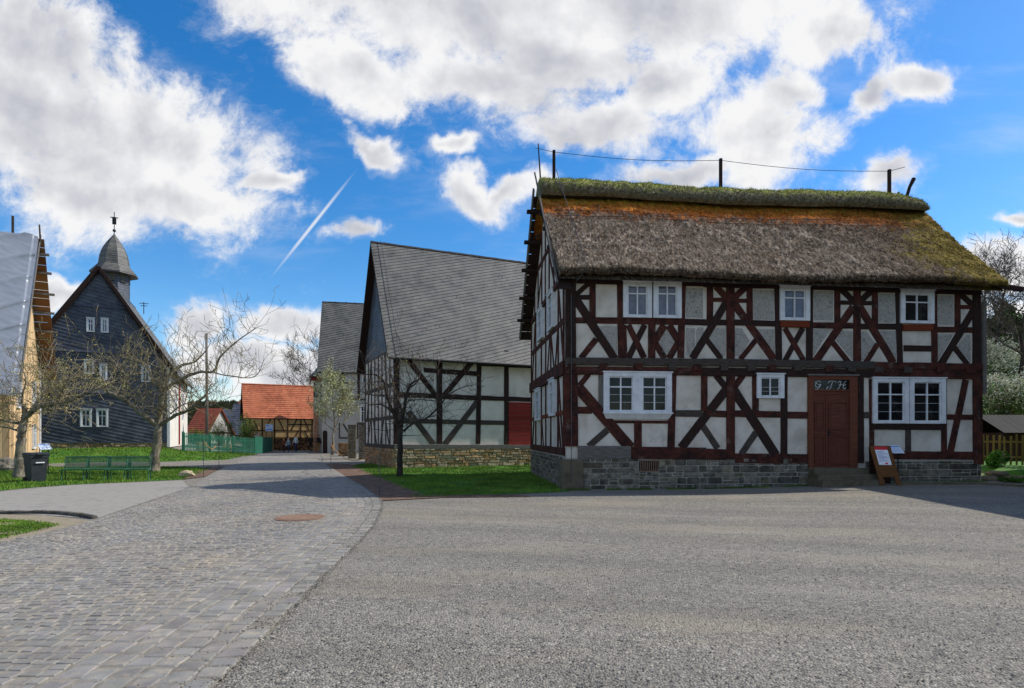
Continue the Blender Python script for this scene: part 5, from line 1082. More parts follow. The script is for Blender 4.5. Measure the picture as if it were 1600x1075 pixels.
# ------------------------------------------------------------------ board-clad house under a tarpaulin, far left
def tarp_house():
    F = Frame(-23.6, 27.7, 30.7, 0.0); H = F.thing('tarp_covered_house', 'tall gabled house clad in raw pine boards, its roof wrapped in grey tarpaulin', 'house')
    L, D, zr = 13.0, 8.0, 12.1; ze = 5.6; N = X
    mb = MB(); prof = [(0, -.2), (0, ze), (D/2, zr-.3), (D, ze), (D, -.2)]; mb.mesh([(-L, a, b) for a, b in prof]+[(0, a, b) for a, b in prof], [(0, 1, 2, 3, 4), (9, 8, 7, 6, 5)]+[(i, 5+i, 5+(i+1) % 5, (i+1) % 5) for i in range(5)]); mb.build('wall', M['dark_timber'], H)
    mb = MB(); v = 0
    while v < D-.02:
        w = min(rnd.uniform(.16, .24), D-v); k = rnd.choice([.6, .8, .95, 1.0, 1.1, 1.2]); h = ze+(zr-.35-ze)*(1-abs(v+w/2-D/2)/(D/2)); z = .5
        while z < h: z2 = min(h, z+rnd.uniform(2.5, 4.5)); kk = k*rnd.uniform(.9, 1.08); mb.abox((0, v, 0), Zv, Y, X, (z, z2-.01), (0, w-.02), (0, .03+.008*(int(v*10) % 2)), col=(kk, kk, kk)); z = z2
        v += w
    u = -L
    while u < -.05: k = rnd.uniform(.72, 1.1); mb.abox((u, 0, 0), Zv, X, -Y, (.5, ze), (0, .19), (0, .03), col=(k, k, k)); u += .2
    mb.build('board_cladding', M['pine'], H)
    mb = MB(); mb.box(-L, .05, -.1, 0, -.1, .5, m=1); mb.box(0, .08, 0, D, -.1, .5, m=1); courses(mb, Vector((-L, -.1, -.1)), X, -Y, L+.1, 0, .6, (.14, .24), (.2, .5), grey_stone_col, .07); courses(mb, Vector((.08, 0, -.1)), Y, X, D, 0, .6, (.14, .24), (.2, .5), grey_stone_col, .07); mb.build('plinth', [M['stone'], M['mortar']], H)
    mb = MB(); mb.box(.02, .12, D-.16, D+.02, .3, ze); mb.build('corner_board', M['white'], H)
    for (vv, zz, w_, h_) in ((1.6, 3.0, .9, 1.3), (5.6, 3.3, .9, 1.3), (5.6, .9, .9, 1.3), (2.0, .8, .9, 1.3)): window(H, (.035, vv, zz), Y, X, w_, h_, rim=.1, proud=.09)
    sl_ = (zr-ze)/(D/2); uR = .55
    def rp(u, v): return Vector((u, v, zr-abs(v-D/2)*sl_*1.0))
    mb = MB()                                             # far slope boards with purlins
    for k in range(18):
        t0, t1 = k/18, (k+.94)/18; a, b = D/2+(D/2+.5)*t0, D/2+(D/2+.5)*t1; slab(mb, rp(-L-.3, b), rp(-L-.3, a), rp(uR+.25, a), rp(uR+.25, b), .04, col=rnd.choice([(.8, .6, .45), (.95, .7, .5), (.65, .5, .4), (1, .85, .65)]))
    mb.build('roof_boards', grain('brown_boards', [(104, 82, 62), (140, 112, 84)], vc=True), H)
    for t in (.08, .2, .34, .47, .6, .73, .86, .97):
        v = D/2+(D/2+.5)*t; p = rp(0, v); mb = MB(); mb.box(-.4, uR+.25+rnd.uniform(.1, .3), v-.06, v+.06, p.z-.2, p.z-.08); mb.build('purlin_end', M['grey_beam'], H)
    for t in (.12, .3, .5, .62, .75, .88):
        v = D/2-(D/2)*t; p = rp(0, v); mb = MB(); mb.box(-.3, uR-.05, v-.08, v+.08, p.z-.38, p.z-.2); mb.build('purlin_end', M['grey_beam'], H)
    # tarpaulin draped over the near slope with slanting folds
    mb = MB(); nu, nv = 330, 230; vs = []
    nrm = Vector((0, -sl_, 1)).normalized()
    for j in range(nv+1):
        for i in range(nu+1):
            a = i/nu; t = j/nv; u = -L-.4+(L+.4+uR)*a; v = D/2-(D/2+1.35)*t+.0
            p = rp(u, v)+nrm*.12; d0 = Vector((u-uR, 0, 0)).length; ln = t*9.6
            ph_ = ln*2.1+u*1.3+1.2*noise.noise(Vector((u*.35, ln*.35, 1))); f = (1-abs(math.sin(ph_)))**4; fade = .5+.5*noise.noise(Vector((u*.25, ln*.3, 5)))
            d = -.02+.42*f*max(0, fade-.15)+.05*noise.noise(Vector((u*.5, ln*.5, 0)))+.012*noise.noise(Vector((u*1.3+ln*1.6, ln*4-u*2.4, 0)))
            if t < .04: p.z += .10*(1-t/.04)*(.5+.5*noise.noise(Vector((u*2, 0, 0))))
            if a > .985: d -= .05
            vs.append(p+nrm*d)
    mb.mesh(vs, [(j*(nu+1)+i+1, j*(nu+1)+i, (j+1)*(nu+1)+i, (j+1)*(nu+1)+i+1) for j in range(nv) for i in range(nu)])
    ed = [vs[j*(nu+1)+nu] for j in range(nv+1)]
    for a, b in zip(ed, ed[1:]): mb.face([a, b, b+Vector((.02, .28, -.36)), a+Vector((.02, .28, -.36))])
    tp = [vs[i] for i in range(nu+1)]
    for a, b in zip(tp, tp[1:]): mb.face([a, b, b+Vector((0, .4, -.45)), a+Vector((0, .4, -.45))])
    mb.build('tarpaulin', M['tarp'], H, smooth=True)
    mb = MB(); mb.beam(rp(uR+.05, D/2+.3)+Zv*.75, rp(uR+.03, -.9)+Zv*.02, .12, X, .04, .0, wob=.01); mb.build('verge_board', M['grey_beam'], H)
    mb = MB(); q = rp(-.2, D/2); mb.box(-.55, -.45, D/2-.05, D/2+.05, q.z-.2, q.z+1.0); mb.build('ridge_post', M['grey_timber'], H); mb = MB(); mb.tube([q+X*.85-Zv*.3, q+X*.80+Zv*.75], [.05, .04], 5); mb.build('ridge_post', M['grey_timber'], H)
    # rough stone wall and boulder at the near corner
    s = thing('boulder', 'rough grey boulder at the foot of the pine-boarded house', 'boulder', (*G(8, 737), 0)); mb = MB(); rock(mb, (0, 0, .25), (.42, .4, .38), 3); mb.build('rock', M['stone'], s, smooth=False)
def rock(mb, c, r, seed, n=12):
    vs = []; nk = 9
    for i in range(nk+1):
        for k in range(n):
            th, ph_ = math.pi*i/nk, 2*math.pi*k/n; d = Vector((math.sin(th)*math.cos(ph_), math.sin(th)*math.sin(ph_), math.cos(th))); f = 1+.28*noise.fractal(d*1.3+Vector((seed, seed*2.3, 0)), 1, 2, 3)
            vs.append((c[0]+d.x*r[0]*f, c[1]+d.y*r[1]*f, c[2]+d.z*r[2]*f))
    mb.mesh(vs, [(i*n+k, (i+1)*n+k, (i+1)*n+(k+1) % n, i*n+(k+1) % n) for i in range(nk) for k in range(n)])
tarp_house()

# ------------------------------------------------------------------ the tall house just outside the frame on the right, whose shadow lies on the yard
def side_house():
    F = Frame(19.3, 8.0, 0, 0.0); H = F.thing('tall_side_house', 'tall white house with slate roof standing beside the yard at the right', 'house'); L, D = 8.5, 13.2; ze, zr = 9.2, 13.2
    mb = MB(); prism(mb, L, D, ze, zr, 0, axis='v'); mb.build('wall', M['plaster'], H)
    mb = MB()
    s = (zr-ze)/(L/2); r0, r1 = (L/2, -.5, zr+.1), (L/2, D+.15, zr+.1); e = lambda x, v: (x, v, ze-.8*s+.3)
    slab(mb, e(L+.8, -.5), e(L+.8, D+.15), r1, r0, .15); slab(mb, e(-.8, D+.15), e(-.8, -.5), r0, r1, .15); shingles(mb, e(-.8, D+.15), e(-.8, -.5), r0, r1, .4, .4, 0, .02); mb.build('slate_roof', M['slate'], H)
    for z in (.9, 3.6, 6.3, 8.9): timber(H, 'storey_beam', (0, 0, z), (0, D, z), .25, -X, 'red_timber', .04)
    for k in range(8):
        v = .15+k*(D-.3)/7
        timber(H, 'post', (0, v, .9), (0, v, 8.9), .22, -X, 'red_timber', .035)
    for k in (1, 3, 5):
        for z in (1.6, 4.3, 7.0): window(H, (0, .6+k*1.85+.9, z), -Y, -X, .95, 1.3, rim=.1)
side_house()

# ------------------------------------------------------------------ far houses behind the green fence
def far_house(px0, px1, yr, ye, Z, phi, D, label, rmat, wmat, name='far_house', h0=0):
    x0 = (px0-CX)/FP*Z; F = Frame(x0, Z, phi, 0.0); H = F.thing(name, label, 'house'); L = max(2.5, F.uz(px1, 690)[0]); ze = CH+(HY-ye)/FP*Z; Zr = Z+D/2; zr = CH+(HY-yr)/FP*Zr
    mb = MB(); prism(mb, L, D, ze, zr, 0); mb.build('wall', wmat, H)
    s = (zr-ze)/(D/2); mb = MB(); r0, r1 = (-.3, D/2, zr+.1), (L+.3, D/2, zr+.1); slab(mb, (-.3, -.3, ze-.3*s+.1), (L+.3, -.3, ze-.3*s+.1), r1, r0, .1); shingles(mb, (-.3, -.3, ze-.3*s+.1), (L+.3, -.3, ze-.3*s+.1), r1, r0, .33, .26, 0, .05, .16, stag=0)
    slab(mb, (L+.3, D+.3, ze-.3*s+.1), (-.3, D+.3, ze-.3*s+.1), r0, r1, .1); mb.build('roof', rmat, H)
    for u in (0, L):
        for k in range(3): timber(H, 'post', (u, .2+k*(D-.4)/2, 0), (u, .2+k*(D-.4)/2, ze), .2, -X if u == 0 else X, 'dark_timber', .04)
        timber(H, 'rail', (u, 0, ze), (u, D, ze), .2, -X if u == 0 else X, 'dark_timber', .045)
    window(H, (L*.3, 0, .9), X, -Y, .9, min(1.1, ze-1.0) if ze > 1.6 else .5, rim=.08); mb = MB(); mb.box(L*.65, L*.65+.9, -.04, 0, 0, min(2.0, ze-.1)); mb.build('door', M['dark_timber'], H)
    return F, H, L, ze, zr, D
GP = noisy('pale_plank', [(150, 146, 138), (176, 172, 164)], 2, stretch=(6, 6, .6), bump=.2)
far_house(292, 322, 639, 676, 70, -8, 5.0, 'low house with patched dark red tiled roof beside the tall wooden pole', M['tile_old'], GP)
far_house(336, 356, 640, 668, 84, 38, 7, 'dark boarded house with shadowed gable right of the wooden pole', M['slate_dark'], M['dark_timber'])
far_house(362, 384, 617, 650, 100, -14, 7, 'farther house with plain orange roof rising left of the big orange-roofed barn', M['tile'], GP)
far_house(357, 384, 632, 677, 78, 10, 7, 'small white-based house with grey slate roof directly left of the orange-roofed barn', M['slate_dark'], noisy('cream_wall', [(200, 196, 180), (214, 210, 196)], 1, bump=.1))

# ------------------------------------------------------------------ green fence, pole, barrels
def green_fence():
    a, b = G(288, 705.5), G(398, 709.3); A, B = Vector((*a, g(*a))), Vector((*b, g(*b))); th = thing('picket_fence', 'green painted picket fence closing off the gardens beyond the back lawn', 'fence', A, math.atan2(B.y-A.y, B.x-A.x)); L = (B-A).length; dz = B.z-A.z
    mb = MB(); k = 0
    while k < L:
        z0 = dz*k/L; c = rnd.uniform(.8, 1.1); h = 1.34+rnd.uniform(-.02, .02); mb.box(k, k+.065, -.02, 0, z0+.06, z0+h, col=(c, c, c)); mb.face([(k, -.02, z0+h), (k+.065, -.02, z0+h), (k+.0325, -.02, z0+h+.05)], c=(c, c, c)); k += .15
    mb.build('pickets', M['green_paint'], th)
    for z in (.35, 1.1): mb = MB(); mb.beam((0, .03, z), (L, .03, z+dz), .08, -Y, .02, .03); mb.build('rail', M['green_paint'], th)
    n = int(L/2.6)
    for i in range(n+1): x = L*i/n; mb = MB(); mb.box(x-.06, x+.06, .04, .16, dz*i/n, dz*i/n+1.45); mb.build('post', M['green_paint'], th)
    c = G(409.5, 709.3); C = Vector((*c, g(*c))); t2 = thing('fence_panel', 'closed green board panel at the corner of the picket fence', 'fence', B, math.atan2(C.y-B.y, C.x-B.x)); w = (C-B).length
    mb = MB(); 
    for i in range(5): mb.box(i*w/5+.01, (i+.96)*w/5, -.05, -.02-.004*(i % 2), .05, 1.45)
    mb.build('boards', M['green_paint'], t2); mb = MB(); mb.box(0, w, -.06, .04, 1.45, 1.5); mb.build('top_rail', M['green_paint'], t2)
    e = G(425.5, 705.6); E = Vector((*e, g(*e))); t3 = thing('garden_gate', 'dark green board gate running back from the fence corner', 'gate', C, math.atan2(E.y-C.y, E.x-C.x)); w = (E-C).length; mb = MB()
    k = 0
    while k < w: mb.box(k, k+.13, -.04, -.01, .06, 1.45); k += .14
    mb.build('boards', M['green_paint'], t3)
    for z in (.3, 1.2): mb = MB(); mb.beam((0, 0, z), (w, 0, z), .1, -Y, .01, .04); mb.build('rail', M['green_paint'], t3)
green_fence()
px_, Zp = 323, 60; xp = (px_-CX)/FP*Zp; th = thing('wooden_pole', 'tall weathered wooden pole rising behind the green fence', 'pole', (xp, Zp, g(xp, Zp)))
mb = MB(); mb.tube([(0, 0, -.2), (.02, 0, 5), (-.03, 0, 11.2)], [.17, .14, .11], 9); mb.build('shaft', M['grey_beam'], th, smooth=True); mb = MB(); mb.lathe((-.03, 0, 11.2), [(.14, 0), (.13, .05), (.02, .12)], 8); mb.build('cap', M['metal'], th)
def barrel(px0, px1, pyb, label):
    p = G((px0+px1)/2, pyb); r = (px1-px0)/2/FP*p[1]; t = thing('barrel', label, 'barrel', (*p, g(*p)), 0, 'barrels before the green fence'); h = .68; mb = MB()
    n = 18
    for k in range(n):
        a0, a1 = 2*math.pi*k/n, 2*math.pi*(k+.97)/n; c = rnd.uniform(.8, 1.1); pr = [(r*.86, 0), (r, h*.35), (r, h*.65), (r*.86, h)]
        for (ra, za), (rb, zb) in zip(pr, pr[1:]): mb.face([(ra*math.cos(a0), ra*math.sin(a0), za), (ra*math.cos(a1), ra*math.sin(a1), za), (rb*math.cos(a1), rb*math.sin(a1), zb), (rb*math.cos(a0), rb*math.sin(a0), zb)], [(za, a0), (za, a1), (zb, a1), (zb, a0)], c=(c, c, c))
    mb.lathe((0, 0, h-.06), [(r*.85, 0), (r*.85, .02)], n, col=(.4, .35, .3)); mb.build('staves', M['barrel'], t)
    for z in (.08, .22, h-.22, h-.08): mb = MB(); rr = r*(.9 if z in (.08, h-.08) else .97)+.012; mb.lathe((0, 0, z), [(rr, -.02), (rr, .02), (rr-.02, .02), (rr-.02, -.02)], n); mb.build('hoop', M['rust'], t)
barrel(307.5, 315, 703.8, 'darker wooden barrel, leftmost of the four in front of the green fence'); barrel(315.4, 323.4, 704, 'pale wooden barrel beside the pole, second from the left before the green fence')
barrel(347.5, 353, 704, 'small brown barrel, third from the left before the green fence'); barrel(353.2, 361.8, 705.8, 'large pale barrel with hoops, rightmost of the four before the green fence')

# ------------------------------------------------------------------ trees
def grow(mb, p, d, L, r, lev, cfg, tips):
    n = cfg.get('n', 5); pts = [p]; rs = [r]; d = d.normalized()
    for i in range(n):
        j = cfg['jit'][min(lev, len(cfg['jit'])-1)]
        d = (d+Vector((rnd.gauss(0, j), rnd.gauss(0, j), rnd.gauss(0, j)+cfg['up'][min(lev, len(cfg['up'])-1)]))).normalized(); p = p+d*L/n; pts.append(p); rs.append(max(cfg['rmin'], r*(1-.75*(i+1)/n)))
        if lev < cfg['lev'] and i > 0 or (lev < cfg['lev'] and n < 4):
            for _ in range(cfg['kids'][min(lev, len(cfg['kids'])-1)]):
                if rnd.random() < cfg.get('pk', .8):
                    a = Vector((rnd.gauss(0, 1), rnd.gauss(0, 1), rnd.gauss(0, 1)+cfg.get('kup', .3))); a = (a-d*a.dot(d)).normalized()
                    sp = cfg.get('spread', .9); grow(mb, p, d*(1-sp*.45)+a*sp, L*rnd.uniform(.35, .65), rs[-1]*.55, lev+1, cfg, tips)
    k = rnd.uniform(.75, 1.15); mb.tube(pts, rs, 5 if r > .03 else 3, col=(k, k, k), cap=False); tips.append((pts[-1], d)); 
    if lev >= cfg['lev']-1: tips.append((pts[-2], d)); tips.append((pts[len(pts)//2], d))
def buds(mb, tips, size, dens, cols, spread=.05, m=1):
    for p, d in tips:
        for _ in range(dens if isinstance(dens, int) else (1 if rnd.random() < dens else 0)):
            c = p+Vector((rnd.gauss(0, spread), rnd.gauss(0, spread), rnd.gauss(0, spread))); s = size*rnd.uniform(.6, 1.3)
            a = Vector((rnd.gauss(0, 1), rnd.gauss(0, 1), rnd.gauss(0, 1))).normalized(); b = a.cross(Vector((rnd.gauss(0, 1), rnd.gauss(0, 1), rnd.gauss(0, 1)))).normalized(); k = rnd.uniform(.7, 1.2); cc = rnd.choice(cols)
            mb.face([c-a*s, c+b*s*.6, c+a*s, c-b*s*.6], c=tuple(q*k for q in cc), m=m)
def limb_tree(name, label, cr, K, base, Z, limbs, cfg, bark, twig, tw_den=1.0, bud=None, seed=1, group=None):
    """main limbs follow the real tree's shape, each with its own depth; twigs are grown from them"""
    rnd.seed(seed); bx = W(*cr(*base), Z); ox, oy = bx.x, bx.y; t = thing(name, label, 'tree', (ox, oy, g(ox, oy)), 0, group)
    off = Vector((ox, oy, g(ox, oy))); tr = MB(); cw = MB(); tips = []
    pos = {}
    for L in limbs:
        pts, r0, r1, dd, kind = L; P = []; n = len(pts)
        for i, q in enumerate(pts):
            dz = dd[0]+(dd[1]-dd[0])*i/(n-1); P.append(W(*cr(*q), Z+dz)-off)
        if kind == 'trunk': P[0].z = -.1
        C = []                                                     # smooth 3-D curve
        for i in range(len(P)-1):
            a, b, c, d = P[max(i-1, 0)], P[i], P[i+1], P[min(i+2, len(P)-1)]
            for k in range(4): s = k/4; C.append(.5*((2*b)+(c-a)*s+(2*a-5*b+4*c-d)*s*s+(-a+3*b-3*c+d)*s**3))
        C.append(P[-1]); N_ = len(C); m = Z/FP/K; rr = [(r0+(r1-r0)*i/(N_-1))*m/2 for i in range(N_)]
        if kind == 'trunk': rr[0] *= 1.35; rr[1] *= 1.1
        C = [c+Vector((rnd.gauss(0, .12), rnd.gauss(0, .12), rnd.gauss(0, .12)))*rr[i] for i, c in enumerate(C)]
        tr.tube(C, rr, 9)
        for i in range(1, N_):
            if kind == 'trunk' and i < N_*.75: continue
            dl = (C[i]-C[i-1]); cnt = tw_den*dl.length/.16
            while rnd.random() < cnt:
                cnt -= 1; d = dl.normalized(); a = Vector((rnd.gauss(0, 1), rnd.gauss(0, 1), rnd.gauss(0, .8)+cfg.get('bias', .9))); a = (a-d*a.dot(d)*.7).normalized()
                grow(cw, C[i]-dl*rnd.random(), a, cfg['L']*rnd.uniform(.4, 1.25)*(1 if rnd.random() > .12 else 1.7), max(cfg['rmin'], min(.02, rr[i]*.4)), 0, cfg, tips)
        tips.append((C[-1], dl.normalized())); grow(cw, C[-1], dl, cfg['L']*.45, rr[-1]*.9, 1, cfg, tips)
    tr.build('trunk', M[bark], t, smooth=True)
    if bud: buds(cw, tips, bud[0], bud[1], bud[2], bud[3])
    cw.build('crown', [M[twig], M['leafbud']], t); return t
OL = [(1, 1, .8), (.8, .85, .6), (1.1, 1.05, .9), (.7, .6, .4)]
cb = crop(560, 500, 4.135)
limb_tree('apple_tree', 'bare dark apple tree with forked trunk on the lawn in front of the grey barn', cb, 4.135, (268, 1000), 23.4, [
    ([(268, 1003), (268, 850), (270, 700)], 40, 34, (0, 0), 'trunk'),
    ([(270, 705), (235, 620), (182, 490), (165, 400), (110, 355), (55, 352)], 24, 6, (0, -.9), 'l'), ([(272, 700), (280, 580), (242, 480), (222, 390), (195, 320)], 24, 6, (0, .9), 'l'),
    ([(275, 690), (298, 560), (325, 440), (350, 405), (392, 384)], 26, 8, (0, -.5), 'l'), ([(290, 718), (360, 665), (440, 635), (530, 550), (575, 490), (660, 440), (745, 420)], 15, 4, (0, -.8), 'l'),
    ([(235, 620), (190, 570), (140, 545), (60, 552)], 12, 5, (0, .6), 'l'), ([(182, 490), (90, 485), (5, 455)], 9, 4, (-.3, -1.2), 'l'), ([(325, 440), (380, 400), (400, 330), (395, 250)], 12, 5, (-.3, .6), 'l'), ([(322, 520), (420, 515), (520, 530)], 8, 4, (-.4, .7), 'l')],
    dict(L=1.25, lev=2, kids=[1, 1], pk=.6, jit=[.13, .16], up=[.05, .02], rmin=.008, bias=.9, spread=.8, n=4), 'bark_dark', 'twig_dark', 1.2, (.022, .3, [(1, .9, .75), (.8, .6, .5)], .02), 11, 'apple trees along the road')
cm = crop(50, 480, 3.84)
limb_tree('apple_tree', 'spreading apple tree with grey trunk and upright shoots behind the green wire seats', cm, 3.84, (735, 975), 26.3, [
    ([(733, 978), (745, 850), (755, 700), (780, 510)], 56, 30, (0, .1), 'trunk'),
    ([(742, 705), (660, 640), (560, 560), (455, 505), (428, 440)], 34, 12, (0, -1.2), 'l'), ([(778, 515), (720, 430), (690, 350), (610, 320), (540, 300)], 16, 7, (.1, .9), 'l'),
    ([(780, 510), (830, 400), (900, 350), (980, 325), (1052, 250)], 28, 6, (.1, 1.2), 'l'), ([(800, 490), (900, 430), (1000, 390), (1090, 385), (1130, 300), (1230, 205), (1345, 125)], 22, 4, (.1, -1.2), 'l'),
    ([(1090, 392), (1180, 412), (1335, 418), (1390, 320)], 8, 3, (-.7, -1.2), 'l'), ([(778, 700), (860, 650), (940, 615), (1030, 540), (1045, 520)], 24, 7, (0, -1.6), 'l'), ([(830, 640), (920, 580), (1040, 600), (1190, 540)], 8, 3, (-.3, -1.9), 'l'),
    ([(800, 640), (740, 600), (660, 598)], 9, 5, (0, -1.4), 'l'), ([(850, 470), (930, 512), (1010, 500)], 9, 4, (0, .9), 'l'), ([(560, 560), (500, 480), (470, 380)], 12, 5, (-.8, -.2), 'l'), ([(660, 400), (560, 400), (480, 310)], 11, 5, (.6, 1.2), 'l')],
    dict(L=1.15, lev=2, kids=[1, 1], pk=.55, jit=[.10, .16], up=[.10, .04], rmin=.008, bias=1.3, spread=.8, n=4), 'bark', 'twig', 1.55, (.024, .3, OL, .03), 12, 'apple trees along the road')
cl = crop(0, 560, 4.885)
limb_tree('apple_tree', 'leaning apple tree with dense olive lichen-covered twigs beside the grey bin', cl, 4.885, (150, 900), 22.3, [
    ([(145, 905), (155, 700), (165, 560), (192, 440)], 74, 46, (0, 0), 'trunk'),
    ([(192, 450), (300, 370), (400, 345), (520, 330), (640, 270), (770, 225)], 42, 9, (0, -1.0), 'l'), ([(250, 400), (310, 320), (345, 250), (440, 210), (560, 150), (660, 75)], 34, 8, (0, 1.1), 'l'),
    ([(172, 500), (100, 490), (0, 470), (-80, 480)], 24, 10, (0, -.8), 'l'), ([(158, 560), (60, 530), (-60, 515)], 18, 8, (0, .9), 'l'), ([(185, 440), (168, 300), (198, 150), (120, -10)], 18, 6, (0, -.3), 'l'),
    ([(345, 250), (330, 120), (380, 20), (400, -60)], 16, 6, (.4, 1.3), 'l'), ([(440, 340), (480, 240), (540, 130)], 14, 6, (-.4, -1.2), 'l'), ([(400, 345), (420, 420), (380, 490)], 9, 4, (-.3, -1), 'l'), ([(-20, 475), (-40, 380), (-20, 260)], 12, 5, (-.3, .2), 'l')],
    dict(L=1.0, lev=2, kids=[1, 1], pk=.62, jit=[.16, .22], up=[.06, .02], rmin=.008, bias=.8, spread=.9, n=4), 'bark', 'twig', 1.9, (.028, .45, OL, .04), 13, 'apple trees along the road')

def free_tree(name, label, x, y, h, seed, cfg, bark='bark_dark', twig='twig_dark', r=.2, bud=None, fork=.35, nl=7, lean=(0, 0), budmat='leafbud', cat='tree', wide=.5):
    rnd.seed(seed); z0 = g(x, y); t = thing(name, label, cat, (x, y, z0)); tr = MB(); cw = MB(); tips = []
    pts = [Vector((lean[0]*h*(i/8)**1.3+rnd.gauss(0, .01)*h, lean[1]*h*i/8+rnd.gauss(0, .01)*h, h*.82*i/8-(.1 if i == 0 else 0))) for i in range(9)]; rs = [r*(1-.85*i/8) for i in range(9)]; rs[0] *= 1.3; tr.tube(pts, rs, 9)
    k = 0
    for i in range(nl):
        s = fork+(1-fork)*i/nl; f = s*8; a = int(f); p = pts[min(a, 7)].lerp(pts[min(a+1, 8)], f-a); an = i*2.4+rnd.random(); el = rnd.uniform(.5, 1.1)*(1-s*.3)
        L = h*wide*(1.1-s*.65)*rnd.uniform(.8, 1.2); d = Vector((math.cos(an), math.sin(an), el)).normalized(); grow(tr if cfg.get('thick') else cw, p, d, L, rs[min(a, 8)]*.6, 0, cfg, tips)
    grow(cw, pts[-1], Zv, h*.25, rs[-1], 1, cfg, tips)
    tr.build('trunk', M[bark], t, smooth=True)
    if bud: buds(cw, tips, *bud)
    cw.build('crown', [M[twig], M[budmat]], t); return t
# young pale-green blossoming tree on the right of the road
xx = (521-CX)/FP*50
free_tree('young_tree', 'young pale-blossoming tree with a round crown at the right edge of the road', xx, 50, 7.2, 5, dict(lev=2, kids=[2, 2], pk=.8, jit=[.1, .16], up=[.18, .1], rmin=.016, spread=.7, n=5), 'bark', 'twig', .10, (.06, 2, [(.72, .76, .42), (.85, .88, .6), (.52, .6, .28), (.66, .7, .4)], .16), .30, 16, wide=.34, budmat='blossom')
free_tree('bare_tree', 'tall bare tree standing behind the orange-roofed barn', (483-CX)/FP*88, 88, 15.8, 8, dict(lev=3, kids=[2, 2, 1], pk=.85, jit=[.08, .14], up=[.12, .06], rmin=.018, spread=.7, n=5), r=.24, fork=.25, nl=11, wide=.42)
cfgR = dict(lev=3, kids=[2, 2, 1], pk=.75, jit=[.1, .16], up=[.10, .05], rmin=.011, spread=.75, n=5)
free_tree('bare_tree', 'slender bare tree on the hill right beside the thatched gable', (1538-CX)/FP*36, 36, 7.8, 21, cfgR, r=.15, fork=.4, nl=9, wide=.42)
free_tree('bare_tree', 'forked bare tree on the hill, second from the thatched gable', (1552-CX)/FP*38, 38, 8.2, 22, cfgR, r=.16, fork=.3, nl=10, lean=(.12, 0), wide=.42)
free_tree('bare_tree', 'leaning bare tree on the hill at the right edge of the photo', (1588-CX)/FP*34, 34, 8.6, 25, cfgR, r=.15, fork=.3, nl=10, lean=(.1, 0), wide=.42)
free_tree('evergreen_tree', 'dark leafy evergreen on the hill between the bare trees', (1568-CX)/FP*41, 41, 4.6, 31, dict(lev=2, kids=[3, 2], pk=.9, jit=[.1, .16], up=[.04, .02], rmin=.012, spread=.9, n=5), r=.10, bud=(.11, 5, [(.7, .8, .6), (1, 1, .8), (.5, .6, .5)], .2), fork=.1, nl=14, budmat='leaf', wide=.30)

# hedges and shrubs of small leaves
def shrub(name, label, x, y, rx, ry, h, seed, n, cols_lo, cols_hi, size=.06, hi=.6, mat='blossom', cat='shrub', twigs=60, lumps=7, group=None, z0=None, shell=.6):
    rnd.seed(seed); zb = g(x, y) if z0 is None else z0; t = thing(name, label, cat, (x, y, zb), 0, group); mb = MB(); L = []
    for i in range(lumps): L.append((rnd.uniform(-.8, .8)*rx, rnd.uniform(-.6, .6)*ry, h*rnd.uniform(.35, .68), rnd.uniform(.35, .6)))
    tw = MB()
    for i in range(twigs):
        l = rnd.choice(L); p = Vector((l[0]*.5, l[1]*.5, 0)); q = Vector((l[0]+rnd.gauss(0, .3)*rx, l[1]+rnd.gauss(0, .3)*ry, l[2]+h*rnd.uniform(0, .45))); mid = p.lerp(q, .5)+Vector((rnd.gauss(0, .1), rnd.gauss(0, .1), .15)); k = rnd.uniform(.7, 1.3); tw.tube([p, mid, q], [.02, .012, .005], 3, col=(k, k, k), cap=False)
    tw.build('branches', M['twig'], t)
    for i in range(n):
        l = rnd.choice(L); d = Vector((rnd.gauss(0, 1), rnd.gauss(0, 1), rnd.gauss(0, 1))).normalized()*rnd.uniform(shell, 1.0)**.6; rr = l[3]
        c = Vector((l[0]+d.x*rr*rx, l[1]+d.y*rr*ry, l[2]+d.z*rr*h*.9))
        if c.z < .02: c.z = abs(c.z)+.03
        c += Vector((noise.noise(c*1.5), noise.noise(c*1.7+Vector((5, 0, 0))), noise.noise(c*1.6+Vector((0, 7, 0)))))*.25*min(rx, h)
        s = size*rnd.uniform(.6, 1.3); a = Vector((rnd.gauss(0, 1), rnd.gauss(0, 1), rnd.gauss(0, 1))).normalized(); b = a.cross(Vector((rnd.gauss(0, 1), rnd.gauss(0, 1), rnd.gauss(0, 1)))).normalized(); hi_ = c.z/h+rnd.gauss(0, .15) > hi
        cc = rnd.choice(cols_hi if hi_ else cols_lo); k = rnd.uniform(.75, 1.2); mb.face([c-a*s, c+b*s*.6, c+a*s, c-b*s*.6], c=tuple(q*k for q in cc), m=1 if hi_ else 0)
    mb.build('foliage', [M['leaf'], M[mat]], t); return t
GL = [(1, 1, 1), (.7, .75, .6), (1.2, 1.1, .8), (.9, .75, .6)]; WL = [(1, 1, 1), (.85, .87, .8), (.7, .75, .6), (1, 1, .95)]
for i, (x, y, rx, h, n, lab) in enumerate(((24.6, 29.5, 2.3, 3.5, 15000, 'lower white-blossoming hedge next to the right corner of the thatched house'), (29.5, 29.8, 3.0, 3.6, 12000, 'lower white-blossoming hedge at the right edge of the photo'))):
    shrub('blossoming_hedge', lab, x, y, rx, 1.5, h, 50+i, n, GL, WL, .05, .66, cat='hedge', twigs=160, group='blossoming hedges on the bank')
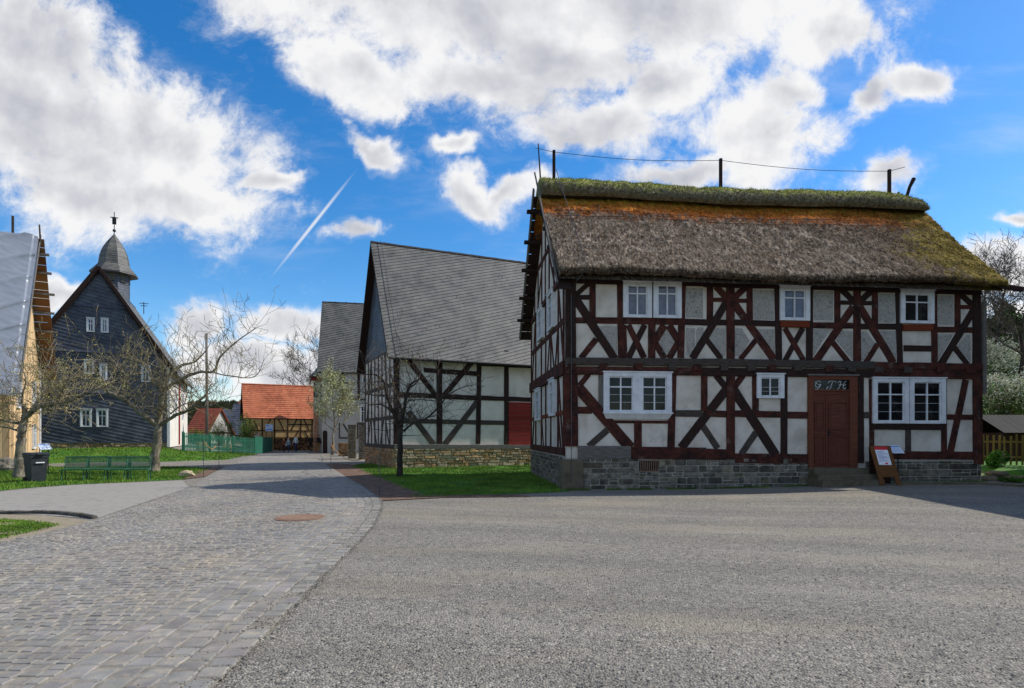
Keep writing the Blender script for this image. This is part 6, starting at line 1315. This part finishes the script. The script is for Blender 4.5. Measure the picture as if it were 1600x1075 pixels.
for i, (x, y, rx, h, n, lab) in enumerate(((28.5, 35.5, 3.2, 3.4, 13000, 'upper pale blossoming hedge below the bare trees, nearer the house'), (34.5, 36, 3.4, 3.4, 10000, 'upper pale blossoming hedge below the bare trees, farther right'))):
    shrub('blossoming_hedge', lab, x, y, rx, 1.8, h-.6, 60+i, n, GL, WL, .06, .40, cat='hedge', twigs=120, group='blossoming hedges on the bank')
shrub('leafy_shrub', 'bright green low shrub behind the picket fence at the right', *G(1563, 729), .5, .35, .55, 71, 2600, [(.9, 1.4, .8), (.7, 1.1, .6), (1.2, 1.6, .9)], [(.9, 1.4, .8), (1.2, 1.6, .9)], .035, .5, 'leaf', twigs=20)
for k, (px0, py0, lab) in enumerate(((1590, 742, 'tuft of dark green ground plants on the stone edging, nearer the frame edge'), (1578, 744, 'tuft of yellow-green ground plants beside the stone slabs'))):
    q = G(px0, py0); shrub('garden_plant', lab, q[0], q[1], .35, .22, .16, 75+k, 700, [(.9, 1.1, .5), (.6, .7, .4)], [(1, 1.2, .5)], .03, .5, 'leaf', 'plant', 8)
shrub('garden_shrub', 'yellow-green budding shrub at the left corner of the orange-roofed barn', (386-CX)/FP*60, 60, 1.1, .9, 3.4, 81, 2600, [(1.6, 1.5, .9), (1, 1, .6), (.8, .7, .5)], [(1.8, 1.7, .9), (1, 1, .7)], .06, .5, 'leaf', twigs=70, shell=.2)
shrub('garden_shrub', 'brownish bare shrub in the garden right of the wooden pole', (349-CX)/FP*62, 62, 1.3, .9, 3.0, 82, 1600, [(1.1, .8, .5), (.8, .7, .5)], [(1.2, 1, .6)], .06, .5, 'leaf', twigs=110, shell=.2)
shrub('garden_shrub', 'low green shrub behind the green fence at the foot of the pole', (318-CX)/FP*61, 61, 1.6, .8, 1.9, 83, 2000, [(1.2, 1.3, .6), (.8, .9, .5)], [(1.3, 1.4, .6)], .06, .5, 'leaf', twigs=50, shell=.2)
# dark spruces far behind the bank and wooded hills on the horizon
def spruce(x, y, h, seed, lab):
    rnd.seed(seed); t = thing('spruce', lab, 'tree', (x, y, g(x, y)), 0, 'spruces behind the bank'); mb = MB(); mb.tube([(0, 0, -.2), (0, 0, h*.95)], [.2, .03], 7); mb.build('trunk', M['bark_dark'], t); mb = MB()
    for i in range(1500):
        s = rnd.random()**.7; z = h*(.1+.9*s); r = (1-s)*h*.24*rnd.uniform(.2, 1); a = rnd.uniform(0, 6.28); c = Vector((r*math.cos(a), r*math.sin(a), z-r*.4)); d = Vector((math.cos(a), math.sin(a), -.4)); l = .28; w = Vector((-d.y, d.x, 0))*.07; k = rnd.uniform(.4, .9); mb.face([c-w, c+w, c+d*l], c=(k*.7, k*.85, k*.9))
    mb.build('crown', M['leaf'], t)
for k, (px0, Zt, h) in enumerate(((1572, 62, 5.5), (1584, 60, 6.3), (1597, 64, 6.8), (1612, 60, 7))): spruce((px0-CX)/FP*Zt, Zt, h, 90+k, ('dark spruce tip showing over the bank, first from the house', 'dark spruce tip over the bank, second from the house', 'dark spruce over the bank at the photo edge', 'tall dark spruce just beyond the right photo edge')[k])
def hills():
    mb = MB(); n = 420; vs = []; rows = 7
    for j in range(rows):
        for i in range(n+1):
            a = math.pi*(-.35+1.7*i/n); rr = 210+j*26; hh = (0, 8, 12, 15, 17, 18, 10)[j]*(1+.25*math.sin(a*5)+.15*math.sin(a*13)); x, y = rr*math.cos(a), rr*math.sin(a)
            vs.append((x, y, -1+hh+(1.3*noise.noise(Vector((x*.12, y*.12, 0)))+1.0*noise.noise(Vector((x*.4, y*.4, 3))) if j else 0)))
    mb.mesh(vs, [(j*(n+1)+i, j*(n+1)+i+1, (j+1)*(n+1)+i+1, (j+1)*(n+1)+i) for j in range(rows-1) for i in range(n)]); tag(mb.build('hills', M['forest']), kind='structure')
    mb = MB(); rnd.seed(5)
    for k in range(9000):
        a = math.pi*(.2+.6*rnd.random()) if k % 3 else R(rnd.uniform(112, 122)); rr = rnd.uniform(225, 330); j = (rr-210)/26; hh = np.interp(j, range(7), (0, 8, 12, 15, 17, 18, 10))*(1+.25*math.sin(a*5)+.15*math.sin(a*13)); x, y = rr*math.cos(a), rr*math.sin(a); z = hh-1.5; s = rnd.uniform(.8, 1.8); c = rnd.uniform(.6, 1.3)
        mb.face([(x-s, y, z), (x+s, y, z), (x+rnd.gauss(0, .4), y, z+s*rnd.uniform(1.3, 2.4))], c=(c*1.7, c*1.6, c*1.4))
    tag(mb.build('far_wood', M['forest']), 'brown-green wood covering the far hills behind the village', 'wood', kind='stuff')
hills()
rnd.seed(99)
# ------------------------------------------------------------------ right garden: picket fence, low roof, stones
def garden():
    a, b = G(1533, 727), G(1640, 733); A, B = Vector((*a, g(*a))), Vector((*b, g(*b))); L = (B-A).length; th = thing('picket_fence', 'mossy yellow-brown wooden picket fence right of the thatched house', 'fence', A, math.atan2(B.y-A.y, B.x-A.x)); mb = MB(); k = 0
    while k < L: c = rnd.uniform(.7, 1.15); h = 1.12+rnd.uniform(-.05, .05); lean = rnd.uniform(-.02, .02); mb.beam((k+.03, 0, .03), (k+.03+lean, 0, h), .065, -Y, .02, .0, wob=.004, col=(c, c, c)); k += .165
    mb.build('pickets', M['fence_wood'], th)
    for z in (.32, .88): mb = MB(); mb.beam((0, .0, z), (L, .0, z), .07, -Y, -.001, .05); mb.build('rail', M['fence_wood'], th)
    for x in (.05, 1.6, 3.0): 
        if x < L: mb = MB(); mb.tube([(x, .1, -.1), (x, .1, 1.15)], .06, 7); mb.build('post', M['fence_wood'], th)
    x0, x1 = (1568-CX)/FP*25.5, (1680-CX)/FP*25.5; z0 = g(x0, 25.5); t = thing('low_shed', 'low shed with weathered board roof behind the mossy picket fence', 'shed', (x0, 25.5, z0)); w = x1-x0
    zt = CH+(HY-648)/FP*26.5-z0; ze = CH+(HY-676)/FP*25.3-z0; mb = MB(); k = 0
    while k < w+.3: c = rnd.uniform(.6, 1.1); slab(mb, (k-.3, -.4, ze), (k-.12, -.4, ze), (k-.05, 1.2, zt), (k-.22, 1.2, zt), .03, col=(c, c, c)); slab(mb, (k-.12, 2.8, ze), (k-.3, 2.8, ze), (k-.22, 1.2, zt), (k-.05, 1.2, zt), .03, col=(c, c, c)); k += .19
    mb.build('board_roof', M['old_board'], t); mb = MB(); mb.box(0, w, 0, 2.4, 0, ze); mb.build('wall', M['dark_timber'], t)
    for k, (px0, py0, rx, rz, lab) in enumerate(((1546, 738, .30, .13, 'flat brown stone at the foot of the garden edge, nearest the house'), (1559, 746, .36, .12, 'broad tan stone slab, middle of the garden edging'), (1549, 751, .34, .10, 'low brown stone, front one of the garden edging'), (1576, 752, .30, .10, 'small mossy stone beside the slabs of the garden edging'), (1590, 737, .5, .08, 'long dark slab at the right edge of the garden edging'))):
        q = G(px0, py0); t = thing('edging_stone', lab, 'stone', (q[0], q[1], g(*q)), 0, 'stones of the garden edging'); mb = MB(); rock(mb, (0, 0, rz*.3), (rx, .25, rz), k+5); mb.build('rock', M['sandstone'], t)
    q = G(1577, 757); t = thing('kerb', 'pale stone kerb running from the thatched house along the garden', 'kerb', (0, 0, 0)); mb = MB(); pts = [G(x, y) for x, y in ((1404, 757.5), (1460, 757), (1525, 756.5), (1562, 758.5), (1620, 762))]
    for a_, b_ in zip(pts, pts[1:]): mb.beam((*a_, g(*a_)), (*b_, g(*b_)), .16, Zv, .07, .05, wob=.008)
    mb.build('stones', M['sandstone'], t)
garden()
# ------------------------------------------------------------------ A-board and information desks by the door
def a_board():
    q = FH.uz(1385, 757, -.75); p = FH.o+FH.U*q[0]+FH.V*-.75; z0 = g(p.x, p.y); h = 1.22; t = thing('a_board', 'brown wooden A-board with a white and red notice beside the door', 'sandwich board', (p.x, p.y, z0), FH.phi+R(-9)); w = .62
    up = Vector((-.19, .16, 1)).normalized(); n = Vector((.0, -1, .16)).normalized(); O = Vector((-w/2+.05, -.14, .02)); nb = up.cross(X).normalized()
    n = X.cross(up).normalized()
    mb = MB(); mb.abox(O, X, up, n, (0, w), (.24, h), (-.015, .015)); mb.abox(O, X, up, n, (0, .14), (0, .24), (-.0152, .0148)); mb.abox(O, X, up, n, (w-.14, w), (0, .24), (-.0152, .0148)); fp = mb.build('front_board', M['signwood'], t)
    mb = MB(); up2 = Vector((-.19, -.30, 1)).normalized(); top = O+up*h; O2 = top-up2*h*1.02+Y*.02; n2 = X.cross(up2).normalized(); mb.abox(O2, X, up2, n2, (0, w), (0, h), (-.015, .015)); mb.build('rear_board', M['dark_timber'], t)
    mb = MB(); mb.abox(O, X, up, n, (.13, w-.12), (.62, h-.03), (.015, .019)); pa = mb.build('notice', flat('paper', (222, 222, 226)), fp)
    mb = MB(); mb.abox(O, X, up, n, (.13, w-.12), (h-.13, h-.03), (.019, .022)); mb.abox(O, X, up, n, (.32, .40), (.64, .69), (.019, .022)); mb.build('red_print', flat('red_print', (196, 44, 50)), pa)
    mb = MB()
    for k in range(9): mb.abox(O, X, up, n, (.17, w-.16-.06*(k % 3)), (.73+k*.037, .742+k*.037), (.019, .021))
    mb.build('text_lines', flat('text_blue', (96, 104, 160)), pa)
a_board()
def info_desk(px, py, v, label, rz, hgt, w=.42, d=.34, fh=None, tilt=-.75, name='information_desk'):
    t = thing(name, label, 'information board', (px, py, g(px, py)), rz); mb = MB(); up = Vector((0, math.cos(tilt), -math.sin(tilt))).normalized(); n = X.cross(up).normalized(); O = Vector((-w/2, -d/2, hgt-.1))
    mb.abox(O, X, up, n, (0, w), (0, d), (0, .02)); pl = mb.build('panel', flat('panel_white', (214, 222, 232), .25), t); mb = MB()
    mb.abox(O, X, up, n, (.03, w-.03), (d-.08, d-.03), (.02, .022))
    for k in range(5): mb.abox(O, X, up, n, (.04, w-.05-.04*(k % 2)), (.05+k*.04, .06+k*.04), (.02, .022))
    mb.build('print', flat('print_blue', (90, 130, 190)), pl)
    for x in (-w/2+.05, w/2-.07): mb = MB(); mb.box(x, x+.025, 0, .025, 0, hgt+.02); mb.build('leg', M['black_metal'], t)
q = FH.uz(1401, 745, -.45); p = FH.o+FH.U*q[0]+FH.V*-.35; info_desk(p.x, p.y, 0, 'white tilted information panel on legs just right of the A-board', FH.phi+.1, 1.05)
p = Vector(((69-CX)/FP*24.5, 24.5, 0)); info_desk(p.x, p.y, 0, 'white tilted information panel sticking up behind the grey bin', 1.1, 1.15)

# ------------------------------------------------------------------ wheelie bin and wire seats
def wheelie_bin():
    q = G(56, 753.5); t = thing('waste_bin', 'dark grey wheeled waste bin at the left end of the lawn', 'bin', (q[0], q[1], g(*q)), R(60)); mb = MB()
    w0, d0, w1, d1, h = .20, .22, .27, .32, .96
    lv = [(w0, d0, .03), (w0+.01, d0+.01, .1), (w1-.02, d1-.02, h-.1), (w1, d1, h-.09), (w1, d1, h)]; vs = [(sx*w, sy*d, z) for w, d, z in lv for sx, sy in ((-1, -1), (1, -1), (1, 1), (-1, 1))]
    mb.mesh(vs, [(3, 2, 1, 0)]+[(i*4+k, i*4+(k+1) % 4, (i+1)*4+(k+1) % 4, (i+1)*4+k) for i in range(4) for k in range(4)]+[(16, 17, 18, 19)]); body = mb.build('body', M['bin'], t)
    mb = MB(); mb.box(-.13, .13, -.335, -.315, .68, .715); mb.build('label_strip', flat('strip', (210, 212, 214)), body)
    mb = MB(); vs = [(sx*w, sy*d, z) for w, d, z in ((.29, .34, h+.002), (.29, .34, h+.05), (.24, .28, h+.085)) for sx, sy in ((-1, -1), (1, -1), (1, 1), (-1, 1))]
    mb.mesh(vs, [(3, 2, 1, 0)]+[(i*4+k, i*4+(k+1) % 4, (i+1)*4+(k+1) % 4, (i+1)*4+k) for i in range(2) for k in range(4)]+[(8, 9, 10, 11)]); mb.box(-.12, .12, -.40, -.34, h+.01, h+.04); mb.build('lid', M['bin'], t)
    for x in (-.25, .22):
        mb = MB(); mb.tube([(x, .26, .10), (x+.05, .26, .10)], .10, 14); mb.build('wheel', M['black_metal'], t)
    mb = MB(); mb.tube([(-.2, .34, h-.04), (-.2, .40, h), (.2, .40, h), (.2, .34, h-.04)], .015, 6); mb.build('handle', M['bin'], t)
wheelie_bin()
def wire_seats():
    w, d, hb, hs = .74, .48, .86, .43
    t = thing('wire_seat', 'green wire mesh seat, leftmost of the four on the lawn', 'seat', (0, 0, 0), 0, 'green wire seats in a row on the lawn')
    for x in (-w/2, w/2):
        mb = MB(); pts = [(x, -.27, 0), (x, -.21, .2), (x, -.2, hs-.03), (x, 0.0, hs-.05), (x, .22, hs-.02), (x, .27, .6), (x, .30, .8), (x*.8, .31, hb)]; mb.tube(catm3(pts), .02, 6); mb.build('leg', M['wire_green'], t)
        mb = MB(); mb.tube(catm3([(x, .22, hs-.03), (x, .28, .22), (x, .30, 0)]), .02, 6); mb.build('leg', M['wire_green'], t)
    mb = MB(); mb.tube([(-w/2*.8, .31, hb), (w/2*.8, .31, hb)], .02, 6); prof = [(-.24, hs-.04), (-.2, hs), (0, hs-.03), (.2, hs-.01), (.26, hs+.1), (.29, .65), (.31, hb)]; C = [(p[0], p[1]) for p in catmull(prof, 3)]
    st = MB(); n = 24
    for k in range(n+1): x = -w/2+w*k/n; st.tube([(x, a, b) for a, b in C], .008, 3, cap=False)
    C2 = catmull(prof, 5)
    for k, (a, b) in enumerate(C2): st.tube([(-w/2, a, b), (w/2, a, b)], .008, 3, cap=False)
    mb.build('top_bar', M['wire_green'], t); st.build('mesh_seat', M['wire_green'], t); return t
def catm3(P, n=4):
    P = [Vector(p) for p in P]; out = []
    for i in range(len(P)-1):
        a, b, c, d = P[max(i-1, 0)], P[i], P[i+1], P[min(i+2, len(P)-1)]
        for k in range(n): s = k/n; out.append(.5*((2*b)+(c-a)*s+(2*a-5*b+4*c-d)*s*s+(-a+3*b-3*c+d)*s**3))
    return out+[P[-1]]
st0 = wire_seats()
for i, (px0, lab) in enumerate(((118, None), (152, 'green wire mesh seat, second from the left on the lawn'), (184, 'green wire mesh seat, third from the left on the lawn'), (215, 'green wire mesh seat nearest the apple tree trunk, rightmost of the four'))):
    q = G(px0, 750.5); o = st0 if i == 0 else copy_thing(st0, label=lab); o.location = (q[0], q[1], g(*q)); o.rotation_euler = (0, 0, R(24))
q = G(291, 745); t = thing('field_stone', 'pale flat boulder lying in the grass at the road edge left of the pins', 'boulder', (q[0], q[1], g(*q))); mb = MB(); rock(mb, (0, 0, .08), (.32, .24, .17), 9); mb.build('rock', M['warm_stone'], t)

# ------------------------------------------------------------------ pins and ropes, stone gate pillars, low wall
pins = []
for k, (px0, py0, h, lab) in enumerate(((593, 778, 1.28, 'thin steel pin in the soil at the front corner of the barn lawn'), (517, 738, 1.28, 'thin steel pin in the soil beside the road, before the young tree'), (318, 745, 1.45, 'thin steel pin left of the road near the pale boulder'), (342, 731.5, 1.35, 'thin steel pin left of the road, the farther one by the brown soil'))):
    q = G(px0, py0); t = thing('steel_pin', lab, 'pin', (q[0], q[1], g(*q)), 0, 'steel pins holding the ropes'); mb = MB(); mb.tube([(0, 0, -.1), (0, 0, h)], .011, 6); mb.build('rod', M['metal'], t); mb = MB(); mb.tube([(0, -.02, h-.05), (.03, -.03, h-.02), (.0, -.02, h+.02)], .008, 5); mb.build('eyelet', M['metal'], t); pins.append(Vector((q[0], q[1], g(*q)+h-.05)))
def rope(a, b, sag, label):
    mb = MB(); mb.tube([a.lerp(b, i/16)-Zv*sag*math.sin(math.pi*i/16) for i in range(17)], .014, 5); tag(mb.build('rope', M['rope']), label, 'rope', 'orange-brown ropes round the lawns')
rope(pins[0], Vector((-4.55, 23.2, 1.0)), .25, 'orange-brown rope from the front pin to the dark apple tree')
rope(pins[0], pins[1], .45, 'orange-brown rope sagging between the two pins on the right of the road')
rope(pins[1], Vector(((521-CX)/FP*50+.1, 49.8, 1.1)), .5, 'orange-brown rope from the roadside pin to the young blossoming tree')
rope(pins[2], pins[3], .3, 'orange-brown rope between the two pins left of the road')
for k, (px0, px1, pb, pt_, lab) in enumerate(((544, 556.5, 716.3, 666, 'square mossy stone gate pillar, the left one of the pair'), (560.5, 573, 717.5, 662, 'rough rubble stone gate pillar next to the barn gable'))):
    q = G((px0+px1)/2, pb); w = (px1-px0)/FP*q[1]; h = (pb-pt_)/FP*q[1]; t = thing('stone_pillar', lab, 'pillar', (q[0], q[1], 0), R(14), 'stone gate pillars beside the barn'); mb = MB()
    mb.box(-w/2+.02, w/2-.02, -w/2+.02, w/2-.02, 0, h, m=1)
    for O_, U_, N_ in ((Vector((-w/2+.02, -w/2+.02, 0)), X, -Y), (Vector((w/2-.02, w/2-.02, 0)), -X, Y), (Vector((-w/2+.02, w/2-.02, 0)), -Y, -X), (Vector((w/2-.02, -w/2+.02, 0)), Y, X)):
        courses(mb, O_, U_, N_, w-.04, 0, h, (.5, .8) if k == 0 else (.1, .2), (w, w+.1) if k == 0 else (.15, .4), lambda: (1, .93, .7) if k == 0 else (.9, .78, .62), .03)
    mb.build('shaft', [M['stone'], M['mortar']], t); mb = MB(); mb.box(-w/2-.02, w/2+.02, -w/2-.02, w/2+.02, h, h+.1); mb.build('capstone', M['sandstone'], t)
q = G(529, 712); q2 = G(545, 713); A = Vector((*q, 0)); B = Vector((*q2, 0)); t = thing('dry_stone_wall', 'low brown dry-stone wall left of the stone gate pillars', 'wall', A, math.atan2(B.y-A.y, B.x-A.x)); L = (B-A).length; mb = MB(); mb.box(0, L, 0, .4, 0, 1.0, m=1); courses(mb, Vector((0, 0, 0)), X, -Y, L, 0, 1.05, (.1, .18), (.15, .4), lambda: tuple(a*b for a, b in zip(warm_stone_col(), (.8, .6, .45))), .06); mb.build('stones', [M['warm_stone'], M['warm_mortar']], t)

# ------------------------------------------------------------------ people far down the road
SK = flat('skin', (196, 142, 112)); SHOE = flat('shoe', (34, 30, 30))
def person(px0, pyf, h, rz, top, legs, hair, label, coat=False, stride=.18, bag=None, skirt=False):
    q = G(px0, pyf); t = thing('person', label, 'person', (q[0], q[1], g(*q)), rz); s = h/1.75
    J = {}; E = []
    def v(n, x, y, z, r, r2=None): J[n] = (len(J), (x*s, y*s, z*s), (r*s, (r2 or r)*s))
    v('pelvis', 0, 0, .95, .135, .11); v('waist', 0, 0, 1.08, .13, .10); v('chest', 0, 0, 1.28, .155, .11); v('sh', 0, .0, 1.42, .10, .08); v('neck', 0, -.01, 1.50, .052); v('chin', 0, -.02, 1.56, .062, .07); v('head', 0, -.01, 1.65, .078, .095); v('crown', 0, .0, 1.71, .05, .06)
    E += [('pelvis', 'waist'), ('waist', 'chest'), ('chest', 'sh'), ('sh', 'neck'), ('neck', 'chin'), ('chin', 'head'), ('head', 'crown')]
    for sd_, nm in ((-1, 'L'), (1, 'R')):
        st = stride*sd_
        v('hip'+nm, .09*sd_, 0, .88, .095); v('knee'+nm, .10*sd_, -st*.6-.02, .50, .062); v('ank'+nm, .10*sd_, -st*.6+(.12 if st < 0 else .0), .09, .042); v('toe'+nm, .105*sd_, -st*.6-.10+(.12 if st < 0 else 0), .035, .038)
        v('shd'+nm, .17*sd_, 0, 1.40, .062); v('elb'+nm, .24*sd_, .03+st*.3, 1.13, .045); v('wri'+nm, .25*sd_, -.07+st*.6, .90, .030); v('pal'+nm, .25*sd_, -.09+st*.6, .83, .032, .02)
        E += [('pelvis', 'hip'+nm), ('hip'+nm, 'knee'+nm), ('knee'+nm, 'ank'+nm), ('ank'+nm, 'toe'+nm), ('sh', 'shd'+nm), ('shd'+nm, 'elb'+nm), ('elb'+nm, 'wri'+nm), ('wri'+nm, 'pal'+nm)]
    me = bpy.data.meshes.new('body'); me.from_pydata([a[1] for a in J.values()], [(J[a][0], J[b][0]) for a, b in E], []); o = bpy.data.objects.new('person_rig', me); COL.objects.link(o)
    md = o.modifiers.new('s', 'SKIN'); sv = me.skin_vertices[0].data
    for a in J.values(): sv[a[0]].radius = a[2]
    sv[0].use_root = True; o.modifiers.new('d', 'SUBSURF').levels = 1
    dg = bpy.context.evaluated_depsgraph_get(); dg.update(); ev = o.evaluated_get(dg); m2 = bpy.data.meshes.new_from_object(ev); bpy.data.objects.remove(o); bpy.data.meshes.remove(me)
    vs = [tuple(x.co) for x in m2.vertices]; fs = [tuple(p.vertices) for p in m2.polygons]; mb = MB(); mats = [SK, flat('jacket', top), flat('trousers', legs), SHOE]
    bpy.data.meshes.remove(m2)
    for f in fs:
        c = sum((Vector(vs[i]) for i in f), Vector())/len(f)/s; arm = abs(c.x) > .19 and c.z < 1.4
        if c.z > 1.49: m = 0
        elif arm: m = 0 if c.z < .90 else 1
        elif c.z > (.62 if coat else .93): m = 1
        elif c.z > .09: m = 2
        else: m = 3
        mb.f.append(f); mb.uv.append([(0, 0)]*len(f)); mb.c.append((1, 1, 1)); mb.m.append(m)
    mb.v = vs
    for sd_, nm in ((-1, 'L'), (1, 'R')):                        # four fingers and a thumb, slightly curled
        px_, py_, pz_ = J['pal'+nm][1]
        for k, (dy, l) in enumerate(((-.028, .07), (-.010, .08), (.010, .076), (.027, .06))): mb.tube([(px_, py_+dy*s, pz_-.01*s), (px_, py_+dy*s, pz_-(.01+l*.6)*s), (px_-.015*sd_*s, py_+dy*s, pz_-(.01+l)*s)], [.009*s, .0085*s, .007*s], 5)
        mb.tube([(px_, py_-.03*s, pz_+.02*s), (px_-.005*s, py_-.055*s, pz_-.01*s), (px_-.01*s, py_-.055*s, pz_-.035*s)], [.011*s, .010*s, .008*s], 5)
    mb.lathe((0, -.105*s, 1.62*s), [(.004*s, .02*s), (.014*s, 0), (.004*s, -.02*s)], 6)
    body = mb.build('body', mats, t, smooth=True)
    mb = MB()
    rings = [(.093, -.04), (.098, .02), (.085, .07), (.05, .105), (.01, .115)]
    b = len(mb.v); n = 12
    mb.lathe((0, .018*s, 1.64*s), [(r_*s, z_*s) for r_, z_ in rings], n); mb.build('hair', flat('hair', hair), t, smooth=True)
    for x in (-.032, .032): mb = MB(); mb.lathe((x*s, -.098*s, 1.645*s), [(.003*s, -.008*s), (.009*s, 0), (.003*s, .008*s)], 6); mb.build('eye', SHOE, t)
    if bag: mb = MB(); mb.box(.14*s, .30*s, .06*s, .2*s, .78*s, 1.1*s); mb.tube([(.22*s, .1*s, 1.1*s), (.1*s, .12*s, 1.3*s), (-.1*s, .02*s, 1.42*s)], .012, 5); mb.build('shoulder_bag', flat('bag', bag), t)
person(443.5, 707, 1.38, R(-20), (118, 66, 48), (58, 34, 34), (140, 92, 52), 'shorter person in brown top and dark trousers, leftmost on the road', bag=(214, 206, 204))
person(450.5, 706.8, 1.36, R(-15), (150, 170, 178), (40, 70, 96), (206, 206, 204), 'short person in pale blue top and blue trousers, second from left on the road')
person(462, 706.2, 1.68, R(-30), (196, 206, 204), (44, 62, 104), (110, 50, 44), 'person in white top and blue jeans walking in the middle of the road')
person(485.5, 706.3, 1.68, R(10), (20, 20, 22), (18, 18, 20), (24, 20, 20), 'person in a long black coat standing by the right side of the road', coat=True, stride=.05)
person(497.5, 706, 1.70, R(30), (30, 26, 30), (150, 116, 70), (28, 22, 22), 'person in dark jacket and tan trousers beside the arched door', bag=(60, 40, 34))
q = G(436.5, 703.8); t = thing('red_post', 'small red post with yellow base beside the firewood stack', 'post', (q[0], q[1], 0)); mb = MB(); mb.lathe((0, 0, 0), [(.10, .15), (.10, .5), (.14, .52), (.14, .6), (.1, .62), (.1, .72), (.06, .82), (.01, .85)], 12); mb.tube([(-.2, 0, .5), (.2, 0, .5)], .05, 8); mb.build('barrel', flat('red_enamel', (200, 36, 38)), t); mb = MB(); mb.lathe((0, 0, 0), [(.16, 0), (.16, .06), (.11, .15)], 12); mb.build('base', flat('yellow_enamel', (214, 180, 60)), t)
q = G(468.5, 703.3); t = thing('wooden_post', 'pale wooden post standing before the firewood stack', 'post', (q[0], q[1], 0)); mb = MB(); mb.tube([(0, 0, 0), (0, 0, 1.55)], .06, 8); mb.build('shaft', M['barrel'], t); mb = MB(); mb.lathe((0, 0, 1.55), [(.07, 0), (.01, .05)], 8); mb.build('tip', M['barrel'], t)
